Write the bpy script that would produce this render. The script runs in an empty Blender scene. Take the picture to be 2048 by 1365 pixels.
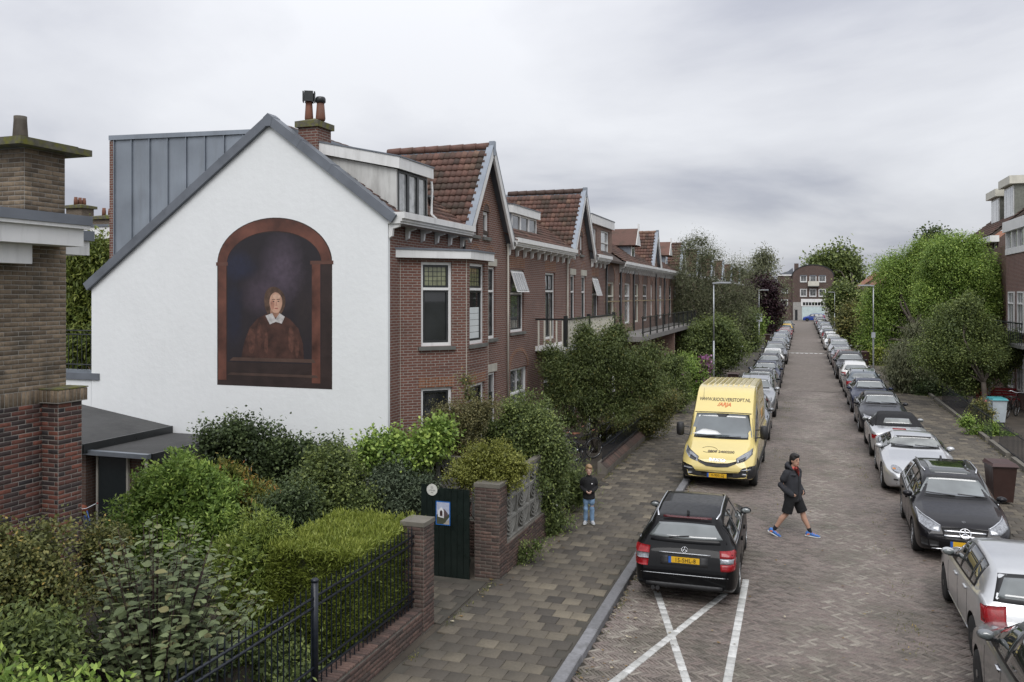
import bpy, bmesh, math, random
import numpy as np
from mathutils import Vector, Matrix, Quaternion
from mathutils.bvhtree import BVHTree
random.seed(7); rng = np.random.default_rng(7)
sc = bpy.context.scene
COL = sc.collection
R = math.radians
# ---------------------------------------------------------------- camera
CAMH = 5.3
TH = math.atan((1605 - 1024) / 1700.0)
cam = bpy.data.cameras.new('camera'); co = bpy.data.objects.new('camera', cam); COL.objects.link(co)
cam.sensor_width = 36; cam.lens = 36 * 1700 / 2048.0; cam.shift_y = -90.5 / 2048.0
cam.clip_start = 0.1; cam.clip_end = 3000
co.location = (0, 0, CAMH); co.rotation_euler = (math.pi / 2, 0, TH)
sc.camera = co
# ---------------------------------------------------------------- sky and light
SUN_EL, SUN_AZ = R(48), R(168)      # azimuth clockwise from +Y: behind the camera, a little to the right
w = bpy.data.worlds.new('World'); sc.world = w; w.use_nodes = True
nt = w.node_tree; N = nt.nodes; LK = nt.links; N.clear()
def wn(t, **k):
    n = N.new(t)
    for a, b in k.items(): setattr(n, a, b)
    return n
def wmath(op, a, b=None, clamp=False):
    n = wn('ShaderNodeMath', operation=op, use_clamp=clamp)
    for i, v in enumerate((a, b)):
        if v is None: continue
        if isinstance(v, (int, float)): n.inputs[i].default_value = v
        else: LK.new(v, n.inputs[i])
    return n.outputs[0]
tc = wn('ShaderNodeTexCoord'); sep = wn('ShaderNodeSeparateXYZ'); LK.new(tc.outputs['Generated'], sep.inputs[0])
zc = wmath('MAXIMUM', sep.outputs[2], 0.0)
den = wmath('ADD', zc, 0.20)
cx_ = wmath('DIVIDE', sep.outputs[0], den); cy_ = wmath('DIVIDE', sep.outputs[1], den)
comb = wn('ShaderNodeCombineXYZ'); LK.new(cx_, comb.inputs[0]); LK.new(cy_, comb.inputs[1])
mp = wn('ShaderNodeMapping'); mp.inputs['Rotation'].default_value = (0, 0, TH); mp.inputs['Scale'].default_value = (0.62, 0.62, 1); mp.inputs['Location'].default_value = (3.1, 0.7, 0)
LK.new(comb.outputs[0], mp.inputs[0])
nz = wn('ShaderNodeTexNoise'); nz.inputs['Scale'].default_value = 1.0; nz.inputs['Detail'].default_value = 9; nz.inputs['Roughness'].default_value = 0.52; nz.inputs['Distortion'].default_value = 0.25
LK.new(mp.outputs[0], nz.inputs['Vector'])
cr = wn('ShaderNodeValToRGB'); e = cr.color_ramp.elements
e[0].position = 0.37; e[0].color = (0.57, 0.59, 0.67, 1); e[1].position = 0.60; e[1].color = (0.97, 0.985, 1.03, 1)
m_ = cr.color_ramp.elements.new(0.47); m_.color = (0.80, 0.815, 0.87, 1)
LK.new(nz.outputs[0], cr.inputs[0])
grad = wmath('MULTIPLY_ADD', zc, 0.80)            # overcast sky: brighter towards the zenith
grad.node.inputs[2].default_value = 0.69
grad = wmath('MINIMUM', grad, 1.45)
vm = wn('ShaderNodeVectorMath', operation='SCALE'); LK.new(cr.outputs[0], vm.inputs[0]); LK.new(grad, vm.inputs['Scale'])
sky = wn('ShaderNodeTexSky', sky_type='NISHITA', sun_disc=False); sky.sun_elevation = SUN_EL; sky.sun_rotation = SUN_AZ
bg1 = wn('ShaderNodeBackground'); LK.new(sky.outputs[0], bg1.inputs[0]); bg1.inputs[1].default_value = 0.1
bg2 = wn('ShaderNodeBackground'); LK.new(vm.outputs[0], bg2.inputs[0]); bg2.inputs[1].default_value = 1.0
mx = wn('ShaderNodeMixShader'); mx.inputs[0].default_value = 0.94; LK.new(bg1.outputs[0], mx.inputs[1]); LK.new(bg2.outputs[0], mx.inputs[2])
wo = wn('ShaderNodeOutputWorld'); LK.new(mx.outputs[0], wo.inputs[0])
sl = bpy.data.lights.new('sun', 'SUN'); sl.energy = 1.5; sl.angle = R(35); sl.color = (1, 0.98, 0.96)
so = bpy.data.objects.new('sun', sl); COL.objects.link(so)
sd = Vector((math.sin(SUN_AZ) * math.cos(SUN_EL), math.cos(SUN_AZ) * math.cos(SUN_EL), math.sin(SUN_EL)))
so.rotation_euler = sd.to_track_quat('Z', 'Y').to_euler(); so.location = (30, -40, 60)
sc.view_settings.view_transform = 'Standard'; sc.view_settings.look = 'None'
sc.view_settings.exposure = 0.11; sc.view_settings.gamma = 1
sc.render.engine = 'CYCLES'
sc.cycles.use_denoising = True
sc.cycles.max_bounces = 6; sc.cycles.diffuse_bounces = 3; sc.cycles.glossy_bounces = 3; sc.cycles.transparent_max_bounces = 6
sc.cycles.caustics_reflective = False; sc.cycles.caustics_refractive = False

# ---------------------------------------------------------------- pixel -> place (distance always from the plane a thing touches)
_C, _S = math.cos(TH), math.sin(TH)
def _ray(u, v):
    r = (u - 1024) / 1700.0
    return r * _C - _S, r * _S + _C, (592 - v) / 1700.0
def PZ(u, v, z=0.0):
    a = _ray(u, v); d = (z - CAMH) / a[2]; return Vector((a[0] * d, a[1] * d, z))
def PX(u, v, x):
    a = _ray(u, v); d = x / a[0]; return Vector((x, a[1] * d, CAMH + a[2] * d))
def PY(u, v, y):
    a = _ray(u, v); d = y / a[1]; return Vector((a[0] * d, y, CAMH + a[2] * d))
def proj(x, y, z):
    d = -_S * x + _C * y; r = _C * x + _S * y
    return 1024 + 1700 * r / max(d, .01), 592 - 1700 * (z - CAMH) / max(d, .01), d

# ---------------------------------------------------------------- materials
MAT = {}
def nodes_of(m):
    m.use_nodes = True; t = m.node_tree; t.nodes.clear(); return t
class NB:
    def __init__(s, t): s.t = t
    def n(s, ty, **k):
        x = s.t.nodes.new(ty)
        for a, b in k.items(): setattr(x, a, b)
        return x
    def set(s, sock, v):
        if isinstance(v, bpy.types.NodeSocket): s.t.links.new(v, sock)
        elif isinstance(v, (tuple, list)) and len(v) == 3 and sock.type == 'RGBA': sock.default_value = (*v, 1)
        else: sock.default_value = v
    def math(s, op, a, b=None, c=None, clamp=False):
        x = s.n('ShaderNodeMath', operation=op, use_clamp=clamp)
        for i, v in enumerate((a, b, c)):
            if v is not None: s.set(x.inputs[i], v)
        return x.outputs[0]
    def mix(s, f, a, b, mode='MIX'):
        x = s.n('ShaderNodeMix', data_type='RGBA', blend_type=mode)
        s.set(x.inputs[0], f); s.set(x.inputs[6], a); s.set(x.inputs[7], b); return x.outputs[2]
    def noise(s, vec, scale, detail=4, rough=.55):
        x = s.n('ShaderNodeTexNoise'); x.inputs['Scale'].default_value = scale; x.inputs['Detail'].default_value = detail; x.inputs['Roughness'].default_value = rough
        if vec is not None: s.set(x.inputs['Vector'], vec)
        return x.outputs[0]
    def ramp(s, f, stops):
        x = s.n('ShaderNodeValToRGB'); el = x.color_ramp.elements
        while len(el) < len(stops): el.new(.5)
        for q, (p, c) in zip(el, stops): q.position = p; q.color = (*c, 1)
        s.set(x.inputs[0], f); return x.outputs[0]
    def rng(s, v, a, b, c=0., d=1.):
        x = s.n('ShaderNodeMapRange'); s.set(x.inputs[0], v)
        for i, q in enumerate((a, b, c, d)): x.inputs[i + 1].default_value = q
        return x.outputs[0]
    def bump(s, h, strength=.3, dist=.01):
        x = s.n('ShaderNodeBump'); s.set(x.inputs['Height'], h); x.inputs['Strength'].default_value = strength; x.inputs['Distance'].default_value = dist; return x.outputs[0]
    def out(s, col, rough=.6, metal=0., normal=None, **k):
        p = s.n('ShaderNodeBsdfPrincipled'); s.set(p.inputs['Base Color'], col); s.set(p.inputs['Roughness'], rough); s.set(p.inputs['Metallic'], metal)
        if normal is not None: s.set(p.inputs['Normal'], normal)
        for a, b in k.items(): s.set(p.inputs[a.replace('_', ' ')], b)
        o = s.n('ShaderNodeOutputMaterial'); s.t.links.new(p.outputs[0], o.inputs[0]); return p
    def pos(s): return s.n('ShaderNodeNewGeometry').outputs['Position']
    def obj(s): return s.n('ShaderNodeTexCoord').outputs['Object']
    def rand(s): return s.n('ShaderNodeObjectInfo').outputs['Random']
    def attr(s, a): return s.n('ShaderNodeAttribute', attribute_name=a).outputs['Fac']
def mat(name, col, rough=.6, metal=0., var=.12, scale=3., bump=0., bscale=40., dirt=0., **k):
    """plain surface with large soft colour variation, fine grain and optional dirt streaks"""
    if name in MAT: return MAT[name]
    m = bpy.data.materials.new(name); b = NB(nodes_of(m)); p = b.pos()
    f = b.rng(b.noise(p, scale, 5), .3, .7, 1 - var, 1 + var)
    c = b.mix(1., col, b.n('ShaderNodeCombineColor').outputs[0], 'MULTIPLY') if False else None
    vs = b.n('ShaderNodeVectorMath', operation='SCALE'); b.set(vs.inputs[0], tuple(col)); b.set(vs.inputs['Scale'], f); c = vs.outputs[0]
    if dirt:
        mpn = b.n('ShaderNodeMapping'); mpn.inputs['Scale'].default_value = (1, 1, .16); b.set(mpn.inputs[0], p)
        g = b.rng(b.noise(mpn.outputs[0], 5., 6, .65), .5, .75, 0, dirt)
        c = b.mix(g, c, (.13, .125, .11))
    nn = b.bump(b.noise(p, bscale, 6, .6), bump, .012) if bump else None
    rr = b.rng(b.noise(p, scale * 4, 3), .3, .7, max(rough - .08, .02), min(rough + .08, 1))
    b.out(c, rr, metal, nn, **k); MAT[name] = m; return m
def ramp_mat(name, stops, src='rand', rough=.8, bump=.3, bscale=60., grain=.15, stain=None, **k):
    """pieces (bricks, tiles, leaves): colour picked per piece, with grain on top"""
    if name in MAT: return MAT[name]
    m = bpy.data.materials.new(name); b = NB(nodes_of(m)); p = b.pos()
    c = b.ramp(b.rand() if src == 'rand' else b.attr(src), stops)
    vs = b.n('ShaderNodeVectorMath', operation='SCALE'); b.set(vs.inputs[0], c); b.set(vs.inputs['Scale'], b.rng(b.noise(p, bscale * .4, 5), .3, .7, 1 - grain, 1 + grain)); c = vs.outputs[0]
    if stain:
        sc_, lo, hi, col, amt = stain
        c = b.mix(b.rng(b.noise(p, sc_, 5, .6), lo, hi, 0, amt), c, col)
    nn = b.bump(b.noise(p, bscale, 5), bump, .006) if bump else None
    b.out(c, rough, 0, nn, **k); MAT[name] = m; return m
def brick_mat(name, c1, c2, mortar, bw=.22, bh=.0625, mort=.009, dirt=.25, dark=None):
    if name in MAT: return MAT[name]
    m = bpy.data.materials.new(name); b = NB(nodes_of(m))
    g = b.n('ShaderNodeNewGeometry'); sp = b.n('ShaderNodeSeparateXYZ'); b.set(sp.inputs[0], g.outputs['Position']); sn = b.n('ShaderNodeSeparateXYZ'); b.set(sn.inputs[0], g.outputs['True Normal'])
    u = b.math('SUBTRACT', b.math('MULTIPLY', sp.outputs[1], sn.outputs[0]), b.math('MULTIPLY', sp.outputs[0], sn.outputs[1]))
    cb = b.n('ShaderNodeCombineXYZ'); b.set(cb.inputs[0], u); b.set(cb.inputs[1], sp.outputs[2])
    wob = b.n('ShaderNodeVectorMath', operation='MULTIPLY_ADD'); nzn = b.n('ShaderNodeTexNoise'); nzn.inputs['Scale'].default_value = 3; b.set(nzn.inputs['Vector'], g.outputs['Position'])
    b.set(wob.inputs[0], nzn.outputs['Color']); wob.inputs[1].default_value = (.012, .012, 0); b.set(wob.inputs[2], cb.outputs[0])
    t = b.n('ShaderNodeTexBrick'); b.set(t.inputs['Vector'], wob.outputs[0]); t.inputs['Scale'].default_value = 1; t.inputs['Brick Width'].default_value = bw; t.inputs['Row Height'].default_value = bh
    t.inputs['Mortar Size'].default_value = mort; t.inputs['Mortar Smooth'].default_value = .15; t.inputs['Bias'].default_value = -.1
    b.set(t.inputs['Color1'], tuple(c1)); b.set(t.inputs['Color2'], tuple(c2)); b.set(t.inputs['Mortar'], tuple(mortar))
    c = t.outputs[0]
    c = b.mix(b.rng(b.noise(g.outputs['Position'], 1.3, 6, .6), .45, .7, 0, dirt), c, dark or (.05, .035, .03))
    vs = b.n('ShaderNodeVectorMath', operation='SCALE'); b.set(vs.inputs[0], c); b.set(vs.inputs['Scale'], b.rng(b.noise(g.outputs['Position'], 35, 3), .3, .7, .78, 1.2)); c = vs.outputs[0]
    h = b.math('SUBTRACT', b.math('MULTIPLY', b.noise(g.outputs['Position'], 60, 4), .3), t.outputs['Fac'])
    b.out(c, .88, 0, b.bump(h, .7, .012)); MAT[name] = m; return m
def paint(name, col, metal=.0, rough=.28, coat=1.):
    if name in MAT: return MAT[name]
    m = bpy.data.materials.new(name); b = NB(nodes_of(m)); o = b.obj()
    dirt = b.rng(b.noise(o, 6, 6, .6), .45, .8, 0, .06 if sum(col) > .3 else .015)
    c = b.mix(dirt, tuple(col), (.16, .15, .13))
    b.out(c, b.rng(b.noise(o, 14, 4), .35, .7, rough, rough + .12), metal, None, Coat_Weight=coat if sum(col) > .2 else coat * .5, Coat_Roughness=.04, Specular_IOR_Level=.25 if sum(col) > .2 else .08); MAT[name] = m; return m
def glass(name, col, rough=.03, ior=1.6, var=.35, scale=1.6):
    """glazing seen from outside: what lies behind shows as uneven dark or pale tone under a clear reflecting surface"""
    if name in MAT: return MAT[name]
    m = bpy.data.materials.new(name); b = NB(nodes_of(m)); p = b.pos()
    vs = b.n('ShaderNodeVectorMath', operation='SCALE'); b.set(vs.inputs[0], tuple(col)); b.set(vs.inputs['Scale'], b.rng(b.noise(p, scale, 3), .3, .7, 1 - var, 1 + var))
    b.out(vs.outputs[0], rough, 0, b.bump(b.noise(p, .9, 2), .03, .02), IOR=ior, Coat_Weight=.6, Coat_Roughness=.02); MAT[name] = m; return m

# ---------------------------------------------------------------- mesh building
class MB:
    def __init__(s): s.v = []; s.f = []; s.mi = []
    def add(s, vs, fs, mi=0):
        o = len(s.v); s.v += [tuple(p) for p in vs]; s.f += [tuple(o + i for i in f) for f in fs]; s.mi += [mi] * len(fs); return s
    def box(s, x0, x1, y0, y1, z0, z1, mi=0):
        return s.add([(x0, y0, z0), (x1, y0, z0), (x1, y1, z0), (x0, y1, z0), (x0, y0, z1), (x1, y0, z1), (x1, y1, z1), (x0, y1, z1)],
                     [(3, 2, 1, 0), (4, 5, 6, 7), (0, 1, 5, 4), (1, 2, 6, 5), (2, 3, 7, 6), (3, 0, 4, 7)], mi)
    def obox(s, c, ax, ay, az, mi=0):
        c, ax, ay, az = map(Vector, (c, ax, ay, az))
        P = [c + ax * i + ay * j + az * k for k in (-.5, .5) for j in (-.5, .5) for i in (-.5, .5)]
        f = [(0, 2, 3, 1), (4, 5, 7, 6), (0, 1, 5, 4), (1, 3, 7, 5), (3, 2, 6, 7), (2, 0, 4, 6)]
        if ax.cross(ay).dot(az) < 0: f = [q[::-1] for q in f]
        return s.add(P, f, mi)
    def prism(s, poly, d, mi=0):
        """extrude a planar polygon (list of 3d points) by vector d"""
        n = len(poly); d = Vector(d); P = [Vector(p) for p in poly]; nn = Vector((0, 0, 0))
        for i in range(n): nn += P[i].cross(P[(i + 1) % n])
        if nn.dot(d) > 0: P = P[::-1]
        Q = [p + d for p in P]
        return s.add(P + Q, [tuple(range(n)), tuple(range(2 * n - 1, n - 1, -1))] + [(i, n + i, n + (i + 1) % n, (i + 1) % n) for i in range(n)], mi)
    def tube(s, a, b, r0, r1=None, n=8, mi=0, cap=True):
        a, b = Vector(a), Vector(b); r1 = r0 if r1 is None else r1; d = (b - a)
        if d.length < 1e-6: return s
        q = d.to_track_quat('Z', 'Y'); vs = []
        for c, r in ((a, r0), (b, r1)):
            for i in range(n): vs.append(c + q @ Vector((r * math.cos(2 * math.pi * i / n), r * math.sin(2 * math.pi * i / n), 0)))
        fs = [(i, (i + 1) % n, n + (i + 1) % n, n + i) for i in range(n)]
        if cap: fs += [tuple(range(n - 1, -1, -1)), tuple(range(n, 2 * n))]
        return s.add(vs, fs, mi)
    def path(s, pts, rad, n=6, mi=0):
        pts = [Vector(p) for p in pts]; rad = rad if isinstance(rad, (list, tuple)) else [rad] * len(pts); vs = []
        for k, p in enumerate(pts):
            d = (pts[min(k + 1, len(pts) - 1)] - pts[max(k - 1, 0)]).normalized(); q = d.to_track_quat('Z', 'Y')
            for i in range(n): vs.append(p + q @ Vector((rad[k] * math.cos(2 * math.pi * i / n), rad[k] * math.sin(2 * math.pi * i / n), 0)))
        fs = [(k * n + i, k * n + (i + 1) % n, (k + 1) * n + (i + 1) % n, (k + 1) * n + i) for k in range(len(pts) - 1) for i in range(n)]
        fs += [tuple(range(n - 1, -1, -1)), tuple(range((len(pts) - 1) * n, len(pts) * n))]
        return s.add(vs, fs, mi)
    def lathe(s, prof, c=(0, 0, 0), axis='Z', n=16, mi=0, cap=True):
        """prof: (radius, height) list"""
        c = Vector(c); vs = []
        for r, h in prof:
            for i in range(n):
                a = 2 * math.pi * i / n; p = (r * math.cos(a), r * math.sin(a), h)
                if axis == 'X': p = (h, p[0], p[1])
                elif axis == 'Y': p = (p[1], h, p[0])
                vs.append(c + Vector(p))
        m = len(prof); fs = [(k * n + i, k * n + (i + 1) % n, (k + 1) * n + (i + 1) % n, (k + 1) * n + i) for k in range(m - 1) for i in range(n)]
        if cap: fs += [tuple(range(n - 1, -1, -1)), tuple(range((m - 1) * n, m * n))]
        return s.add(vs, fs, mi)
    def ball(s, c, rx, ry=None, rz=None, n=12, m=8, mi=0):
        ry = ry or rx; rz = rz or rx
        vs = [(c[0], c[1], c[2] - rz)]
        for k in range(1, m):
            a = -math.pi / 2 + math.pi * k / m
            for i in range(n): vs.append((c[0] + rx * math.cos(a) * math.cos(2 * math.pi * i / n), c[1] + ry * math.cos(a) * math.sin(2 * math.pi * i / n), c[2] + rz * math.sin(a)))
        vs.append((c[0], c[1], c[2] + rz)); L = len(vs) - 1
        fs = [(0, 1 + (i + 1) % n, 1 + i) for i in range(n)]
        fs += [(1 + k * n + i, 1 + k * n + (i + 1) % n, 1 + (k + 1) * n + (i + 1) % n, 1 + (k + 1) * n + i) for k in range(m - 2) for i in range(n)]
        fs += [(1 + (m - 2) * n + i, 1 + (m - 2) * n + (i + 1) % n, L) for i in range(n)]
        return s.add(vs, fs, mi)
    def mesh(s, name, mats, smooth=False):
        me = bpy.data.meshes.new(name); me.from_pydata(s.v, [], s.f)
        for m in (mats if isinstance(mats, (list, tuple)) else [mats]): me.materials.append(m)
        if any(s.mi): me.polygons.foreach_set('material_index', s.mi)
        if smooth: me.polygons.foreach_set('use_smooth', [True] * len(me.polygons))
        me.update(); return me
    def build(s, name, mats, parent=None, smooth=False):
        return link(bpy.data.objects.new(name, s.mesh(name, mats, smooth)), parent)
def base_matrix(o): return Matrix.LocRotScale(o.location, o.rotation_euler, o.scale)
def link(o, parent=None):
    COL.objects.link(o)
    if parent is not None:
        o.parent = parent
        p = parent
        while p.parent is not None and p.type != 'EMPTY': p = p.parent
        if parent.type == 'EMPTY': o.matrix_parent_inverse = base_matrix(parent).inverted()
    return o
def tag(o, label, cat=None, group=None):
    o['label'] = label
    if cat: o['category'] = cat
    if group: o['group'] = group
    return o
def thing(name, label, cat, loc=(0, 0, 0), group=None):
    o = bpy.data.objects.new(name, None); o.location = loc; o.empty_display_size = .2; COL.objects.link(o); return tag(o, label, cat, group)
def struct(o): o['kind'] = 'structure'; return o
def stuff(o): o['kind'] = 'stuff'; return o
def inst(name, me, parent, M=None):
    o = bpy.data.objects.new(name, me); link(o, parent)
    if M is not None: o.matrix_basis = M
    return o
def copy_tree(o, parent=None):
    c = o.copy(); COL.objects.link(c)
    if parent is not None: c.parent = parent
    for ch in o.children: copy_tree(ch, c)
    return c
def np_mesh(name, V, Fq, mat_, rnd=None, smooth=False):
    """quads from numpy arrays; rnd = per-face value stored as attribute 'rnd'"""
    me = bpy.data.meshes.new(name); V = np.asarray(V, np.float32).reshape(-1, 3); Fq = np.asarray(Fq, np.int32); k = Fq.shape[1]
    me.vertices.add(len(V)); me.vertices.foreach_set('co', V.ravel())
    me.loops.add(Fq.size); me.loops.foreach_set('vertex_index', Fq.ravel())
    me.polygons.add(len(Fq)); me.polygons.foreach_set('loop_start', np.arange(0, Fq.size, k, dtype=np.int32))
    try: me.polygons.foreach_set('loop_total', np.full(len(Fq), k, np.int32))
    except Exception: pass
    if rnd is not None:
        a = me.attributes.new('rnd', 'FLOAT', 'FACE'); a.data.foreach_set('value', np.asarray(rnd, np.float32))
    if smooth: me.polygons.foreach_set('use_smooth', np.ones(len(Fq), bool))
    me.materials.append(mat_); me.update(calc_edges=True); me.validate(); return me
def text_mesh(name, body, size, mat_, parent, M, extrude=.002, spacing=1., bold=0., align='CENTER', shear=0.):
    cu = bpy.data.curves.new(name, 'FONT'); cu.body = body; cu.size = size; cu.align_x = align; cu.align_y = 'CENTER'; cu.extrude = extrude; cu.space_character = spacing; cu.offset = bold; cu.shear = shear; cu.resolution_u = 3
    t = bpy.data.objects.new(name, cu); COL.objects.link(t)
    dg = bpy.context.evaluated_depsgraph_get(); me = bpy.data.meshes.new_from_object(t.evaluated_get(dg)); bpy.data.objects.remove(t)
    me.materials.clear(); me.materials.append(mat_); me.transform(M)
    return link(bpy.data.objects.new(name, me), parent)
# ================================================================ ground, road, pavements
KL, KR = -3.02, 3.98            # road edges
PL, PR = -5.42, 6.30            # garden edges of the pavements
soil = mat('soil', (.055, .045, .034), .95, var=.4, scale=1.2, bump=.6, bscale=14)
sand = mat('joint_sand', (.040, .036, .030), .95, var=.35, scale=2.5, bump=.3, bscale=50)
def sheet(name, x0, x1, y0, y1, z, m, n=1):
    b = MB(); b.add([(x0, y0, z), (x1, y0, z), (x1, y1, z), (x0, y1, z)], [(0, 1, 2, 3)]); return struct(b.build(name, m))
sheet('ground', -900, 900, -300, 1500, -.14, mat('far_ground', (.07, .075, .05), .95, var=.3, scale=.05))
RC = [(0., (0.113, 0.094, 0.081)), (.2, (0.149, 0.125, 0.109)), (.45, (0.184, 0.155, 0.134)), (.62, (0.175, 0.138, 0.123)), (.8, (0.205, 0.176, 0.152)), (.93, (0.230, 0.201, 0.171)), (1., (0.287, 0.260, 0.220))]
def far_road_mat():
    m = bpy.data.materials.new('far_road'); b = NB(nodes_of(m)); p = b.pos()
    v = b.n('ShaderNodeTexVoronoi', feature='F1'); v.inputs['Scale'].default_value = 7.; b.set(v.inputs['Vector'], p)
    sp = b.n('ShaderNodeSeparateColor'); b.set(sp.inputs[0], v.outputs['Color'])
    c = b.ramp(sp.outputs[0], RC); c = b.mix(.45, c, (.145, .123, .106)); c = b.mix(b.rng(b.noise(p, .5, 5), .45, .75, 0, .35), c, (.09, .085, .06))
    b.out(c, .85, 0, b.bump(v.outputs['Distance'], .4, .01)); return m
road = sheet('road', KL - .02, KR + .02, -8, 50, -.03, sand)
sheet('far_road', KL - .02, KR + .02, 50, 186, -.004, far_road_mat())
sheet('cross_street', -80, 80, 186, 193.4, -.008, MAT.get('far_road') or bpy.data.materials['far_road'])
# --- clinkers in herringbone, turned 45 degrees, one mesh piece per clinker
BW = .0525
def herring(x0, x1, y0, y1, W=BW, k=4):
    n = int(max(x1 - x0, y1 - y0) * 1.5 / W) + 8
    g = np.arange(-n, n); X, Y = np.meshgrid(g, g, indexing='ij'); m = (X - Y) % (2 * k)
    h = m == 0; v = m == 2 * k - 1
    cen = np.concatenate([np.stack([X[h] + k / 2., Y[h] + .5], 1), np.stack([X[v] + .5, Y[v] + k / 2.], 1)]).astype(float) * W
    ang = np.concatenate([np.zeros(h.sum()), np.full(v.sum(), math.pi / 2)])
    a = -math.pi / 4; c, s = math.cos(a), math.sin(a)
    P = cen @ np.array([[c, s], [-s, c]]) + np.array([(x0 + x1) / 2, (y0 + y1) / 2]); ang = ang + a
    ok = (P[:, 0] > x0) & (P[:, 0] < x1) & (P[:, 1] > y0) & (P[:, 1] < y1)
    return P[ok], ang[ok]
def dip(x, y):   # gentle wear of the paving
    return .012 * np.sin(x * 1.7 + y * .31) * np.sin(y * .53 + 1) - .010 * np.exp(-((np.abs(x - .45) - 1.0) / .35) ** 2)
LB, WB = 4 * BW - .009, BW - .009
def slab_pieces(P, ang, L, Wd, ztop, thick=.03, bev=.006, tilt=.012):
    """bevelled slabs: 12 verts each; returns verts, quads"""
    n = len(P); ca, sa = np.cos(ang), np.sin(ang)
    l = np.broadcast_to(np.asarray(L, float), (n,)) / 2; w_ = np.broadcast_to(np.asarray(Wd, float), (n,)) / 2
    zt = ztop; tx = rng.normal(0, tilt, n); ty = rng.normal(0, tilt, n)
    rings = []
    for ins, dz in ((0, -thick), (0, -bev), (bev, 0)):
        for sx, sy in ((-1, -1), (1, -1), (1, 1), (-1, 1)):
            lx = sx * (l - ins); ly = sy * (w_ - ins)
            rings.append(np.stack([P[:, 0] + lx * ca - ly * sa, P[:, 1] + lx * sa + ly * ca, zt + dz + tx * lx + ty * ly], 1))
    V = np.stack(rings, 1).reshape(-1, 3)
    base = [(0, 1, 5, 4), (1, 2, 6, 5), (2, 3, 7, 6), (3, 0, 4, 7), (4, 5, 9, 8), (5, 6, 10, 9), (6, 7, 11, 10), (7, 4, 8, 11), (8, 9, 10, 11)]
    Fq = (np.arange(n)[:, None, None] * 12 + np.array(base)[None]).reshape(-1, 4)
    return V, Fq
road_stain = (.75, .47, .70, (.068, .068, .044), .6)
road_rand = ramp_mat('clinker', RC, 'rand', .62, .35, 70, .2, road_stain)
road_attr = ramp_mat('clinkers', RC, 'rnd', .62, .35, 70, .2, road_stain)
def in_view(P, z=0., pad=40):
    d = -_S * P[:, 0] + _C * P[:, 1]; r = _C * P[:, 0] + _S * P[:, 1]; d = np.maximum(d, .05)
    u = 1024 + 1700 * r / d; v = 592 - 1700 * (z - CAMH) / d
    return (u > -pad) & (u < 2048 + pad) & (v < 1365 + pad), d
P, A = herring(KL + .02, KR - .02, 8.0, 50)
vis, dep = in_view(P, 0, 60); P, A, dep = P[vis], A[vis], dep[vis]
# marking strips are laid as white stones: leave the clinkers out beneath them
MARKS = [((-2.53, 11.20), (-1.30, 15.55)), ((-1.36, 11.30), (-2.47, 15.25)), ((-.97, 10.9), (-1.0, 16.42))]
def seg_dist(P, a, b):
    a, b = np.array(a), np.array(b); d = b - a; t = np.clip(((P - a) @ d) / (d @ d), 0, 1); return np.linalg.norm(P - a - t[:, None] * d, axis=1)
o_ = np.argsort(dep); P, A = P[o_], A[o_]
one = slab_pieces(np.zeros((1, 2)), np.zeros(1), LB, WB, np.zeros(1), tilt=0)
one_me = np_mesh('clinker', one[0], one[1], road_rand)
u_, v_ = np.array([proj(a, b, 0)[:2] for a, b in P[:2400]]).T
near = np.zeros(len(P), bool); near[:2400] = (u_ > 1150) & (u_ < 1960) & (v_ < 1365); idx = np.flatnonzero(near)[:300]
for i in idx:
    x, y = P[i]
    inst('clinker', one_me, road, Matrix.Translation((x, y, float(dip(x, y)))) @ Matrix.Rotation(A[i], 4, 'Z') @ Matrix.Rotation(random.gauss(0, .012), 4, 'X'))
rest = np.ones(len(P), bool); rest[idx] = False
Pr, Ar = P[rest], A[rest]
V, Fq = slab_pieces(Pr, Ar, LB, WB, dip(Pr[:, 0], Pr[:, 1]) + rng.normal(0, .0015, len(Pr)))
rv = np.clip(rng.random(len(Pr)) * .8 + .1 + .18 * np.sin(Pr[:, 0] * 2.1 + np.sin(Pr[:, 1] * .6)), 0, 1)
stuff(link(bpy.data.objects.new('herringbone_clinkers', np_mesh('herringbone_clinkers', V, Fq, road_attr, np.repeat(rv, 9))), road))
# white marking stones
white_st = ramp_mat('marking_stone', [(0, (.42, .42, .40)), (1, (.60, .60, .58))], 'rand', .75, .3, 50, .12, (6, .5, .7, (.2, .19, .17), .5))
s1 = slab_pieces(np.zeros((1, 2)), np.zeros(1), .205, .118, np.zeros(1), tilt=0); s_me = np_mesh('marking_stone', s1[0], s1[1], white_st)
for a, b in MARKS:
    a, b = Vector(a), Vector(b); d = b - a; n = int(d.length / .212)
    for i in range(n):
        c = a + d * ((i + .5) / n)
        inst('marking_stone', s_me, road, Matrix.Translation((c.x, c.y, .014 + random.gauss(0, .001))) @ Matrix.Rotation(math.atan2(d.y, d.x), 4, 'Z'))
for i in range(18):      # ladder of pale stones across the street further on
    x = -1.7 + i * .205
    inst('marking_stone', s_me, road, Matrix.Translation((x, 83.2, .012)))
    if i % 2 == 0: inst('marking_stone', s_me, road, Matrix.Translation((x, 82.75, .012)) @ Matrix.Rotation(math.pi / 2, 4, 'Z') @ Matrix.Scale(2.2, 4))
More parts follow.
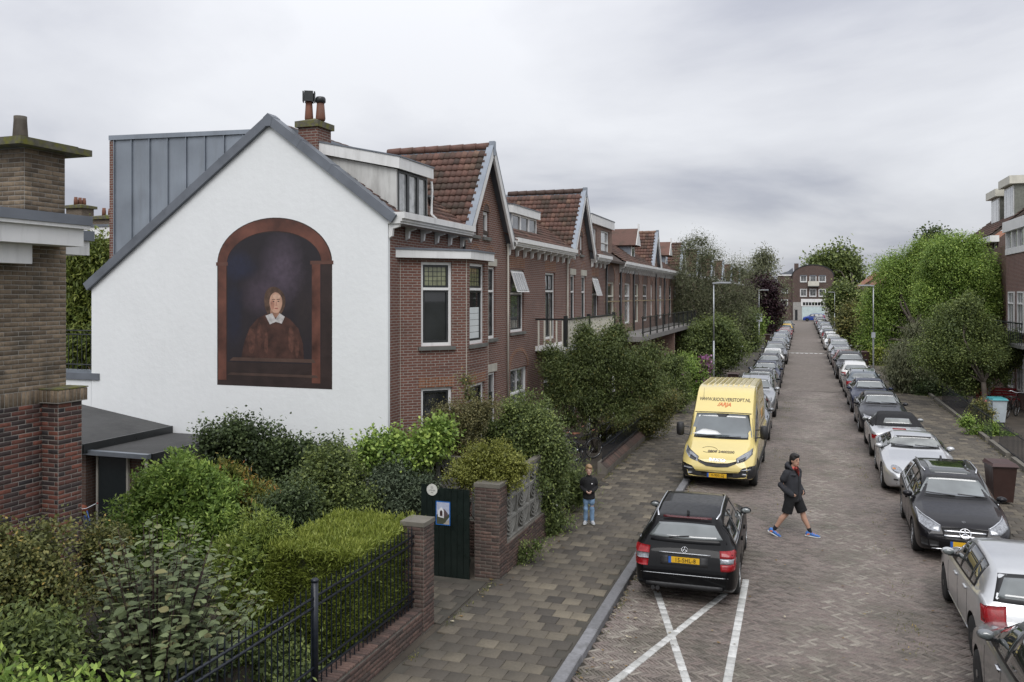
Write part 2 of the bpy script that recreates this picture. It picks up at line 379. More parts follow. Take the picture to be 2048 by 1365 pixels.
# --- pavements
TC = [(0., (0.043, 0.037, 0.031)), (.12, (0.074, 0.063, 0.051)), (.5, (0.106, 0.090, 0.069)), (.85, (0.143, 0.122, 0.090)), (1., (0.202, 0.172, 0.124))]
tile_stain = (.55, .42, .66, (.066, .059, .048), .7)
tile_rand = ramp_mat('paving_tile', TC, 'rand', .8, .35, 60, .14, tile_stain); tile_attr = ramp_mat('paving_tiles', TC, 'rnd', .8, .35, 60, .14, tile_stain)
def pavement(name, x0, x1, y0, y1, ymax_tiles, z=.085):
    b = MB(); b.box(x0, x1, y0, y1, -.1, z - .02); pv = struct(b.build(name, mat('pavement_bed', (.062, .056, .045), .95, var=.3, bump=.3)))
    T = .3; nx = int((x1 - x0) / T + .01); off = (x1 - x0 - nx * T) / 2; Q = []
    for j in range(int((ymax_tiles - y0) / T)):
        for i in range(-1, nx + 1):
            xa = x0 + off + i * T + (T / 2 if j % 2 else 0)
            if xa < x0 + .01 or xa + T > x1 + .02: continue
            Q.append((xa + T / 2, y0 + (j + .5) * T))
    # half tiles fill the ragged side of every other row
    Q = np.array(Q); ok, d = in_view(Q, z, 60); Q, d = Q[ok], d[ok]; Q = Q[np.argsort(d)]
    one = slab_pieces(np.zeros((1, 2)), np.zeros(1), T - .006, T - .006, np.zeros(1), tilt=0); me = np_mesh('paving_tile', one[0], one[1], tile_rand)
    for x, y in Q[:300]:
        inst('paving_tile', me, pv, Matrix.Translation((x, y, z + random.gauss(0, .002))) @ Matrix.Rotation(random.gauss(0, .006), 4, 'Z') @ Matrix.Rotation(random.gauss(0, .008), 4, 'X') @ Matrix.Rotation(random.gauss(0, .008), 4, 'Y'))
    Qr = Q[300:]
    V, Fq = slab_pieces(Qr, rng.normal(0, .006, len(Qr)), T - .006, T - .006, np.full(len(Qr), z) + rng.normal(0, .002, len(Qr)), tilt=.008)
    stuff(link(bpy.data.objects.new('paving_tiles', np_mesh('paving_tiles', V, Fq, tile_attr, np.repeat(rng.random(len(Qr)), 9))), pv))
    return pv
pav_l = pavement('pavement_left', PL, KL - .2, 8.5, 188, 62)
pav_r = pavement('pavement_right', KR + .2, PR, 14, 188, 70)
pavement('garden_path', -7.1, PL - .02, 12.42, 14.52, 14.5, .105)
kerb_m = ramp_mat('kerb_stone', [(0, (.15, .15, .155)), (1, (.22, .22, .23))], 'rand', .75, .4, 45, .15, (3, .5, .7, (.09, .09, .085), .6))
kb = bmesh.new(); bmesh.ops.create_cube(kb, size=1); bmesh.ops.scale(kb, vec=(.185, .992, .2), verts=kb.verts); bmesh.ops.bevel(kb, geom=kb.edges[:], offset=.012, segments=1, affect='EDGES')
k_me = bpy.data.meshes.new('kerb_stone'); kb.to_mesh(k_me); k_me.materials.append(kerb_m)
for xk, pv, ya, yb in ((KL - .1, pav_l, 8, 64), (KR + .1, pav_r, 14, 72)):
    for j in range(ya, yb): inst('kerb_stone', k_me, pv, Matrix.Translation((xk + random.gauss(0, .003), j + .5, -.004 + random.gauss(0, .003))))
for xk, ya, yb in ((KL - .1, 64, 188), (KR + .1, 72, 188)):
    b = MB(); b.box(xk - .092, xk + .092, ya, yb, -.1, .095); struct(b.build('kerb', kerb_m))
# gardens beside the pavements
for nm, x0, x1, y0, y1 in (('garden_ground', -70, PL, -6, 188), ('garden_ground', PR, 60, 6, 188)):
    b = MB(); b.box(x0, x1, y0, y1, -.12, .07); struct(b.build(nm, soil))
# fallen leaves along the edges
lf = []
for _ in range(900):
    if random.random() < .55: x = random.choice((PL + abs(random.gauss(0, .25)), PR - abs(random.gauss(0, .3)))); y = random.uniform(12, 48); z = .092
    else: x = random.uniform(KL, KR) ; x = KL + abs(random.gauss(0, .25)) if random.random() < .5 else x; y = random.uniform(10, 34); z = .018
    lf.append((x, y, z))
lf = np.array(lf); ok, _ = in_view(lf[:, :2]); lf = lf[ok]; n = len(lf); an = rng.random(n) * 6.28; s_ = rng.uniform(.02, .045, n)
Vl = np.stack([np.stack([lf[:, 0] + s_ * np.cos(an + q) * (1 if i % 2 else .55), lf[:, 1] + s_ * np.sin(an + q) * (1 if i % 2 else .55), lf[:, 2] + rng.uniform(0, .012, n)], 1) for i, q in enumerate((0, 1.57, 3.14, 4.71))], 1).reshape(-1, 3)
fl = link(bpy.data.objects.new('fallen_leaves', np_mesh('fallen_leaves', Vl, np.arange(4 * n).reshape(-1, 4), ramp_mat('fallen_leaf', [(0, (.09, .05, .02)), (.6, (.20, .13, .05)), (1, (.42, .38, .28))], 'rnd', .8, 0), rng.random(n))))
stuff(fl); tag(fl, 'scattered small brown fallen leaves along pavement edges', 'leaves')
# ================================================================ houses
white = mat('white_paint', (.74, .74, .73), .55, var=.05, scale=2, dirt=.25)
cream = mat('cream_paint', (.62, .60, .52), .6, var=.06, scale=2, dirt=.3)
black_p = mat('black_paint', (.022, .024, .025), .35, var=.2)
green_p = mat('dark_green_paint', (.010, .016, .014), .35, var=.2)
zinc = mat('zinc', (.27, .30, .34), .42, .55, var=.16, scale=1.2, bump=.08, bscale=6, dirt=.25)
lead = mat('lead_flashing', (.16, .175, .20), .5, .35, var=.2, scale=2, bump=.15, bscale=10)
stucco = mat('white_stucco', (.80, .82, .825), .85, var=.02, scale=.9, bump=.55, bscale=6.5, dirt=.035)
sill_m = mat('stone_sill', (.13, .13, .12), .8, var=.25, bump=.3)
lintel_m = mat('pale_stone', (.46, .44, .38), .8, var=.12, dirt=.3)
brick_r = brick_mat('red_brown_brick', (.172, .070, .050), (.130, .054, .041), (.29, .26, .23))
brick_p = brick_mat('pink_brick', (.23, .125, .09), (.185, .095, .072), (.27, .24, .21))
brick_d = brick_mat('dark_brown_brick', (.11, .065, .052), (.085, .05, .042), (.15, .13, .115))
brick_o = brick_mat('orange_brick', (.25, .105, .055), (.21, .085, .045), (.30, .26, .22), dirt=.15)
g_dark = glass('dark_glass', (.018, .020, .022)); g_mid = glass('curtained_glass', (.10, .105, .105), var=.7, scale=3); g_pale = glass('net_curtain_glass', (.32, .33, .33), var=.45, scale=4); g_stain = glass('leaded_glass', (.22, .23, .13), rough=.15, var=.25, scale=7)
TL = [(0., (.065, .042, .034)), (.3, (.105, .058, .045)), (.6, (.135, .070, .054)), (.85, (.165, .084, .063)), (1., (.19, .115, .080))]
tile_st = (1.6, .47, .7, (.045, .04, .026), .8)
rt_rand = ramp_mat('roof_tile', TL, 'rand', .75, .3, 60, .2, tile_st); rt_attr = ramp_mat('roof_tiles', TL, 'rnd', .75, .3, 60, .2, tile_st)
ZV = Vector((0, 0, 1))
class Fr:
    """a wall plane: origin o, horizontal unit a, outward normal n"""
    def __init__(s, o, a, n): s.o, s.a, s.n = Vector(o), Vector(a).normalized(), Vector(n).normalized()
    def p(s, x, z, d=0.): return s.o + s.a * x + ZV * z + s.n * d
    def bar(s, mb, x0, x1, z0, z1, d0, d1, mi=0): mb.obox(s.p((x0 + x1) / 2, (z0 + z1) / 2, (d0 + d1) / 2), s.a * (x1 - x0), s.n * (d1 - d0), ZV * (z1 - z0), mi)
def clip_poly(poly, outline):
    for i in range(len(outline)):
        a, b = outline[i], outline[(i + 1) % len(outline)]; out = []
        side = lambda q: (b[0] - a[0]) * (q[1] - a[1]) - (b[1] - a[1]) * (q[0] - a[0])
        for j in range(len(poly)):
            p, q = poly[j], poly[(j + 1) % len(poly)]; sp_, sq = side(p), side(q)
            if sp_ >= -1e-9: out.append(p)
            if (sp_ > 1e-9 and sq < -1e-9) or (sp_ < -1e-9 and sq > 1e-9):
                t = sp_ / (sp_ - sq); out.append((p[0] + (q[0] - p[0]) * t, p[1] + (q[1] - p[1]) * t))
        poly = out
        if len(poly) < 3: return []
    return poly
def wall(mb, fr, outline, opens=(), depth=.16, mi=0):
    """outline: convex ccw polygon in (s, z); opens: (s0, s1, z0, z1) holes with reveals"""
    xs = sorted({p[0] for p in outline} | {q for o in opens for q in o[:2]}); zs = sorted({p[1] for p in outline} | {q for o in opens for q in o[2:4]})
    flip = fr.a.cross(ZV).dot(fr.n) < 0
    for i in range(len(xs) - 1):
        for j in range(len(zs) - 1):
            cx, cz = (xs[i] + xs[i + 1]) / 2, (zs[j] + zs[j + 1]) / 2
            if any(o[0] < cx < o[1] and o[2] < cz < o[3] for o in opens): continue
            c = clip_poly([(xs[i], zs[j]), (xs[i + 1], zs[j]), (xs[i + 1], zs[j + 1]), (xs[i], zs[j + 1])], outline)
            if len(c) >= 3:
                P_ = [fr.p(*q) for q in c]; mb.add(P_[::-1] if flip else P_, [tuple(range(len(P_)))], mi)
    for o in opens:
        x0, x1, z0, z1 = o[:4]; cs = [(x0, z0), (x1, z0), (x1, z1), (x0, z1)]
        for k in range(4):
            a, b = cs[k], cs[(k + 1) % 4]; P_ = [fr.p(*a), fr.p(*a, -depth), fr.p(*b, -depth), fr.p(*b)]; mb.add(P_[::-1] if flip else P_, [(0, 1, 2, 3)], mi)
def window(parent, fr, x0, x1, z0, z1, frame=None, sash=None, pane=None, transom=None, cols=1, top_pane=None, set_=.09, sill=True, fw=.065, name='window', lead_lines=False, blind=None):
    frame = frame or white; pane = pane or g_dark; m = MB(); d0, d1 = -set_ - .05, -set_ + .03
    fr.bar(m, x0, x0 + fw, z0, z1, d0, d1); fr.bar(m, x1 - fw, x1, z0, z1, d0, d1); fr.bar(m, x0 + fw, x1 - fw, z1 - fw, z1, d0, d1); fr.bar(m, x0 + fw, x1 - fw, z0, z0 + fw * 1.2, d0, d1)
    rows = [(z0 + fw * 1.2, z1 - fw)]
    if transom: zt = z0 + (z1 - z0) * transom; fr.bar(m, x0 + fw, x1 - fw, zt - .03, zt + .03, d0, d1 + .015); rows = [(z0 + fw * 1.2, zt - .03), (zt + .03, z1 - fw)]
    W = m.build(name, frame, parent); iw = (x1 - x0 - 2 * fw) / cols
    for c in range(1, cols): fr.bar(m, 0, 0, 0, 0, 0, 0) if False else None
    for ri, (za, zb) in enumerate(rows):
        nc = cols if ri == 0 else max(1, cols)
        for c in range(nc):
            xa = x0 + fw + c * iw; xb = xa + iw; sw = .05 if sash else .012
            s = MB(); fr.bar(s, xa, xa + sw, za, zb, d0 + .005, d1 - .02); fr.bar(s, xb - sw, xb, za, zb, d0 + .005, d1 - .02); fr.bar(s, xa + sw, xb - sw, zb - sw, zb, d0 + .005, d1 - .02); fr.bar(s, xa + sw, xb - sw, za, za + sw, d0 + .005, d1 - .02)
            s.build('sash', sash or frame, W)
            g = MB(); fr.bar(g, xa + sw, xb - sw, za + sw, zb - sw, d0 + .012, d0 + .026); g.build('pane', (top_pane if (ri == 1 and top_pane) else pane), W)
            if ri == 1 and lead_lines:
                l = MB(); q = 5
                for k in range(1, q): xx = xa + sw + (xb - xa - 2 * sw) * k / q; fr.bar(l, xx - .006, xx + .006, za + sw, zb - sw, d0 + .026, d0 + .032)
                for k in range(1, 4): zz = za + sw + (zb - za - 2 * sw) * k / 4; fr.bar(l, xa + sw, xb - sw, zz - .006, zz + .006, d0 + .0262, d0 + .0315)
                l.build('lead_bars', black_p, W)
            if ri == 0 and blind:
                bl = MB(); hb = (zb - za - 2 * sw) * blind
                for k in range(5): fr.bar(bl, xa + sw, xb - sw, za + sw + hb * k / 5 + .004, za + sw + hb * (k + 1) / 5 - .004, d0 + .027, d0 + .031)
                bl.build('blind', mat('white_blind', (.62, .66, .66), .6, var=.06), W)
    if sill:
        s = MB(); fr.bar(s, x0 - .07, x1 + .07, z0 - .09, z0 - .002, -set_, .07); s.build('sill', sill_m, W)
    return W
def door(parent, fr, x0, x1, z0, z1, m_, pane=None, frame=None):
    b = MB(); fr.bar(b, x0, x0 + .06, z0, z1, -.14, -.05); fr.bar(b, x1 - .06, x1, z0, z1, -.14, -.05); fr.bar(b, x0 + .06, x1 - .06, z1 - .06, z1, -.14, -.05); D = b.build('door', frame or white, parent)
    zt = z1 - .55; b = MB(); fr.bar(b, x0 + .06, x1 - .06, z0, zt - .03, -.13, -.08); b.build('door_leaf', m_, D)
    b = MB(); fr.bar(b, x0 + .06, x1 - .06, zt, z1 - .06, -.125, -.105); b.build('pane', pane or g_dark, D)
    b = MB(); fr.bar(b, x0 + .2, x1 - .2, z0 + .9, zt - .2, -.08, -.07); b.build('pane', pane or g_dark, D)
    return D
def soldier(parent, fr, x0, x1, z0, z1, m_, name='lintel', d=.012):
    """row of upright bricks over or under an opening, joined: too small to pick apart"""
    b = MB(); n = max(3, int((x1 - x0) / .075))
    for i in range(n): fr.bar(b, x0 + (x1 - x0) * i / n + .005, x0 + (x1 - x0) * (i + 1) / n - .005, z0, z1, -.05, d + random.uniform(-.003, .003))
    return b.build(name, m_, parent)
def arch(parent, fr, xc, zc, r, m_, th=.16, d=.014, rise=1., name='arch', fill=None):
    b = MB(); n = max(7, int(math.pi * r / .09))
    for i in range(n):
        a0, a1 = math.pi * (i + .08) / n, math.pi * (i + .92) / n
        q = [(xc + rr * math.cos(a), zc + rise * rr * math.sin(a)) for rr, a in ((r, a0), (r + th, a0), (r + th, a1), (r, a1))]
        b.prism([fr.p(x, z, -.05) for x, z in q], fr.n * (.05 + d))
    A_ = b.build(name, m_, parent)
    if fill:
        b = MB(); b.prism([fr.p(xc + (r - .005) * math.cos(math.pi * i / 14), zc + rise * (r - .005) * math.sin(math.pi * i / 14), -.06) for i in range(15)], fr.n * .065); b.build('tympanum', fill, A_)
    return A_
_tile_cache = {}
def tile_mesh(w_, l_, m_):
    k = (w_, l_, m_.name)
    if k not in _tile_cache:
        s = [0, .16, .38, .58, .78, 1.]; h = [.012, .040, .046, .018, .004, .016]; V = []
        for a, b in zip(s, h): V += [(a * w_, 0, b * .75 + .040), (a * w_, l_ * 1.10, b * .75 - .004), (a * w_, .004, b * .75 - .012)]
        F_ = []
        for i in range(5): q = 3 * i; F_ += [(q, q + 3, q + 4, q + 1), (q + 2, q + 5, q + 3, q)]
        F_ = np.array(F_); me = np_mesh('roof_tile', np.array(V), F_, m_); _tile_cache[k] = (me, np.array(V), F_)
    return _tile_cache[k]
def tile_slope(parent, O, a, u, nc, nr, w_=.178, l_=.236, keep=None, single=True, rand=None):
    O, a, u = Vector(O), Vector(a).normalized(), Vector(u).normalized(); n = a.cross(u).normalized()
    me, V, F_ = tile_mesh(w_, l_, rt_rand); pos = []
    for j in range(nr):
        for i in range(nc):
            c = O + a * (i * w_) + u * (j * l_); mid = c + a * w_ / 2 + u * l_ / 2
            if keep and not keep(mid): continue
            pos.append(c + n * random.uniform(0, .008))
    Mr = Matrix((a, u, n)).transposed()
    if single:
        for c in pos:
            inst('roof_tile', me, parent, Matrix.Translation(c) @ (Matrix.Rotation(random.gauss(0, .012), 3, n) @ Mr).to_4x4())
    elif pos:
        W = V @ np.array(Mr).T; k = len(V); VV = (np.array([tuple(c) for c in pos])[:, None, :] + W[None]).reshape(-1, 3)
        FF = (np.arange(len(pos))[:, None, None] * k + F_[None]).reshape(-1, 4)
        stuff(link(bpy.data.objects.new('roof_tiles', np_mesh('roof_tiles', VV, FF, rt_attr, np.repeat(rng.random(len(pos)), len(F_)))), parent))
def ridge_caps(parent, a, b, m_=None, r=.11, step=.36):
    a, b = Vector(a), Vector(b); d = (b - a); n = int(d.length / step); mb = MB()
    for i in range(n): mb.tube(a + d * (i / n), a + d * ((i + 1.06) / n), r * .92, r * 1.08, 8)
    mb.build('ridge_tiles', m_ or rt_rand, parent, True)
def cornice(parent, x, y0, y1, z, brackets=True, m_=None, step=.78):
    b = MB(); b.box(x, x + .34, y0, y1, z, z + .06); b.box(x, x + .40, y0, y1, z + .06, z + .20); b.box(x, x + .30, y0, y1, z - .05, z); b.build('cornice', m_ or white, parent)
    if brackets:
        n = max(2, int((y1 - y0) / step)); k = MB()
        for i in range(n + 1):
            y = y0 + .08 + (y1 - y0 - .16) * i / n
            k = MB(); k.prism([(x, y - .04, z - .05), (x + .27, y - .04, z - .05), (x + .25, y - .04, z - .12), (x + .10, y - .04, z - .16), (x + .08, y - .04, z - .32), (x, y - .04, z - .36)], (0, .08, 0)); k.build('bracket', m_ or white, parent)
XF = -8.6; RIDX, RIDZ, EAVZ = -11.62, 9.22, 6.94
def zmain(x): return RIDZ - (x - RIDX) * (RIDZ - EAVZ) / (XF + .28 - RIDX) if x > RIDX else RIDZ - (RIDX - x) * .715
def cross_gable(H, fr, yc, hw, zt, ze, opens, wallm, single, rakes=True):
    """street gable with its own steep tiled roof running back to the main ridge; fr origin at y=0"""
    b = MB(); wall(b, fr, [(yc - hw, ze), (yc + hw, ze), (yc, zt - .12)], opens); b.build('gable_wall', wallm, H)
    for s in (-1, 1):
        b = MB(); e_ = Vector((XF + .20, yc + s * (hw + .10), ze - .12)); t_ = Vector((XF + .20, yc, zt)); d = (t_ - e_).normalized(); n = Vector((0, s * d.z, abs(d.y)))
        b.add([e_ + Vector((-3.4, 0, 0)), e_, t_, t_ + Vector((-3.4, 0, 0))], [(0, 1, 2, 3) if s < 0 else (3, 2, 1, 0)]); b.build('gable_roof', lead, H)
        L = (t_ - e_).length; nr = int(L / .236)
        if s < 0: tile_slope(H, e_ + Vector((-3.35, 0, 0)) + n * .02, (1, 0, 0), d, 19, nr, keep=lambda q: q.z > zmain(q.x) - .02, single=single)
        else: tile_slope(H, e_ + n * .02 + Vector((-.1, 0, 0)), (-1, 0, 0), d, 18, nr, keep=lambda q: q.z > zmain(q.x) - .02, single=False)
        r = MB(); wv = Vector((0, -d.z * s * -1, 0)); nn = Vector((0, -s * d.z, -abs(d.y))) * .19; up = -nn / .19 * .05
        q0, q1 = e_ + up - d * .1, t_ + up; r.prism([q0, q1, q1 + Vector((0, 0, -.34)), q0 + nn * 1.1], (.07, 0, 0)); r.build('rake_board', cream if not rakes else white, H)
        r = MB(); r.prism([q0 + Vector((-.12, 0, 0)), q0 + Vector((.08, 0, 0)), q1 + Vector((.08, 0, 0)), q1 + Vector((-.12, 0, 0))], up * .6); r.build('rake_flashing', zinc, H)
    ridge_caps(H, (XF - 3.1, yc, zt + .02), (XF + .1, yc, zt + .02))
    m_ = MB(); m_.box(XF + .14, XF + .30, yc - .07, yc + .07, zt - .25, zt + .16); m_.build('finial', zinc, H)
def main_roof(H, y0, y1, gab=None, tiles=True, keep=None, single=False):
    b = MB(); ex = XF + .30
    for ya, yb, xe in ([(y0, y1, ex)] if not gab else [(y0, gab[0] - gab[1], ex), (gab[0] - gab[1], gab[0] + gab[1], XF - .03), (gab[0] + gab[1], y1, ex)]):
        if yb - ya > .01: b.add([(RIDX, ya, RIDZ), (xe, ya, zmain(xe)), (xe, yb, zmain(xe)), (RIDX, yb, RIDZ)], [(0, 1, 2, 3)]); b.add([(xe, ya, zmain(xe)), (xe, ya, zmain(xe) - .1), (xe, yb, zmain(xe) - .1), (xe, yb, zmain(xe))], [(0, 1, 2, 3)])
    b.add([(RIDX, y0, RIDZ), (RIDX, y1, RIDZ), (-16.9, y1, 5.66), (-16.9, y0, 5.66)], [(0, 1, 2, 3)])
    b.build('roof', mat('roof_underlay', (.06, .045, .038), .9), H)
    if tiles:
        u = Vector((RIDX - ex, 0, RIDZ - EAVZ)); L = u.length; u.normalize()
        tile_slope(H, (ex + .03, y0 + .02, EAVZ + .02), (0, 1, 0), u, int((y1 - y0 - .04) / .178), int(L / .236), keep=keep, single=single)
        ridge_caps(H, (RIDX, y0, RIDZ + .03), (RIDX, y1, RIDZ + .03))
def box_dormer(H, y0, y1, xf, z0, zt, cols=2, m_side=None, fascia=.26, slope=.0, frame=None, sash=None, pane=None, over=.12):
    xb = RIDX + .9
    b = MB(); b.prism([(xf, y0, z0), (xf, y0, zt - fascia), (xb, y0, zt - fascia + slope), (xb, y0, zmain(xb) - .3)], (0, .06, 0)); D = b.build('dormer', m_side or white, H); b = MB(); b.prism([(xf, y1 - .06, z0), (xf, y1 - .06, zt - fascia), (xb, y1 - .06, zt - fascia + slope), (xb, y1 - .06, zmain(xb) - .3)], (0, .06, 0)); b.build('dormer_cheek', m_side or white, D)
    b = MB(); b.prism([(xf + over, y0 - .1, zt - fascia), (xf + over, y0 - .1, zt), (xb - .3, y0 - .1, zt + slope * 1.15), (xb - .3, y0 - .1, zt - fascia + slope * 1.15)], (0, y1 - y0 + .2, 0)); b.build('dormer_roof', white, D)
    b = MB(); b.prism([(xf + over + .02, y0 - .12, zt), (xf + over + .02, y0 - .12, zt + .03), (xb - .3, y0 - .12, zt + slope * 1.15 + .03), (xb - .3, y0 - .12, zt + slope * 1.15)], (0, y1 - y0 + .24, 0)); b.build('dormer_flashing', lead, D)
    fr = Fr((xf, 0, 0), (0, 1, 0), (1, 0, 0)); b = MB(); fr.bar(b, y0, y1, z0 - .02, z0 + .06, -.04, .06); b.build('dormer_sill', white, D)
    n = cols; wd = (y1 - y0 - .12) / n
    for i in range(n):
        s = MB(); a, c = y0 + .06 + i * wd, y0 + .06 + (i + 1) * wd; q = .055
        fr.bar(s, a, a + q, z0 + .06, zt - fascia, -.05, .02); fr.bar(s, c - q, c, z0 + .06, zt - fascia, -.05, .02); fr.bar(s, a + q, c - q, zt - fascia - q, zt - fascia, -.05, .02); fr.bar(s, a + q, c - q, z0 + .06, z0 + .06 + q, -.05, .02); s.build('casement', sash or white, D)
        g = MB(); fr.bar(g, a + q, c - q, z0 + .06 + q, zt - fascia - q, -.035, -.02); g.build('dormer_pane', pane or g_mid, D)
    return D
def chimney(H, x0, x1, y0, y1, z0, z1, m_, pots=2, potm=None, cap=True, over=.06):
    b = MB(); b.box(x0, x1, y0, y1, z0, z1); Cn = b.build('chimney', m_, H)
    if cap: b = MB(); b.box(x0 - over, x1 + over, y0 - over, y1 + over, z1, z1 + .14); b.add([(x0 - over, y0 - over, z1 + .14), (x1 + over, y0 - over, z1 + .14), (x1 + over, y1 + over, z1 + .14), (x0 - over, y1 + over, z1 + .14), ((x0 + x1) / 2, (y0 + y1) / 2, z1 + .26)], [(0, 1, 4), (1, 2, 4), (2, 3, 4), (3, 0, 4)]); b.build('chimney_cap', moss_cap, Cn)
    for i in range(pots):
        t = (i + .5) / pots; b = MB(); b.lathe([(.105, 0), (.10, .3), (.085, .32), (.085, .42)], ((x0 + x1) / 2, y0 + (y1 - y0) * t, z1 + .16), n=12); b.build('chimney_pot', potm or mat('terracotta_pot', (.16, .065, .04), .8, var=.25, dirt=.4), Cn, True)
    return Cn
moss_cap = ramp_mat('mossy_concrete', [(0, (.10, .095, .07)), (1, (.13, .12, .09))], 'rand', .95, .5, 30, .3, (7, .45, .62, (.15, .15, .015), .8))
# ---------------------------------------------------------------- the house with the painted white gable
YG = 16.75
H1 = thing('gable_house', 'brick end house with white plastered gable wall and arched painting', 'house', (-12, 20, 0))
fg = Fr((0, YG, 0), (1, 0, 0), (0, -1, 0)); ff = Fr((XF, 0, 0), (0, 1, 0), (1, 0, 0))
b = MB(); wall(b, fg, [(-16.86, 0), (XF, 0), (XF, 6.95), (-11.62, 9.33), (-16.86, 5.55)]); b.add([(XF, YG, 0), (XF, YG + .1, 0), (XF, YG + .1, 6.95), (XF, YG, 6.95)], [(0, 1, 2, 3)])
b.add([(-16.86, YG, 0), (-16.86, YG, 5.55), (-16.86, YG + 8, 5.55), (-16.86, YG + 8, 0)], [(0, 1, 2, 3)]); b.build('gable_wall', stucco, H1)
for (a, c) in (((-16.98, 5.52), (-11.62, 9.36)), ((-11.62, 9.36), (-8.42, 6.98))):
    d = Vector((c[0] - a[0], 0, c[1] - a[1])).normalized(); n = Vector((-d.z, 0, d.x)); A0, B0 = Vector((a[0], YG - .10, a[1])), Vector((c[0], YG - .10, c[1]))
    b = MB(); b.prism([A0 - n * .10, B0 - n * .10, B0 + n * .10, A0 + n * .10], (0, .32, 0)); b.build('rake_coping', lead, H1)
    L = (B0 - A0).length
    for i in range(1, int(L / 1.0)): k = MB(); q = A0 + d * i + Vector((0, -.004, 0)); k.prism([q - n * .102, q + d * .03 - n * .102, q + d * .03 + n * .108, q + n * .108], (0, .325, 0)); k.build('coping_seam', lead, H1)
b = MB(); b.prism([(-11.70, YG - .106, 9.20), (-11.54, YG - .106, 9.20), (-11.50, YG - .106, 9.405), (-11.62, YG - .106, 9.497), (-11.74, YG - .106, 9.405)], (0, .332, 0)); b.build('ridge_piece', lead, H1)
o1 = [(22.75, 23.65, 4.05, 6.15), (22.75, 23.65, .25, 3.05)]
b = MB(); wall(b, ff, [(YG + .1, 0), (24.6, 0), (24.6, 7.0), (YG + .1, 7.0)], o1); b.build('street_wall', brick_r, H1)
# bay with canted sides
BP = [(XF, 17.35), (-7.45, 18.5), (-7.45, 19.95), (XF, 21.1)]
for i in range(3):
    p, q = Vector((*BP[i], 0)), Vector((*BP[i + 1], 0)); a = (q - p); L = a.length; a.normalize(); fr = Fr(p, a, (a.y, -a.x, 0))
    x0, x1 = (.50, 1.26) if i == 0 else ((.20, 1.2) if i == 1 else (.4, 1.2))
    b = MB(); wall(b, fr, [(0, 0), (L, 0), (L, 6.16), (0, 6.16)], [(x0, x1, 4.14, 6.08), (x0, x1, .9, 3.18)]); B_ = b.build('bay_wall', brick_r, H1)
    window(B_, fr, x0, x1, 4.14, 6.08, white, black_p, g_dark, .68, top_pane=g_stain, lead_lines=True, blind=(.68 if i == 1 else None))
    window(B_, fr, x0, x1, .9, 3.18, white, black_p, g_dark, None)
    soldier(B_, fr, x0 - .06, x1 + .06, 3.20, 3.42, brick_o); soldier(B_, fr, x0 - .02, x1 + .02, 3.62, 3.98, brick_r, 'brick_panel', .006)
    for e_ in (0, L):      # pale pointed joint on every bend of the bay
        j = MB(); fr.bar(j, e_ - .007, e_ + .007, 0, 6.14, -.005, .003); j.build('corner_joint', lintel_m, B_)
b = MB(); b.prism([(x + (0 if x == XF else .14), y + (-.22 if y < 18 else .22 if y > 21 else (-.07 if y < 19 else .07)), 6.16) for x, y in BP], (0, 0, .18)); b.build('bay_cornice', white, H1)
b = MB(); b.prism([(x + (0 if x == XF else .16), y + (-.25 if y < 18 else .25 if y > 21 else (-.08 if y < 19 else .08)), 6.34) for x, y in BP], (0, 0, .045)); b.build('bay_roof', lead, H1)
window(H1, ff, *o1[0], white, black_p, g_mid, .66, lead_lines=True); door(H1, ff, *o1[1], green_p)
for z in (6.17, 3.08): b = MB(); ff.bar(b, 22.7, 23.75, z, z + .22, -.05, .02); b.build('lintel', lintel_m, H1)
for yy in (22.05, 23.2): arch(H1, ff, yy, 6.42, .34, brick_o, .1, .006, .8)
main_roof(H1, YG + .1, 24.6, (22.8, 1.75), keep=lambda q: not (17.25 < q.y < 19.05) and not (abs(q.y - 22.8) < (9.5 - zmain(q.x)) * .72 - .1))
cross_gable(H1, ff, 22.8, 1.75, 9.55, 7.0, [(21.75, 22.22, 6.98, 7.62), (22.62, 23.1, 6.98, 7.72)], brick_r, True)
for a in ((21.75, 22.22, 6.98, 7.62), (22.62, 23.1, 6.98, 7.72)):
    window(H1, ff, *a, white, None, g_dark, fw=.09); arch(H1, ff, (a[0] + a[1]) / 2, a[3], .24, brick_o, .12, .02, .9, fill=brick_d)
cornice(H1, XF + .01, YG - .02, 21.0, 6.93)
D = box_dormer(H1, 17.32, 19.0, -8.68, 7.10, 8.42, 3, slope=.46, sash=black_p, pane=g_pale, m_side=mat('weathered_white', (.56, .56, .54), .6, var=.1, scale=2, dirt=.45))
b = MB(); b.path([(-8.62, 19.1, 8.1), (-8.60, 19.1, 7.9), (-8.62, 19.1, 7.3), (-8.5, 19.12, 7.18)], .035, 8); b.build('downpipe', white, H1, True)
b = MB(); b.lathe([(.07, 0), (.07, .3), (.10, .32), (.10, .42)], (-9.2, 20.35, 7.5), n=10); b.build('vent_pipe', black_p, H1, True)
b = MB(); b.path([(XF + .06, 21.05, 6.95), (XF + .06, 21.05, 6.4)], .04, 8); b.build('downpipe', black_p, H1, True)
Cn = chimney(H1, -11.13, -10.62, 17.15, 17.75, 8.2, 9.22, brick_r, 0)
pm_ = mat('terracotta_pot', (.16, .065, .04), .8, var=.25, dirt=.4)
b = MB(); b.lathe([(.085, 0), (.10, .05), (.075, .45)], (-11.0, 17.4, 9.42), n=12); P1 = b.build('chimney_pot', pm_, Cn, True)
b = MB(); c_ = (-11.0, 17.4, 9.98)
for i in range(4):
    a = i * math.pi / 2 + .5; b.obox((c_[0] + .13 * math.cos(a), c_[1] + .13 * math.sin(a), c_[2]), (-.2 * math.sin(a), .2 * math.cos(a), 0), (.03 * math.cos(a), .03 * math.sin(a), 0), (0, 0, .24))
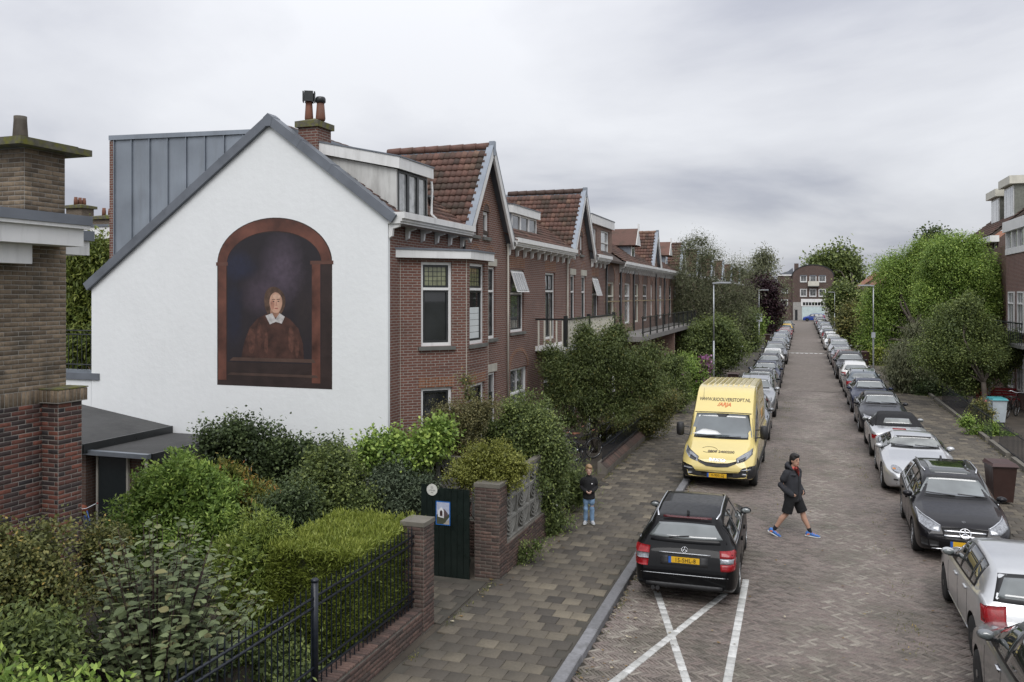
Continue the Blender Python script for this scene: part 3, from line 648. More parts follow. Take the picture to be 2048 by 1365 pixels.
b.box(c_[0] - .08, c_[0] + .08, c_[1] - .08, c_[1] + .08, c_[2] - .1, c_[2] + .1); b.build('chimney_cowl', black_p, P1)
b = MB(); b.lathe([(.10, 0), (.115, .05), (.085, .42)], (-10.75, 17.5, 9.42), n=12); P2 = b.build('chimney_pot', pm_, Cn, True)
b = MB(); b.lathe([(.10, 0), (.12, .02), (.12, .10), (.10, .14)], (-10.75, 17.5, 9.84), n=12); b.build('pot_hat', black_p, P2, True)
# zinc clad rear dormer: one part per sheet
fz = Fr((0, 17.3, 0), (1, 0, 0), (0, -1, 0)); xs = [-16.66 + .56 * i for i in range(10)]
for i in range(9):
    b = MB(); b.prism([fz.p(xs[i] + .005, 5.2), fz.p(xs[i + 1] - .005, 5.2), fz.p(xs[i + 1] - .005, 9.28 - .012 * i), fz.p(xs[i] + .005, 9.29 - .012 * i)], (0, .05, 0)); b.build('zinc_sheet', zinc, H1)
    b = MB(); fz.bar(b, xs[i] - .012, xs[i] + .012, 5.2, 9.28, -.01, .04); b.build('standing_seam', zinc, H1)
b = MB(); b.prism([fz.p(-16.8, 9.28, .06), fz.p(-11.4, 9.16, .06), fz.p(-11.4, 9.26, .06), fz.p(-16.8, 9.40, .06)], (0, 6, 0)); b.build('dormer_roof', zinc, H1)
b = MB(); b.box(-16.80, -16.68, 17.27, 22, 5.0, 9.27); b.build('dormer_cheek', brick_r, H1)
# ---- painting on the gable: plain stand-in, an arched dark panel with a featureless bust
MX0, MX1, MZ0, MZS, MZT = -13.08, -9.99, 3.2, 6.05, 7.10
mc, mw = (MX0 + MX1) / 2, (MX1 - MX0) / 2
def archpts(ins, zb, n=28, k=1.): return [(MX0 + ins, zb)] + [(MX1 - ins, zb)] + [(mc + (mw - ins) * math.cos(math.pi * i / n), MZS + (MZT - MZS - ins * k) * math.sin(math.pi * i / n)) for i in range(n + 1)]
pnt = lambda nm, c, v=.35, s=2.2: mat(nm, c, .6, var=v, scale=s, bump=.25, bscale=6)
b = MB(); b.prism([fg.p(x, z, .001) for x, z in archpts(0, MZ0)], (0, -.004, 0)); MU = b.build('mural', pnt('mural_shadow_brown', (.030, .018, .016)), H1); MU['label'] = 'arched painting in dark browns on the white gable'
b = MB(); o_, i_ = archpts(.02, MZS)[2:], archpts(.27, MZS, k=1.15)[2:]
for k in range(len(o_) - 1): b.add([fg.p(*o_[k], .008), fg.p(*o_[k + 1], .008), fg.p(*i_[k + 1], .008), fg.p(*i_[k], .008)], [(0, 1, 2, 3)])
for x0, x1 in ((MX0 + .03, MX0 + .26), (MX1 - .52, MX1 - .30)): b.add([fg.p(x0, MZ0 + .12, .008), fg.p(x1, MZ0 + .12, .008), fg.p(x1, MZS, .008), fg.p(x0, MZS, .008)], [(0, 1, 2, 3)])
b.build('mural_border', pnt('mural_red_brown', (.105, .040, .027), .75, 1.6), MU)
def mural_mat():
    m = bpy.data.materials.new('mural_paint'); b = NB(nodes_of(m)); p = b.pos()
    nn = b.n('ShaderNodeTexNoise'); nn.inputs['Scale'].default_value = 4.5; nn.inputs['Detail'].default_value = 6; b.set(nn.inputs['Vector'], p)
    off = b.n('ShaderNodeVectorMath', operation='MULTIPLY_ADD'); b.set(off.inputs[0], nn.outputs['Color']); off.inputs[1].default_value = (.22, 0, .22); b.set(off.inputs[2], p)
    off2 = b.n('ShaderNodeVectorMath', operation='SUBTRACT'); b.set(off2.inputs[0], off.outputs[0]); off2.inputs[1].default_value = (.11, 0, .11); sp = b.n('ShaderNodeSeparateXYZ'); b.set(sp.inputs[0], off2.outputs[0])
    c = b.mix(b.noise(p, 1.1, 5), (.010, .008, .012), (.030, .022, .026))
    for cx, cz, rx, rz, soft, amt, col in ((-11.3, 5.9, .55, .8, 1.4, .8, (.10, .075, .105)), (-11.9, 5.35, .5, .5, 1.2, .6, (.09, .065, .09)), (-12.5, 6.0, .55, .35, .9, .75, (.018, .022, .05)), (-12.62, 4.9, .28, .8, .9, .6, (.014, .018, .04)), (-10.7, 4.9, .3, .7, 1.2, .5, (.035, .024, .022))):
        dx = b.math('DIVIDE', b.math('SUBTRACT', sp.outputs[0], cx), rx); dz = b.math('DIVIDE', b.math('SUBTRACT', sp.outputs[2], cz), rz)
        r = b.math('SQRT', b.math('ADD', b.math('MULTIPLY', dx, dx), b.math('MULTIPLY', dz, dz)))
        c = b.mix(b.rng(r, 1 - soft * .55, 1 + soft * .15, amt, 0), c, col)
    c = b.mix(b.rng(b.noise(p, 9, 4), .35, .7, 0, .35), c, (.012, .010, .012))
    b.out(c, .6, 0, b.bump(b.noise(p, 6, 4), .2, .01)); return m
b = MB(); b.add([fg.p(x, z, .0065) for x, z in archpts(.28, MZ0 + .55, k=1.2)], [tuple(range(31))]); b.build('mural_ground', mural_mat(), MU)
def ovalp(cx, cz, rx, rz, n=22, wob=.04, ph=0.): return [(cx + rx * math.cos(t) * (1 + wob * math.sin(3 * t + ph)), cz + rz * math.sin(t) * (1 + wob * math.cos(2 * t + ph))) for t in [2 * math.pi * i / n for i in range(n)]]
def stroke(nm, pts, d, c, v=.4, sc_=6.): b = MB(); b.add([fg.p(x, z, d) for x, z in pts], [tuple(range(len(pts)))]); b.build(nm, pnt('mural_' + nm, c, v, sc_), MU)
stroke('coat', [(-12.40, 3.86), (-10.72, 3.86), (-10.74, 4.20), (-10.86, 4.55), (-11.08, 4.76), (-11.34, 4.88), (-11.66, 4.90), (-11.95, 4.78), (-12.18, 4.55), (-12.33, 4.2)], .0080, (.060, .026, .019), .6, 4.)
for i, (x, z, w_, h_) in enumerate(((-12.12, 4.25, .10, .34), (-11.90, 4.40, .07, .30), (-11.05, 4.30, .09, .28), (-10.90, 4.12, .06, .22), (-11.72, 4.2, .05, .3))): stroke('coat_light', ovalp(x, z, w_, h_, 14, .12, i), .0092, (.088, .038, .027), .6, 8.)
stroke('hair', ovalp(-11.50, 5.16, .285, .36, 24, .05, 1), .0092, (.085, .050, .034), .6, 9.)
stroke('neck', [(-11.62, 4.80), (-11.38, 4.80), (-11.36, 5.02), (-11.60, 5.02)], .0102, (.33, .18, .125), .3, 6.)
stroke('collar', [(-11.74, 4.84), (-11.56, 4.90), (-11.47, 4.76), (-11.36, 4.90), (-11.22, 4.82), (-11.30, 4.66), (-11.46, 4.70), (-11.62, 4.64)], .0112, (.48, .46, .45), .3, 10.)
stroke('face', ovalp(-11.46, 5.14, .172, .245, 24, .03, .4), .0122, (.50, .30, .215), .22, 5.)
stroke('cheek', ovalp(-11.55, 5.09, .055, .12, 14, .1), .0130, (.40, .20, .14), .3, 8.); stroke('brow', ovalp(-11.44, 5.28, .10, .06, 14, .1), .0130, (.58, .38, .28), .2, 8.)
for x in (-11.52, -11.39): stroke('eye', ovalp(x, 5.17, .026, .012, 10), .0138, (.045, .028, .022), .1); stroke('eyebrow', [(x - .045, 5.205), (x + .045, 5.21), (x + .04, 5.222), (x - .04, 5.22)], .0138, (.10, .06, .04), .1)
stroke('nose', [(-11.46, 5.17), (-11.44, 5.17), (-11.415, 5.065), (-11.47, 5.06)], .0138, (.40, .21, .15), .2); stroke('mouth', ovalp(-11.445, 5.01, .052, .013, 12), .0138, (.30, .09, .07), .1)
for nm, za, zb, x0, x1, c in (('mural_ledge', 3.78, 3.86, MX0 + .35, MX1 - .42, (.085, .05, .038)), ('mural_step', 3.44, 3.50, MX0 + .28, MX1 - .35, (.07, .042, .033))):
    b = MB(); b.add([fg.p(x0, za, .0085), fg.p(x1, za, .0085), fg.p(x1 - .05, zb, .0085), fg.p(x0 + .1, zb, .0085)], [(0, 1, 2, 3)]); b.build(nm, pnt(nm, c), MU)
for x0, x1 in ((MX0 - .03, MX0 + .30), (MX1 - .56, MX1 + .03)):
    b = MB(); fg.bar(b, x0, x1, MZS - .04, MZS + .04, 0, .0095); b.build('mural_capital', pnt('mural_capital', (.11, .05, .036)), MU)
# ---- terrace wall left of the gable, with railing
T1 = thing('terrace_wall', 'low white terrace wall with grey coping left of the gable', 'wall', (-19, YG + .2, 0))
b = MB(); b.box(-22, -16.88, YG + .012, YG + .22, 0, 3.2); b.build('wall', stucco, T1); b = MB(); b.box(-22, -16.6, YG - .04, YG + .27, 3.2, 3.36); b.build('coping', lead, T1); b = MB(); b.box(-22, -16.7, YG + .02, YG + .2, 3.36, 3.43); b.build('coping_trim', zinc, T1)
T2 = thing('terrace_railing', 'black metal railing with thin bars on the terrace wall', 'railing', (-19, YG + .1, 3.43))
for z in (3.56, 4.32, 4.42): b = MB(); b.tube((-21, YG + .1, z), (-16.9, YG + .1, z), .016, n=6); b.build('rail', black_p, T2)
for i in range(28): b = MB(); b.tube((-20.9 + i * .145, YG + .1, 3.43), (-20.9 + i * .145, YG + .1, 4.34), .009, n=5); b.build('bar', black_p, T2)
# ---------------------------------------------------------------- second house
H2 = thing('brick_house', 'red brown brick terraced house with white balcony and steep tiled gable', 'house', (-12, 31, 0))
o2 = [(25.0, 26.35, 4.15, 6.12), (25.0, 26.7, .9, 3.0), (28.8, 30.05, 3.75, 6.13), (28.6, 30.2, .5, 3.0), (32.25, 32.95, 3.75, 6.12), (34.0, 34.75, 3.75, 6.12), (35.85, 37.0, 3.9, 6.1), (32.2, 33.1, .4, 3.0), (34.2, 36.6, .6, 2.9)]
b = MB(); wall(b, ff, [(24.6, 0), (38.2, 0), (38.2, 7.0), (24.6, 7.0)], o2); b.build('street_wall', brick_r, H2)
window(H2, ff, *o2[0], white, black_p, g_mid, .62, 1, top_pane=g_pale); window(H2, ff, *o2[1], white, None, g_mid, .62, 2)
arch(H2, ff, 25.85, 3.0, .85, brick_o, .18, .015, .62, fill=brick_r)
for q in (o2[2], o2[4], o2[5]): window(H2, ff, *q, white, black_p, g_mid, .72, 1 if q[1] - q[0] < 1 else 2, sill=False, top_pane=g_pale)
window(H2, ff, *o2[6], white, black_p, g_mid, .66, 1); window(H2, ff, *o2[3], white, None, g_dark, .7, 2); door(H2, ff, *o2[7], green_p); window(H2, ff, *o2[8], white, None, g_mid, .7, 3)
for q in (o2[0], o2[2], o2[6]): soldier(H2, ff, q[0] - .05, q[1] + .12, q[3] + .06, q[3] + .42, brick_o, 'lintel', .004)
for q in (o2[4], o2[5]):
    b = MB(); ff.bar(b, q[0] - .1, q[1] + .1, q[3] + .01, q[3] + .25, -.05, .02); b.build('lintel', lintel_m, H2); arch(H2, ff, (q[0] + q[1]) / 2, 6.42, .34, brick_o, .1, .006, .7)
for q in (o2[0], o2[6]):      # top lights tilted open
    t = MB(); zt = q[2] + (q[3] - q[2]) * .62; t.obox(ff.p((q[0] + q[1]) / 2, (zt + q[3]) / 2, .10), (0, q[1] - q[0] - .16, 0), (.03, 0, -.008), (-.22, 0, q[3] - zt - .1)); TT = t.build('top_light', white, H2)
    g = MB(); g.obox(ff.p((q[0] + q[1]) / 2, (zt + q[3]) / 2, .118), (0, q[1] - q[0] - .26, 0), (.012, 0, -.003), (-.20, 0, q[3] - zt - .2)); g.build('pane', g_mid, TT)
    for k in range(1, 5): g = MB(); yk = q[0] + .13 + (q[1] - q[0] - .26) * k / 5; g.obox(ff.p(yk, (zt + q[3]) / 2, .128), (0, .022, 0), (.012, 0, -.003), (-.20, 0, q[3] - zt - .2)); g.build('glazing_bar', white, TT)
main_roof(H2, 24.6, 38.2, (33.75, 1.75), keep=lambda q: not (26.0 < q.y < 29.4 and q.x < -9.0) and not (abs(q.y - 33.75) < (9.5 - zmain(q.x)) * .72 - .1))
cross_gable(H2, ff, 33.75, 1.75, 9.55, 7.0, [(32.75, 33.2, 6.98, 7.65), (33.75, 34.2, 6.98, 7.75)], brick_r, True)
for a in ((32.75, 33.2, 6.98, 7.65), (33.75, 34.2, 6.98, 7.75)): window(H2, ff, *a, white, None, g_dark, fw=.08); arch(H2, ff, (a[0] + a[1]) / 2, a[3], .23, brick_o, .11, .02, .9, fill=brick_d)
cornice(H2, XF + .01, 24.65, 31.85, 6.88); cornice(H2, XF + .01, 35.6, 38.2, 6.88)
box_dormer(H2, 26.35, 29.2, -9.05, 7.25, 8.28, 3, m_side=zinc, slope=.22, sash=white, pane=g_mid)
box_dormer(H2, 24.5, 25.5, -9.2, 7.3, 8.75, 1, slope=.2, sash=white, pane=g_pale)
b = MB(); b.path([(XF + .06, 24.62, 6.9), (XF + .06, 24.62, 2)], .03, 8); b.build('downpipe', lintel_m, H2, True)
b = MB(); b.path([(XF + .06, 31.6, 6.9), (XF + .06, 31.6, 2)], .035, 8); b.build('downpipe', lintel_m, H2, True)
# balcony
BA = tag(thing('balcony', '', '', (-8, 30, 3.6)), 'balcony with black handrail and peeling white balusters on brick house', 'balcony')
b = MB(); b.box(XF, -7.5, 27.6, 35.4, 3.42, 3.58); b.build('deck', white, BA)
for y in (27.65, 30.9, 35.35): b = MB(); b.box(-7.6, -7.48, y - .06, y + .06, 3.58, 4.62); b.build('newel', black_p, BA); b = MB(); b.box(-7.6, -7.5, y - .05, y + .05, .1, 3.42); b.build('post', white, BA)
for (a, c) in (((-7.54, 27.65), (-7.54, 35.35)), ((XF, 27.65), (-7.54, 27.65))):
    b = MB(); b.obox(((a[0] + c[0]) / 2, (a[1] + c[1]) / 2, 4.5), (max(.07, abs(c[0] - a[0])), 0, 0), (0, max(.07, abs(c[1] - a[1])), 0), (0, 0, .06)); b.build('handrail', black_p, BA)
    L = math.hypot(c[0] - a[0], c[1] - a[1]); n = int(L / .21)
    for i in range(n): t = (i + .5) / n; x, y = a[0] + (c[0] - a[0]) * t, a[1] + (c[1] - a[1]) * t; b = MB(); b.box(x - .022, x + .022, y - .03, y + .03, 3.6, 4.46); b.build('baluster', cream, BA)
# ---------------------------------------------------------------- further row houses
def row_house(label, y0, y1, gable=None, dorm=(), wins=(), wm=None, brickdorm=None, group=None, detail=True, gh=.0):
    H = thing('row_house', label, 'house', (-12, (y0 + y1) / 2, 0), group); wm = wm or brick_p
    ops = [(a, c, 3.85, 5.95) for a, c in wins] + [(a, c, .5, 2.9) for a, c in wins]
    b = MB(); wall(b, ff, [(y0, 0), (y1, 0), (y1, 7.0), (y0, 7.0)], ops); b.build('street_wall', wm, H)
    for i, q in enumerate(ops):
        window(H, ff, *q, white if i % 3 else cream, [None, black_p][i % 2], [g_dark, g_mid, g_pale][i % 3], .68, 1, sill=False)
        if q[3] > 4: arch(H, ff, (q[0] + q[1]) / 2, q[3] + .02, (q[1] - q[0]) / 2, brick_o, .16, .02, .9, fill=brick_d)
    b = MB(); ff.bar(b, y0 + .01, y1 - .01, 5.0, 5.07, -.02, .006); b.build('brick_band', brick_mat('yellow_brick', (.36, .27, .14), (.32, .23, .12), (.3, .27, .22)), H)
    if brickdorm:
        ya, yb, xf, zt = brickdorm; b = MB(); fd = Fr((xf, 0, 0), (0, 1, 0), (1, 0, 0)); ow = [(ya + .55, ya + 1.3, 6.95, 8.35), (ya + 2.2, yb - .6, 6.9, 8.4)]
        wall(b, fd, [(ya, 6.5), (yb, 6.5), (yb, zt), (ya, zt)], ow); b.add([(xf, ya, 6.5), (xf, ya, zt), (-11.4, ya, zt), (-11.4, ya, 6.5)], [(0, 1, 2, 3)]); b.build('brick_dormer', wm, H)
        for q in ow: window(H, fd, *q, white, None, g_pale, .62, 1)
        b = MB(); b.box(-11.6, xf + .12, ya - .1, yb + .1, zt, zt + .38); b.build('dormer_fascia', white, H); b = MB(); b.box(-11.6, xf + .14, ya - .12, yb + .12, zt + .38, zt + .42); b.build('dormer_roof', lead, H)
        for vy in (ya + 1.2, ya + 3): b = MB(); b.lathe([(.1, 0), (.1, .18), (.17, .2), (.17, .26)], (-9.6, vy, zt + .42), n=10); b.build('roof_vent', black_p, H, True)
    def keep(q):
        if brickdorm and brickdorm[0] < q.y < brickdorm[1]: return False
        if gable and abs(q.y - gable) < (9.1 - zmain(q.x)) * .72 - .1: return False
        return True
    main_roof(H, y0, y1, (gable, 1.65) if gable else None, tiles=detail, keep=keep)
    cornice(H, XF + .01, (brickdorm[1] if brickdorm else y0) + .05, y1 - .05, 6.8, detail, step=.6)
    if gable:
        cross_gable(H, ff, gable, 1.65, 9.15, 6.9, [(gable - .45, gable - .1, 6.95, 7.9), (gable + .1, gable + .45, 6.95, 7.9)], wm, False)
        for a in (-.45, .1): window(H, ff, gable + a, gable + a + .35, 6.95, 7.9, cream, None, g_dark, fw=.06, sill=False)
    for yd in dorm:      # narrow dormer under a small pointed tiled roof
        b = MB(); b.prism([(-9.0, yd - .5, 7.0), (-9.0, yd - .5, 8.15), (-10.6, yd - .5, 8.15), (-10.6, yd - .5, 7.9)], (0, 1.0, 0)); Dm = b.build('dormer', zinc, H); fd = Fr((-8.99, 0, 0), (0, 1, 0), (1, 0, 0))
        b = MB(); fd.bar(b, yd - .5, yd + .5, 7.0, 8.2, -.03, .02); b.build('dormer_front', white, Dm); b = MB(); fd.bar(b, yd - .36, yd + .36, 7.1, 8.1, -.01, .028); b.build('dormer_pane', g_mid, Dm)
        for s in (-1, 1): b = MB(); b.prism([(-8.7, yd + s * .72, 8.05), (-8.7, yd, 9.0), (-10.9, yd, 9.0), (-10.9, yd + s * .72, 8.05)], (0, s * .05, .05)); b.build('dormer_roof', rt_rand, Dm)
        b = MB(); b.prism([(-8.72, yd - .68, 8.1), (-8.72, yd + .68, 8.1), (-8.72, yd, 9.02)], (.06, 0, 0)); b.build('dormer_gable', white, Dm); b = MB(); b.box(-8.72, -8.62, yd - .04, yd + .04, 8.9, 9.3); b.build('finial', white, Dm)
    for yp in (y0 + .25, y1 - 3.2):
        b = MB(); b.path([(XF + .07, yp, 6.8), (XF + .07, yp, .5)], .05, 8); b.build('downpipe', black_p, H, True)
    return H
row_house('pink brick terraced house with square brick dormer and white fascia', 38.2, 44.9, None, (), ((38.75, 40.5), (41.6, 42.4), (43.0, 44.5)), brickdorm=(36.9, 41.5, -8.95, 8.55))
row_house('pink brick house with small pointed dormer and tiled street gable', 44.9, 55.6, 52.0, (47.2,), ((45.6, 47.0), (48.2, 49.7), (50.9, 51.5), (52.6, 53.2), (54.0, 55.2)))
row_house('pink brick house with striped tiles and pointed dormer beside tall grey tree', 55.6, 66.0, 64.0, (59.6,), ((56.3, 57.0), (58.2, 59.4), (60.8, 61.9), (63, 64.6)))
for i, (ya, yb) in enumerate(((66, 78), (78, 90), (90, 102), (102, 116), (116, 130), (130, 144), (144, 160))):
    row_house(['row house directly behind the tall feathery tree', 'row house between feathery tree and dark garden bushes', 'row house behind the bushes by the square sign lamp', 'row house just before the purple tree', 'row house behind the purple leaved tree', 'row house behind the drooping birch', 'last row house before the end building'][i], ya, yb, ya + 8, (), ((ya + 1, ya + 2.2), (ya + 3.5, ya + 4.8), (ya + 6, ya + 7), (ya + 9, ya + 10.2)), group='row houses behind the trees', detail=False)
# ground-floor porch and black iron balcony before the pink houses
PB = tag(thing('balcony', '', '', (-7.6, 46, 3)), 'long black iron balcony with thin bars on pink brick houses', 'balcony')
b = MB(); b.box(XF, -6.9, 38.6, 62, 3.2, 3.42); b.build('deck', mat('grey_deck', (.2, .19, .18), .8), PB)
for y0 in range(39, 62, 2):
    b = MB(); b.box(-6.98, -6.92, y0 - .03, y0 + .03, 3.42, 4.35); b.build('post', black_p, PB)
for z in (3.6, 4.3): b = MB(); b.box(-6.97, -6.93, 38.7, 61.9, z - .02, z + .02); b.build('rail', black_p, PB)
for i in range(75): y = 38.8 + i * .31; b = MB(); b.box(-6.958, -6.942, y - .008, y + .008, 3.6, 4.3); b.build('bar', black_p, PB)
for ya in (41, 49, 57): 
    b = MB(); b.box(XF, -6.95, ya, ya + .3, 0, 3.2); b.build('pier', brick_p, PB)
# ================================================================ near brick house, shed, garden walls, fences
YB = [(0., (.12, .090, .062)), (.5, (.185, .14, .095)), (1., (.25, .19, .13))]
RB = [(0., (.030, .025, .027)), (.3, (.052, .035, .033)), (.5, (.085, .042, .035)), (.78, (.130, .050, .037)), (1., (.19, .068, .046))]
yb_r = ramp_mat('brown_brick_piece', YB, 'rand', .9, .5, 60, .25, (2.2, .5, .7, (.05, .045, .035), .7)); yb_a = ramp_mat('brown_brick_pieces', YB, 'rnd', .9, .5, 60, .25, (2.2, .5, .7, (.05, .045, .035), .7))
rb_r = ramp_mat('red_brick_piece', RB, 'rand', .85, .5, 60, .22); rb_a = ramp_mat('red_brick_pieces', RB, 'rnd', .85, .5, 60, .22)
mortar = mat('mortar', (.30, .28, .25), .95, var=.2, scale=4, bump=.3)
_bm = {}
def brick_piece(L, Hh, m_):
    k = (round(L, 3), round(Hh, 3), m_.name)
    if k not in _bm: o = slab_pieces(np.zeros((1, 2)), np.zeros(1), L, Hh, np.zeros(1), thick=.03, bev=.005, tilt=0); _bm[k] = np_mesh('brick', o[0], o[1], m_)
    return _bm[k]
def brick_face(fr, s0, s1, z0, z1, m_, bw=.22, bh=.0625, joint=.011, start=0, upright=False, d=.008):
    """list of (mesh, matrix) for real bricks on a wall plane"""
    out = []; Mr = Matrix((fr.a, ZV, fr.n)).transposed()
    if upright: Mr = Matrix((ZV, -fr.a, fr.n)).transposed(); n = max(1, int(round((s1 - s0) / bh)))
    if upright:
        for i in range(n): c = fr.p(s0 + (i + .5) * (s1 - s0) / n, (z0 + z1) / 2, d + random.uniform(-.002, .002)); out.append((brick_piece(z1 - z0 - joint, (s1 - s0) / n - joint, m_), Matrix.Translation(c) @ Mr.to_4x4()))
        return out
    rows = int(round((z1 - z0) / bh)); bh = (z1 - z0) / rows
    for j in range(rows):
        x = s0 - (bw * (.5 if (j + start) % 2 else 0)); hd = (j + start) % 4 == 2
        while x < s1 - .01:
            l = bw if not (hd and False) else bw / 2
            a, b_ = max(x, s0), min(x + l, s1); x += l
            if b_ - a < .03: continue
            c = fr.p((a + b_) / 2, z0 + (j + .5) * bh, d + random.uniform(-.003, .003)); out.append((brick_piece(b_ - a - joint, bh - joint, m_), Matrix.Translation(c) @ (Mr @ Matrix.Rotation(random.gauss(0, .006), 3, 'Z')).to_4x4()))
    return out
def lay(parent, items, limit, am):
    """nearest pieces become parts, the rest one joined mesh"""
    items = sorted(items, key=lambda q: q[1].translation.length)
    seen = [q for q in items if -30 < proj(*q[1].translation)[0] < 2080 and proj(*q[1].translation)[1] < 1400]
    for me, M_ in seen[:limit]: inst('brick', me, parent, M_)
    rest = seen[limit:]
    if rest:
        VV, FF, RR, k = [], [], [], 0
        for me, M_ in rest:
            v = np.array([tuple(M_ @ q.co) for q in me.vertices]); f = np.array([tuple(p.vertices) for p in me.polygons]); VV.append(v); FF.append(f + k); k += len(v); RR += [random.random()] * len(f)
        stuff(link(bpy.data.objects.new('bricks', np_mesh('bricks', np.concatenate(VV), np.concatenate(FF), am, RR)), parent))
NH = thing('corner_house', 'brown and red brick corner house with chimney and white roof edge', 'house', (-11, 8, 0))
XW, YE, YN, PJ = -9.85, 9.33, 8.93, .284
b = MB(); b.box(-16, XW, 2, YE, 0, 6.05); NW = b.build('wall', mortar, NH)
b = MB(); b.box(XW, XW + PJ, YN, YE, 0, 3.84); NP = b.build('pier', mortar, NH)
fw = Fr((XW, 0, 0), (0, 1, 0), (1, 0, 0)); fpx = Fr((XW + PJ, 0, 0), (0, 1, 0), (1, 0, 0)); fpy = Fr((0, YN, 0), (1, 0, 0), (0, -1, 0))
up = brick_face(fw, 7.9, YE, 4.02, 6.0, yb_r) + brick_face(fw, 7.9, YN, 3.83, 4.02, yb_r, upright=True)
lo = brick_face(fw, 7.9, YN, 1.4, 3.83, rb_r); lay(NW, up, 200, yb_a); lay(NW, lo, 100, rb_a)
pr = brick_face(fpx, YN, YE, .9, 3.83, rb_r) + brick_face(fpy, XW, XW + PJ, .9, 3.83, rb_r, start=1); lay(NP, pr, 300, rb_a)
b = MB(); b.box(XW - .02, XW + PJ + .05, YN - .05, YE + .05, 3.84, 4.01); NC = b.build('pier_cap', mortar, NH)
lay(NC, brick_face(Fr((XW + PJ + .05, 0, 0), (0, 1, 0), (1, 0, 0)), YN - .05, YE + .05, 3.85, 4.02, yb_r, upright=True) + brick_face(Fr((0, YN - .05, 0), (1, 0, 0), (0, -1, 0)), XW, XW + PJ + .05, 3.85, 4.02, yb_r, upright=True), 60, yb_a)
b = MB(); b.box(XW - .02, XW + PJ + .06, YN - .06, YE + .06, 4.02, 4.035); b.build('cap_slab', moss_cap, NC)
b = MB(); b.box(-15, XW, 8.65, YE - .02, 6.3, 7.29); CH = b.build('chimney', mortar, NH)
fcx = Fr((XW, 0, 0), (0, 1, 0), (1, 0, 0)); fcy = Fr((0, 8.65, 0), (1, 0, 0), (0, -1, 0))
lay(CH, brick_face(fcx, 8.65, YE - .02, 6.33, 7.28, yb_r) + brick_face(fcy, -10.9, XW, 6.33, 7.28, yb_r, start=1), 200, yb_a)
b = MB(); b.prism([(-11.5, 8.4, 7.29), (XW + .22, 8.4, 7.29), (XW + .22, YE + .25, 7.29), (-11.5, YE + .25, 7.29)], (0, 0, .09)); b.prism([(-11.4, 8.5, 7.38), (XW + .1, 8.5, 7.38), (XW + .1, YE + .12, 7.38), (-11.4, YE + .12, 7.38)], (0, 0, .035)); b.build('chimney_cap', moss_cap, CH)
b = MB(); b.lathe([(.10, 0), (.095, .1), (.082, .3), (.082, .36)], (-10.15, 8.85, 7.40), n=16); b.build('chimney_pot', mat('lichen_pot', (.085, .070, .055), .9, var=.5, scale=6, bump=.4, dirt=.6), CH, True)
b = MB(); b.box(-16, -9.42, 2, 9.22, 5.98, 6.22); b.build('fascia', white, NH); b = MB(); b.box(-16, -9.36, 2, 9.28, 6.22, 6.27); b.build('fascia_trim', white, NH); b = MB(); b.box(-16, -9.34, 2, 9.30, 6.27, 6.40); b.build('roof_edge', lead, NH)
b = MB(); b.box(-16, -9.6, 2, 8.55, 5.72, 5.98); b.build('soffit_box', white, NH)
b = MB(); b.box(XW + .0, XW + .014, 8.3, 8.40, .5, 1.9); b.build('panel', mat('dark_timber', (.03, .025, .022), .8), NH)
# neighbour's roof edge and far chimneys behind
NB2 = thing('flat_roof_house', 'brown brick flat roofed house behind with two chimneys', 'house', (-30, 34, 0))
p0, p1 = PY(150, 512, 10.2), PY(179, 478, 10.2)
b = MB(); b.box(-15, p1.x, 9.45, 10.2, p0.z, p0.z + .22); b.build('rear_fascia', white, NH); b = MB(); b.box(-15, p1.x + .05, 9.42, 10.25, p0.z + .22, p0.z + .37); b.build('rear_roof_edge', lead, NH)
b = MB(); b.box(-16, -11.2, YE + .01, 10.1, 0, p0.z); b.build('rear_wall', brick_d, NH)
yb = 34.
a0, a1 = PY(128, 458, yb), PY(240, 478, yb)
b = MB(); b.box(a0.x - 4, a1.x + 3, yb, yb + 8, 0, a1.z); b.build('wall', brick_d, NB2); b = MB(); b.box(a0.x - 4, a1.x + 3.2, yb - .4, yb + 8, a1.z, a0.z); b.build('fascia', white, NB2); b = MB(); b.box(a0.x - 4, a1.x + 3.25, yb - .45, yb + 8, a0.z, a0.z + .12); b.build('roof_edge', lead, NB2)
brick_y = brick_mat('brown_yellow_brick', (.15, .11, .075), (.12, .088, .06), (.2, .18, .15))
for u0, u1, vt, n_ in ((132, 163, 412, 3), (182, 222, 434, 2)):
    c0, c1 = PY(u0, vt, yb), PY(u1, vt, yb); chimney(NB2, c0.x, c1.x, yb, yb + .8, a0.z, c0.z - .14, brick_y, n_, over=.12)
# ---------------------------------------------------------------- shed against the gable
felt = mat('roofing_felt', (.062, .062, .062), .85, var=.18, scale=1.5, bump=.3, bscale=80, dirt=.2)
S1 = thing('garden_shed', 'low brick shed with dark felt roof against the white gable', 'shed', (-15.5, 15.4, 0))
brick_s = brick_mat('shed_brick', (.155, .09, .068), (.125, .072, .057), (.17, .15, .13))
b = MB(); b.box(-18.5, -14.5, 14.25, 16.7, 0, 2.06); b.build('wall', brick_s, S1)
b = MB(); b.prism([(-18.6, 14.05, 2.72), (-14.4, 14.05, 2.10), (-14.4, 16.74, 2.10), (-18.6, 16.74, 2.72)], (0, 0, .06)); b.build('roof', felt, S1)
b = MB(); b.prism([(-18.6, 14.03, 2.58), (-14.38, 14.03, 1.96), (-14.38, 14.03, 2.14), (-18.6, 14.03, 2.76)], (0, .03, 0)); b.build('fascia', black_p, S1)
b = MB(); b.box(-14.41, -14.36, 14.06, 16.74, 1.96, 2.165); b.build('fascia', black_p, S1)
S2 = thing('lean_to', 'lower lean-to with felt roof, grey gutter and dark doorway', 'shed', (-13.6, 15.4, 0))
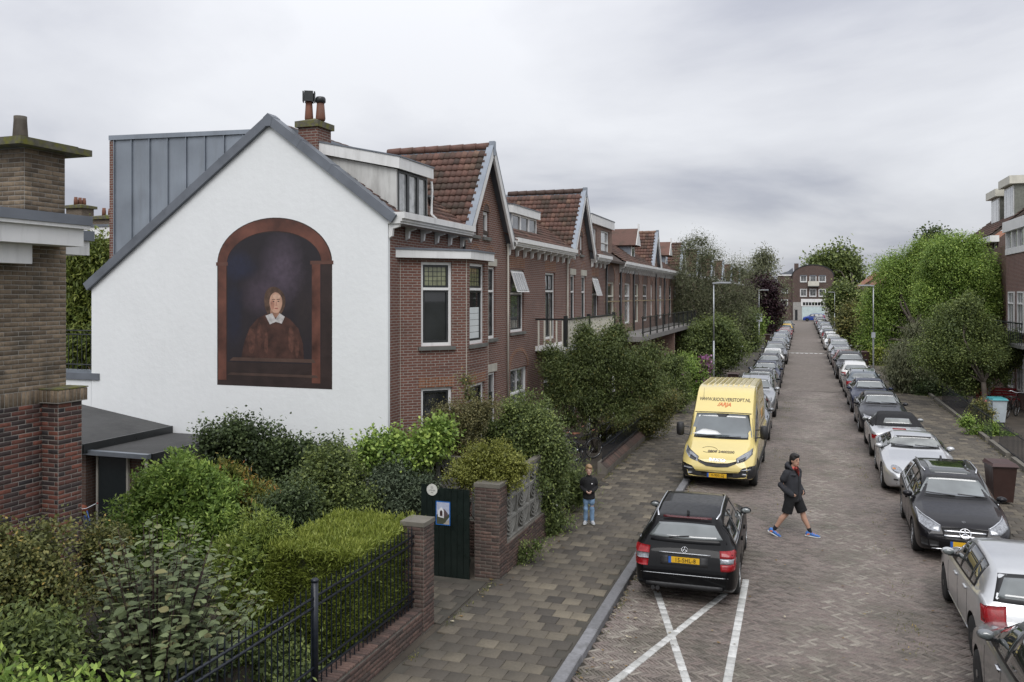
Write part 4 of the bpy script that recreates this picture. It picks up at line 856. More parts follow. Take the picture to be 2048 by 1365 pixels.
b = MB(); b.box(-14.36, -12.95, 14.45, 16.7, 0, 1.9); b.build('wall', brick_s, S2)
b = MB(); b.box(-14.36, -12.82, 14.28, 16.74, 1.93, 2.0); b.build('roof', felt, S2); b = MB(); b.box(-14.62, -12.8, 14.16, 14.28, 1.92, 2.015); b.build('gutter', zinc, S2); b = MB(); b.box(-12.82, -12.78, 14.3, 16.74, 1.8, 2.012); b.build('fascia', black_p, S2)
b = MB(); b.box(-14.3, -13.55, 14.40, 14.448, .1, 1.85); b.build('door', mat('dark_blue_green_door', (.006, .012, .014), .5), S2)
for x in (-14.34, -13.53): b = MB(); b.box(x - .025, x + .025, 14.39, 14.447, .1, 1.88); b.build('door_post', lintel_m, S2)
b = MB(); b.path([(-12.9, 14.25, 1.92), (-12.9, 14.27, .2)], .03, 8); b.build('downpipe', lintel_m, S2, True)
# ---------------------------------------------------------------- street front of the gable garden
cap_m = mat('concrete_cap', (.15, .138, .115), .9, var=.25, scale=4, bump=.4, dirt=.4)
GB = [(0., (.055, .040, .035)), (.5, (.095, .060, .050)), (1., (.135, .084, .067))]
gb_r = ramp_mat('garden_brick', GB, 'rand', .9, .5, 60, .25, (2., .5, .75, (.06, .055, .045), .7)); gb_a = ramp_mat('garden_bricks', GB, 'rnd', .9, .5, 60, .25, (2., .5, .75, (.06, .055, .045), .7))
mort_d = mat('dark_mortar', (.15, .135, .115), .95, var=.25, bump=.3)
def pillar(label, x0, x1, y0, y1, h, items=260):
    T = thing('brick_pillar', label, 'pillar', ((x0 + x1) / 2, (y0 + y1) / 2, 0)); b = MB(); b.box(x0, x1, y0, y1, 0, h); W_ = b.build('shaft', mort_d, T)
    lay(W_, brick_face(Fr((0, y0, 0), (1, 0, 0), (0, -1, 0)), x0, x1, .1, h, gb_r) + brick_face(Fr((x1, 0, 0), (0, 1, 0), (1, 0, 0)), y0, y1, .1, h, gb_r, start=1), items, gb_a)
    b = MB(); b.box(x0 - .015, x1 + .015, y0 - .015, y1 + .015, h + .006, h + .075); b.build('cap', cap_m, T); return T
pillar('slim brick pillar with concrete cap where the iron fence ends', -5.91, -5.53, 11.97, 12.35, 1.72)
pillar('brick gate pillar with concrete cap beside the dark gate', -5.74, -5.26, 14.66, 15.1, 1.76)
LW = thing('low_wall', 'low red brick wall carrying the black iron fence', 'wall', (-5.6, 9, 0))
b = MB(); b.box(-5.85, -5.55, 4, 11.96, 0, .42); lw = b.build('wall', mort_d, LW)
lay(lw, brick_face(Fr((-5.55, 0, 0), (0, 1, 0), (1, 0, 0)), 6, 11.96, .08, .42, gb_r), 200, gb_a)
tp = []
for i in range(100):
    y = 11.92 - i * .068; tp.append((brick_piece(.30, .058, gb_r), Matrix.Translation((-5.70, y, .475 + random.uniform(-.003, .003)))))
b = MB(); b.box(-5.84, -5.56, 4, 11.96, .42, .46); b.build('coping_bed', mort_d, LW); lay(lw, tp, 90, gb_a)
iron = mat('painted_iron', (.012, .016, .024), .38, .1, var=.3, scale=20)
IF = thing('iron_fence', 'black iron bar fence with pointed bars on the low wall', 'fence', (-5.70, 9, .48))
for z in (.60, .72, 1.46, 1.58): b = MB(); b.tube((-5.70, 4, z), (-5.70, 11.97, z), .017, n=8); b.build('rail', iron, IF, True)
for i in range(66):
    y = 11.9 - i * .118; b = MB(); b.tube((-5.70, y, .48), (-5.70, y, 1.70), .0095, n=6); b.tube((-5.70, y, 1.70), (-5.70, y, 1.76), .0095, .001, n=6); b.build('bar', iron, IF)
b = MB(); b.tube((-5.70, 9.15, .4), (-5.70, 9.15, 1.78), .042, n=14); b.lathe([(.05, 0), (.05, .025), (.03, .04)], (-5.70, 9.15, 1.77), n=14); b.build('post', iron, IF, True)
# gate leaf of upright boards, swung in
GT = thing('garden_gate', 'dark green board gate standing open between brick pillars', 'gate', (-6.3, 14.58, 0))
gy = 14.56; gx0, gx1 = -6.78, -5.80; nb = 8
for i in range(nb):
    x0 = gx0 + (gx1 - gx0) * i / nb; x1 = gx0 + (gx1 - gx0) * (i + 1) / nb; top = 1.72 + (.05 if i in (0, 1) else 0) - (.03 if i == 2 else 0)
    b = MB(); b.box(x0 + .004, x1 - .004, gy - .012 + random.uniform(-.002, .002), gy + .012, .06, top); b.build('board', green_p, GT)
for z in (.35, 1.4): b = MB(); b.box(gx0, gx1, gy + .013, gy + .05, z, z + .09); b.build('cross_rail', green_p, GT)
pc = PY(864, 980, gy - .02)
SG = thing('round_sign', 'round white sign with grey lettering on the dark gate', 'sign', pc)
b = MB(); b.lathe([(.108, 0), (.108, .008)], (pc.x, gy - .022, pc.z), 'Y', 28); b.build('plate', mat('enamel_white', (.62, .62, .57), .4), SG)
grey_t = mat('grey_ink', (.22, .22, .21), .7, var=0); Mt = lambda x, z, y: Matrix.Translation((x, y, z)) @ Matrix.Rotation(math.pi / 2, 4, 'X')
text_mesh('lettering', 'ATELIER', .038, grey_t, SG, Mt(pc.x, pc.z - .012, gy - .0235), .0005)
b = MB(); b.box(pc.x - .025, pc.x + .025, gy - .024, gy - .0225, pc.z - .055, pc.z - .047); b.build('mark', grey_t, SG)
b = MB(); b.lathe([(.03, 0), (.03, .0012)], (pc.x, gy - .0238, pc.z + .045), 'Y', 16); b.build('mark', mat('pale_grey_ink', (.45, .45, .42), .7, var=0), SG)
q = PY(886, 1027, gy - .02); PO = thing('poster', 'blue framed poster of a white gabled house on the gate', 'poster', q)
fp = Fr((q.x, gy - .014, q.z), (1, 0, 0), (0, -1, 0)); pw, ph = .145, .22
b = MB(); fp.bar(b, -pw, pw, -ph, ph, -.002, .008); b.build('board', mat('poster_blue', (.02, .13, .42), .5, var=.05), PO)
def flat(nm, pts, d, c): b = MB(); b.add([fp.p(x, z, d) for x, z in pts], [tuple(range(len(pts)))]); b.build(nm, mat('print_' + nm, c, .5, var=.12, scale=12), PO)
flat('sky', [(-.128, -.203), (.128, -.203), (.128, .203), (-.128, .203)], .009, (.42, .46, .58)); flat('hedge', [(-.128, -.203), (.02, -.203), (.128, -.06), (.128, -.01), (-.128, -.03)], .0095, (.07, .075, .05)); flat('pavement', [(.0, -.203), (.128, -.203), (.128, -.10)], .010, (.38, .35, .30))
flat('terrace', [(.01, -.08), (.10, -.04), (.10, .0), (.06, .05), (.01, .09)], .010, (.10, .075, .08)); flat('gable', [(-.10, -.07), (.02, -.09), (.02, .06), (-.035, .11), (-.10, .05)], .0105, (.68, .68, .70)); flat('arch', [(-.062, -.05), (-.008, -.057), (-.008, .03), (-.035, .06), (-.062, .03)], .011, (.05, .03, .03))
# concrete screen blocks with concentric arcs
conc = mat('screen_concrete', (.24, .235, .215), .9, var=.2, scale=5, bump=.4, dirt=.45)
BS = .385
sb = MB(); fr0 = Fr((0, 0, 0), (1, 0, 0), (0, -1, 0)); e_ = .022
for a in ((0, BS, 0, e_), (0, BS, BS - e_, BS), (0, e_, e_, BS - e_), (BS - e_, BS, e_, BS - e_)): fr0.bar(sb, *a, -.045, .045)
for r_ in (.09, .165, .24, .315):
    n = 9; th = .013
    for i in range(n):
        a0, a1 = math.pi / 2 * i / n, math.pi / 2 * (i + 1) / n
        qd = [(BS - rr * math.cos(a), BS - rr * math.sin(a)) for rr, a in ((r_ - th, a0), (r_ + th, a0), (r_ + th, a1), (r_ - th, a1))]
        if all(q[0] > e_ * .5 and q[1] > e_ * .5 for q in qd): sb.prism([fr0.p(x, z, -.035) for x, z in qd], fr0.n * .07)
sb_me = sb.mesh('screen_block', conc)
def screen_wall(label, o, rz, n, rows, zb, base_h, length, face=True):
    T = thing('screen_wall', label, 'wall', (*o, 0)); Mw = Matrix.Translation((*o, 0)) @ Matrix.Rotation(rz, 4, 'Z')
    b = MB(); b.box(0, length, -.10, .10, 0, base_h); bw_ = b.build('base', mort_d, T); bw_.matrix_basis = Mw
    a = Mw.to_3x3() @ Vector((1, 0, 0)); nn = Mw.to_3x3() @ Vector((0, -1, 0))
    inv = Mw.inverted()
    its = brick_face(Fr((o[0] + nn.x * .1, o[1] + nn.y * .1, 0), a, nn), 0, length, .08, base_h, gb_r)
    for me, M_ in sorted(its, key=lambda q: q[1].translation.length)[:250]: ob = bpy.data.objects.new('brick', me); COL.objects.link(ob); ob.parent = bw_; ob.matrix_basis = inv @ M_
    for j in range(rows):
        for i in range(n):
            M_ = Mw @ Matrix.Translation((i * (BS + .008), 0, zb + j * (BS + .008)))
            fx, fz = (i + 0) % 2, j % 2
            if fx: M_ = M_ @ Matrix.Translation((BS, 0, 0)) @ Matrix.Rotation(math.pi, 4, 'Z')
            inst('screen_block', sb_me, T, M_)
    b = MB(); b.box(0, n * (BS + .008), -.07, .07, zb + rows * (BS + .008), zb + rows * (BS + .008) + .06); b.build('coping', cap_m, T).matrix_basis = Mw
    return T
screen_wall('brick wall with pierced concrete arc blocks along the pavement', (-5.36, 15.1), math.pi / 2, 7, 3, .64, .63, 2.76)
screen_wall('pierced concrete block wall with ivy before the white gable', (-9.4, 15.95), 0, 8, 3, .8, .79, 3.2)
# garden fences further along the left pavement: sloping brick coping, bars
def rail_fence(label, x, y0, y1, h, step=.12, m_=None, wall_h=.0, z0=.07, group=None):
    T = thing('railing_fence', label, 'fence', (x, (y0 + y1) / 2, 0), group)
    if wall_h: 
        b = MB(); b.prism([(x - .14, y0, 0), (x + .16, y0, 0), (x + .16, y0, wall_h - .1), (x - .06, y0, wall_h + .08), (x - .14, y0, wall_h + .08)], (0, y1 - y0, 0)); W_ = b.build('wall', mort_d, T)
        sl = math.atan2(.18, -.22); ed = Vector((-.22, 0, .18)); its = []; n = int((y1 - y0) / .066); me = brick_piece(.27, .056, gb_r); nn = Vector((.18, 0, .22)).normalized(); a = ed.normalized(); bb = nn.cross(a); Mr = Matrix((a, bb, nn)).transposed().to_4x4()
        for i in range(n): its.append((me, Matrix.Translation(Vector((x + .05, y0 + (i + .5) * .066, wall_h - .005)) + nn * .012) @ Mr))
        lay(W_, its, 120, gb_a)
    for z in (z0 + wall_h + .12, h - .08): b = MB(); b.box(x - .012, x + .012, y0, y1, z - .012, z + .012); b.build('rail', iron, T)
    for i in range(int((y1 - y0) / step)):
        y = y0 + i * step; b = MB(); b.box(x - .006, x + .006, y - .0055, y + .0055, z0 + wall_h, h + (.04 if i % 2 else 0)); b.build('bar', iron, T)
    return T
rail_fence('black bar fence behind the boy with small brick coping', -5.55, 18.2, 22.6, 1.0, wall_h=.25)
rail_fence('low brick wall with slanted coping and bars under the street tree', -5.55, 24.4, 31.6, .95, wall_h=.34)
rail_fence('low brick garden wall with bars before flowering shrubs', -5.55, 32.6, 45, .95, .16, wall_h=.3)
rail_fence('black bar fence with thin bars along the right pavement gardens', 6.42, 27.5, 33.4, .95, .17, wall_h=.0)
rail_fence('dark bar fence around the rose garden with white bin', 6.42, 34.4, 46, 1.0, .19)
E2=1
# cross fence in the tree's garden
T = thing('railing_fence', 'black bar garden fence running back towards the bicycles', 'fence', (-7, 23.2, 0))
for z in (.3, 1.0): b = MB(); b.box(-8.4, -5.7, 23.19, 23.21, z - .012, z + .012); b.build('rail', iron, T)
for i in range(22): x = -8.4 + i * .125; b = MB(); b.box(x - .007, x + .007, 23.193, 23.207, .07, 1.06); b.build('bar', iron, T)
# kerb edging right gardens
for i, (ya, yb) in enumerate(((26, 30.5), (31.2, 33.9), (34.4, 47), (47.4, 60))):
    b = MB(); b.box(6.22, 6.36, ya, yb, 0, .22); tag(b.build('edging_stone', cap_m), ['mossy stone edging below the bar fence beside the brown bin', 'short stone edging at the right garden gateway', 'long stone edging under the rose garden fence', 'stone edging under the hedge beyond the rose garden'][i], 'edging')
# ---------------------------------------------------------------- building that closes the street
YEB = 194.
EB = thing('end_building', 'brown brick building with barrel roof closing the street', 'building', (3, YEB, 0))
def EP(u, v): q = PY(u, v, YEB); return q.x, q.z
x0, _ = EP(1585, 600); x1, _ = EP(1667, 600); _, ze = EP(1600, 553); _, zt = EP(1628, 531); _, zb_ = EP(1600, 605)
fe = Fr((0, YEB, 0), (1, 0, 0), (0, -1, 0)); W_ = x1 - x0; xm = (x0 + x1) / 2
ol = [(x0, 0), (x1, 0)] + [(xm + W_ / 2 * math.cos(t), ze + (zt - ze) * math.sin(t)) for t in [math.pi * i / 16 for i in range(17)]]
def ER(u0, u1, v0, v1): a, c = EP(u0, v1), EP(u1, v0); return (a[0], c[0], a[1], c[1])
ew = [ER(1600, 1614, 550.5, 565), ER(1619, 1633, 550.5, 565), ER(1637, 1652, 550.5, 565), ER(1600, 1614, 578, 594), ER(1618.5, 1633, 578, 594), ER(1637, 1652, 578, 594)]
b = MB(); wall(b, fe, ol, ew, .2); b.build('front_wall', brick_d, EB)
for q in ew: window(EB, fe, *q, white, None, g_mid, None, 2, fw=.17)
b = MB(); b.prism([fe.p(x, z) + Vector((0, .02, 0)) for x, z in ol[2:]], (0, 18, 0)); b.build('barrel_roof', lead, EB)
b = MB()
for i in range(16):
    t0, t1 = math.pi * i / 16, math.pi * (i + 1) / 16
    b.prism([fe.p(xm + (W_ / 2 + r) * math.cos(t), ze + (zt - ze + r) * math.sin(t), .06) for r, t in ((0, t0), (.22, t0), (.22, t1), (0, t1))], (0, .4, 0))
b.build('roof_verge', black_p, EB)
gx = ER(1586, 1672, 605, 642); b = MB(); fe.bar(b, gx[0], gx[1], 0, gx[3], 0, .12); b.build('plinth', mat('grey_render', (.33, .32, .30), .85, dirt=.3), EB)
gd = ER(1604, 1649, 612, 639); b = MB(); fe.bar(b, gd[0], gd[1], .05, gd[3], .12, .2); b.build('garage_door', mat('pale_blue_door', (.52, .62, .62), .5), EB)
gw = ER(1602, 1650, 604, 613); b = MB(); fe.bar(b, gw[0], gw[1], gw[2], gw[3] + .6, .13, .26); b.build('door_head', white, EB)
for i in range(7): xa = gw[0] + .3 + i * (gw[1] - gw[0] - .6) / 7; b = MB(); fe.bar(b, xa + .08, xa + .58, gw[2] + .2, gw[3] - .1, .26, .27); b.build('head_pane', g_dark, EB)
for u in (1590, 1661): q = ER(u, u + 5, 620, 640); b = MB(); fe.bar(b, q[0], q[1], 0, q[3], .12, .16); b.build('side_door', black_p, EB)
bq = ER(1616, 1638, 563, 574); b = MB(); b.box(bq[0], bq[1], YEB - 1.0, YEB, bq[2], bq[2] + .2); b.build('balcony_slab', sill_m, EB); b = MB(); b.box(bq[0], bq[1], YEB - 1.0, YEB - .92, bq[2] + .2, bq[3]); b.build('balcony_front', cream, EB)
cq = ER(1588, 1597, 526, 540); b = MB(); b.box(cq[0], cq[1], YEB + 4, YEB + 5.5, cq[2] - 1, cq[3]); b.build('chimney', brick_d, EB)
wq = ER(1555, 1585, 552, 642); b = MB(); fe2 = Fr((0, YEB + .6, 0), (1, 0, 0), (0, -1, 0)); o3 = [ER(1562, 1576, 577, 587), ER(1562, 1576, 599, 612)]
wall(b, fe2, [(wq[0], 0), (wq[1], 0), (wq[1], wq[3]), (wq[0], wq[3])], o3); b.build('wing_wall', brick_d, EB)
for q in o3: window(EB, fe2, *q, white, None, g_mid, None, 2, fw=.15)
b = MB(); b.box(wq[0], wq[1], YEB + .4, YEB + 10, wq[3], wq[3] + .3); b.build('wing_cornice', white, EB); b = MB(); b.prism([(wq[0], YEB + .6, wq[3] + .3), (wq[1], YEB + .6, wq[3] + .3), (wq[1], YEB + .6, zt - .5), (wq[0] + 2.2, YEB + .6, zt - 1.2)], (0, 8, 0)); b.build('wing_roof', lead, EB)
# ---------------------------------------------------------------- house on the right with dormers
XR = 10.3
HR = thing('dormer_house', 'dark brick house with orange tiled roof and two white dormers', 'house', (13, 54, 0))
fr_ = Fr((XR, 0, 0), (0, -1, 0), (-1, 0, 0))
yA, yB = PX(1997, 470, XR).y, PX(1936, 484, XR).y
zE = PX(1997, 466, XR).z - .35
wo_ = PX(1986, 482, XR), PX(1994, 497, XR)
ow = [(-wo_[0].y - .0, -wo_[1].y, wo_[1].z, wo_[0].z)]
ow = [(min(ow[0][:2]), max(ow[0][:2]), ow[0][2], ow[0][3])]
b = MB(); wall(b, fr_, [(-yB, 0), (-yA, 0), (-yA, zE), (-yB, zE)], ow + [(-yB + 1, -yB + 2.2, 4.2, 6.2), (-yB + 3.5, -yB + 4.8, 4.2, 6.2)]); b.add([(XR, yA, 0), (XR + 8, yA, 0), (XR + 8, yA, zE), (XR, yA, zE)], [(0, 1, 2, 3)]); b.build('street_wall', brick_d, HR)
for q in ow + [(-yB + 1, -yB + 2.2, 4.2, 6.2), (-yB + 3.5, -yB + 4.8, 4.2, 6.2)]: window(HR, fr_, *q, white, None, g_pale, .7)
b = MB(); b.box(XR - .45, XR, yA - .2, yB, zE - .15, zE + .2); b.build('gutter_board', white, HR)
tiles_o = ramp_mat('orange_roof', [(0, (.20, .075, .035)), (1, (.30, .12, .06))], 'rand', .8, .4, 8, .35)
b = MB(); b.prism([(XR - .4, yA, zE + .2), (XR + 3.4, yA, zE + 3.3), (XR + 3.4, yA, zE + 3.1), (XR - .4, yA, zE + .05)], (0, yB - yA, 0)); b.build('roof', mat('roof_underlay', (.06, .045, .038), .9), HR)
uu = Vector((3.8, 0, 3.1)); tile_slope(HR, (XR - .4, yB, zE + .23), (0, -1, 0), uu.normalized(), int((yB - yA) / .24), int(uu.length / .32), .24, .32, single=False)
b = MB(); b.prism([(XR, yA + .02, zE), (XR + 3.4, yA + .02, zE + 3.0), (XR + 6.8, yA + .02, zE), (XR + 6.8, yA + .02, zE - .2)], (0, .2, 0)); b.build('side_gable', brick_d, HR)
for (ya, yb2, zt2) in ((yA + .5, yA + 3.0, zE + 3.55), (yA + 4.2, yA + 6.6, zE + 3.25)):
    b = MB(); b.box(XR + .9, XR + 4, ya, yb2, zE + 1.1, zt2 - .45); D = b.build('dormer', mat('grey_green_slate', (.17, .175, .15), .8, var=.2, scale=8, bump=.4, bscale=18), HR); b = MB(); b.box(XR + .6, XR + 4.2, ya - .2, yb2 + .2, zt2 - .45, zt2); b.build('dormer_fascia', cream, D)
    fd = Fr((XR + .9, 0, 0), (0, -1, 0), (-1, 0, 0)); b = MB(); fd.bar(b, -yb2 + .1, -ya - .1, zE + 1.25, zt2 - .5, 0, .05); b.build('dormer_frame', white, D)
    for i, (s, e) in enumerate(((.06, .24), (.28, .74), (.78, .95))): L = yb2 - ya - .2; b = MB(); fd.bar(b, -yb2 + .1 + L * s, -yb2 + .1 + L * e, zE + 1.35, zt2 - .6, .05, .06); b.build('dormer_pane', g_pale, D)
BYR = thing('bay_house', 'dark brick house with glazed white upper bay beside the dormer house', 'house', (10, 47, 0))
xb_ = 9.5; y0b, y1b = 38.5, yA - .02
b = MB(); b.box(xb_ + .6, 18, y0b, y1b, 0, zE - .5); b.build('wall', brick_r, BYR)
zq0, zq1 = PX(2010, 511, xb_).z, PX(2010, 466, xb_).z
ya_, yc_ = PX(2046, 500, xb_).y - 2.5, PX(2010, 500, xb_).y
b = MB(); b.box(xb_, xb_ + 3, ya_, yc_, zq0, zq0 + .3); b.build('bay_sill', white, BYR); b = MB(); b.box(xb_ - .1, xb_ + 3, ya_ - .1, yc_ + .1, zq1, zq1 + .5); b.build('bay_fascia', white, BYR); b = MB(); b.box(xb_ + .12, xb_ + 3, ya_ + .1, yc_ - .1, zq0 + .3, zq1); b.build('bay_glass', g_pale, BYR)
for i in range(6): y = ya_ + .06 + (yc_ - ya_ - .12) * i / 5; b = MB(); b.box(xb_ + .02, xb_ + .14, y - .06, y + .06, zq0 + .3, zq1); b.build('bay_post', white, BYR)
b = MB(); b.box(xb_ + .05, xb_ + 1, ya_, yc_, 0, zq0 - .02); b.build('bay_wall', brick_r, BYR)
fbx = Fr((xb_ + .049, 0, 0), (0, -1, 0), (-1, 0, 0))
for z0_, z1_ in ((3.6, 5.5), (.9, 2.6)):
    for i in range(3): y = ya_ + .5 + i * (yc_ - ya_ - .6) / 3; window(BYR, fbx, -y - 1.15, -y, z0_, z1_, white, None, g_mid, .7, 2, set_=-.06)
b = MB(); b.box(xb_ - .6, xb_ + .04, ya_, yc_ + .5, 3.0, 3.15); b.build('balcony_slab', sill_m, BYR)
for i in range(16): y = ya_ + .1 + i * .35; b = MB(); b.box(xb_ - .58, xb_ - .56, y - .01, y + .01, 3.15, 4.1); b.build('balcony_bar', iron, BYR)
b = MB(); b.box(xb_ - .6, xb_ - .54, ya_, yc_ + .5, 4.06, 4.12); b.build('balcony_rail', iron, BYR)
def simple_house(label, x0, x1, y0, y1, ze, zr, m_, rm, group=None, chim=True):
    T = thing('far_house', label, 'house', ((x0 + x1) / 2, (y0 + y1) / 2, 0), group); s = -1 if x0 > 0 else 1; xf = x0 if x0 > 0 else x1
    f_ = Fr((xf, 0, 0), (0, s, 0), (s, 0, 0)); n = max(2, int((y1 - y0) / 2.6)); ops = [((y0 + (i + .3) * (y1 - y0) / n), (y0 + (i + .75) * (y1 - y0) / n), z, z + 1.7) for i in range(n) for z in (.9, 3.9)]
    ops = [((a, c, z, t) if s > 0 else (-c, -a, z, t)) for a, c, z, t in ops]
    b = MB(); wall(b, f_, [(min(s * y0, s * y1), 0), (max(s * y0, s * y1), 0), (max(s * y0, s * y1), ze), (min(s * y0, s * y1), ze)], ops)
    for y, k in ((y0, 1), (y1, -1)): b.add([(x0, y, 0), (x1, y, 0), (x1, y, ze), ((x0 + x1) / 2, y, zr), (x0, y, ze)], [(0, 1, 2, 3, 4)[::k]])
    b.build('wall', m_, T)
    for q in ops: window(T, f_, *q, white, None, g_mid, .7)
    b = MB(); xm = (x0 + x1) / 2; b.prism([(x0 - .3, y0 - .1, ze - .1), (xm, y0 - .1, zr + .1), (x1 + .3, y0 - .1, ze - .1), (xm, y0 - .1, zr - .1)], (0, y1 - y0 + .2, 0)); b.build('roof', rm, T)
    if chim: chimney(T, xm - .4, xm + .4, y0 + .3, y0 + 1.1, zr - .6, zr + .9, m_, 2)
    return T
simple_house('dark brick house with chimney pots above the big right hand tree', 11, 18, 63, 76, 7.2, 10.2, brick_d, tiles_o)
simple_house('brick house with yellow chimney beyond the big right hand tree', 11, 18, 80, 96, 6.6, 9.2, brick_p, tiles_o)
simple_house('orange roofed house right of the end building behind a small tree', 9.5, 17, 120, 140, 6.8, 9.6, brick_d, tiles_o)
simple_house('orange gabled house nearest the end building on the right side', 9.0, 16, 150, 172, 6.6, 9.4, brick_d, tiles_o)
# ================================================================ cars
tyre_m = mat('tyre', (.018, .018, .018), .85, var=.2, scale=10); chrome = mat('chrome', (.62, .63, .65), .18, 1., var=.05); alloy = mat('alloy', (.36, .37, .38), .3, .9, var=.1); plastic = mat('black_plastic', (.018, .018, .019), .55, var=.15, scale=6)
c_glass = glass('car_glass', (.115, .13, .13), .02, 1.9, .4, 1.2); c_glass_s = glass('car_side_glass', (.022, .027, .026), .02, 1.8, .5, 1.5)
red_l = mat('red_lamp', (.26, .008, .012), .22, var=.25, scale=20); white_l = mat('clear_lamp', (.24, .25, .27), .1, .3, var=.5, scale=25, Coat_Weight=1.); amber_l = mat('amber_lamp', (.55, .20, .03), .15, var=.1); plate_y = mat('plate_yellow', (.72, .42, .02), .45, var=.06, scale=8); plate_b = mat('plate_blue', (.02, .10, .42), .45, var=.05); ink = mat('black_ink', (.012, .012, .012), .5, var=0); dark_hole = mat('dark_void', (.004, .004, .004), .9, var=0)
def smooth1d(ts, pts, sig):
    x = np.array([p[0] for p in pts], float); z = np.array([p[1] for p in pts], float)
    g = np.arange(-.6, ts[-1] + .6, .01); y = np.interp(g, x, z); k = np.exp(-.5 * (np.arange(-60, 61) * .01 / sig) ** 2); k /= k.sum()
    return np.interp(ts, g, np.convolve(np.pad(y, 60, 'edge'), k, 'valid'))
def catmull(P, n):
    P = np.asarray(P); out = []
    Q = np.concatenate([P[:1] * 2 - P[1:2], P, P[-1:] * 2 - P[-2:-1]])
    for i in range(len(P) - 1):
        p0, p1, p2, p3 = Q[i:i + 4]; t = np.linspace(0, 1, n, endpoint=False)[:, None]
        out.append(.5 * ((2 * p1) + (-p0 + p2) * t + (2 * p0 - 5 * p1 + 4 * p2 - p3) * t ** 2 + (-p0 + 3 * p1 - 3 * p2 + p3) * t ** 3))
    return np.concatenate(out + [P[-1:]])
class Car:
    """body lofted from side profile, belt line and plan; every fitting is laid onto that body by casting from the front, rear, side or top.
    t runs from the nose (0) to the tail (L); local y = L/2 - t, so the nose points to +y."""
    def __init__(s, name, L, W, prof, belt, z0=.19, wr=.60, crown=.05, nose=.80, tail=.86, axles=(.85, 3.4), R_=.32, boxy=0., body=None, sig=.05, under=plastic):
        s.name, s.L, s.W, s.prof, s.belt = name, L, W, prof, belt; s.hw = W / 2; s.axles, s.R = axles, R_; s.body_mat = body
        e = np.array([0, .015, .04, .08, .14, .22, .32]); ts = np.unique(np.round(np.concatenate([e, np.linspace(.4, L - .4, 46), L - e]), 4)); s.ts = ts
        zr = smooth1d(ts, prof, sig); zb = np.minimum(smooth1d(ts, belt, .08), zr - .012); s.zr, s.zb = zr, zb
        wm = s.hw * smooth1d(ts, [(0, nose), (.10, nose + (1 - nose) * .45), (.35, nose + (1 - nose) * .82), (.9, 1), (L - .9, 1), (L - .35, tail + (1 - tail) * .85), (L - .10, tail + (1 - tail) * .5), (L, tail)], .05)
        zl = smooth1d(ts, [(0, z0 + .10), (.25, z0), (L - .3, z0 + .02), (L, z0 + .14)], .05); V = []; F_ = []; cf = max(zr - zb)
        for i, t in enumerate(ts):
            T, B, w_, z_ = zr[i], zb[i], wm[i], zl[i]; c = T - B; k = min(1, max(0, (c - .06) / max(.25, .55 * cf))); k = k * k * (3 - 2 * k)
            we = (w_ * .80) * (1 - k) + (wr * min(1, w_ / s.hw * 1.02)) * k; cr = min(crown, c * .55); bx = boxy
            end = min(1, min(t, L - t) / .10); inn = 1 - .06 * (1 - end)
            P_ = [(0, z_), (w_ * .80 * inn, z_), (w_ * .95 * inn, z_ + .05), (w_ * .99 * inn, z_ + .18), (w_ * inn, z_ + (B - z_) * .62), (w_ * .988 * inn, B - .07 * min(1, (B - z_) / .4)), (w_ * .95 * inn, B - .008)]
            a, e2 = np.array(P_[-1]), np.array([we, T - cr * .75])
            for f, o in ((.12, .0), (.45, .02), (.80, .018)): q = a + (e2 - a) * f; P_.append((q[0] + o * k, q[1] + (0 if k > .3 else .25 * c * f * (1 - f))))
            P_ += [(we - .012, T - cr * .62), (we - .075, T - cr * .28), (we * .5, T - cr * .06), (0, T)]
            C_ = catmull(P_, 3); half = C_.tolist(); ring = [(x, L / 2 - t, z) for x, z in half] + [(-x, L / 2 - t, z) for x, z in half[-2:0:-1]]
            n = len(ring); V += ring
        for i in range(len(ts) - 1):
            for j in range(n): F_.append((i * n + j, (i + 1) * n + j, (i + 1) * n + (j + 1) % n, i * n + (j + 1) % n))
        F_.append(tuple(range(n))); F_.append(tuple(range((len(ts)) * n - 1, (len(ts) - 1) * n - 1, -1)))
        s.bvh = BVHTree.FromPolygons([Vector(v) for v in V], F_); me = bpy.data.meshes.new('body'); me.from_pydata(V, [], F_); me.update()
        s.root = bpy.data.objects.new(name, None); COL.objects.link(s.root)
        # real wheel arches
        bo = bpy.data.objects.new('body', me); COL.objects.link(bo); cm = MB()
        for ax in axles:
            for sd in (-1, 1):
                x0, x1 = (s.hw - .30) * sd, (s.hw + .3) * sd; cm.lathe([(R_ + .055, min(x0, x1)), (R_ + .055, max(x0, x1))], (0, L / 2 - ax, R_), 'X', 26)
        cu = cm.build('cutter', plastic); bm = bmesh.new(); bm.from_mesh(cu.data); bmesh.ops.recalc_face_normals(bm, faces=bm.faces); bm.to_mesh(cu.data); bm.free()
        bm = bmesh.new(); bm.from_mesh(me); bmesh.ops.recalc_face_normals(bm, faces=bm.faces); bm.to_mesh(me); bm.free()
        md = bo.modifiers.new('b', 'BOOLEAN'); md.operation = 'DIFFERENCE'; md.object = cu; md.solver = 'EXACT'
        dg = bpy.context.evaluated_depsgraph_get(); m2 = bpy.data.meshes.new_from_object(bo.evaluated_get(dg)); bpy.data.objects.remove(bo); bpy.data.objects.remove(cu)
        if len(m2.polygons) < 500: m2 = me
        m2.materials.clear(); m2.materials.append(body); m2.materials.append(under); m2.name = 'body'
        mi = []
        for p in m2.polygons:
            c = p.center; k = 0
            for ax in axles:
                dy, dz = c.y - (L / 2 - ax), c.z - R_
                if dy * dy + dz * dz < (R_ + .06) ** 2 and abs(c.x) < s.hw - .02: k = 1
            if c.z < z0 + .035: k = 1
            mi.append(k)
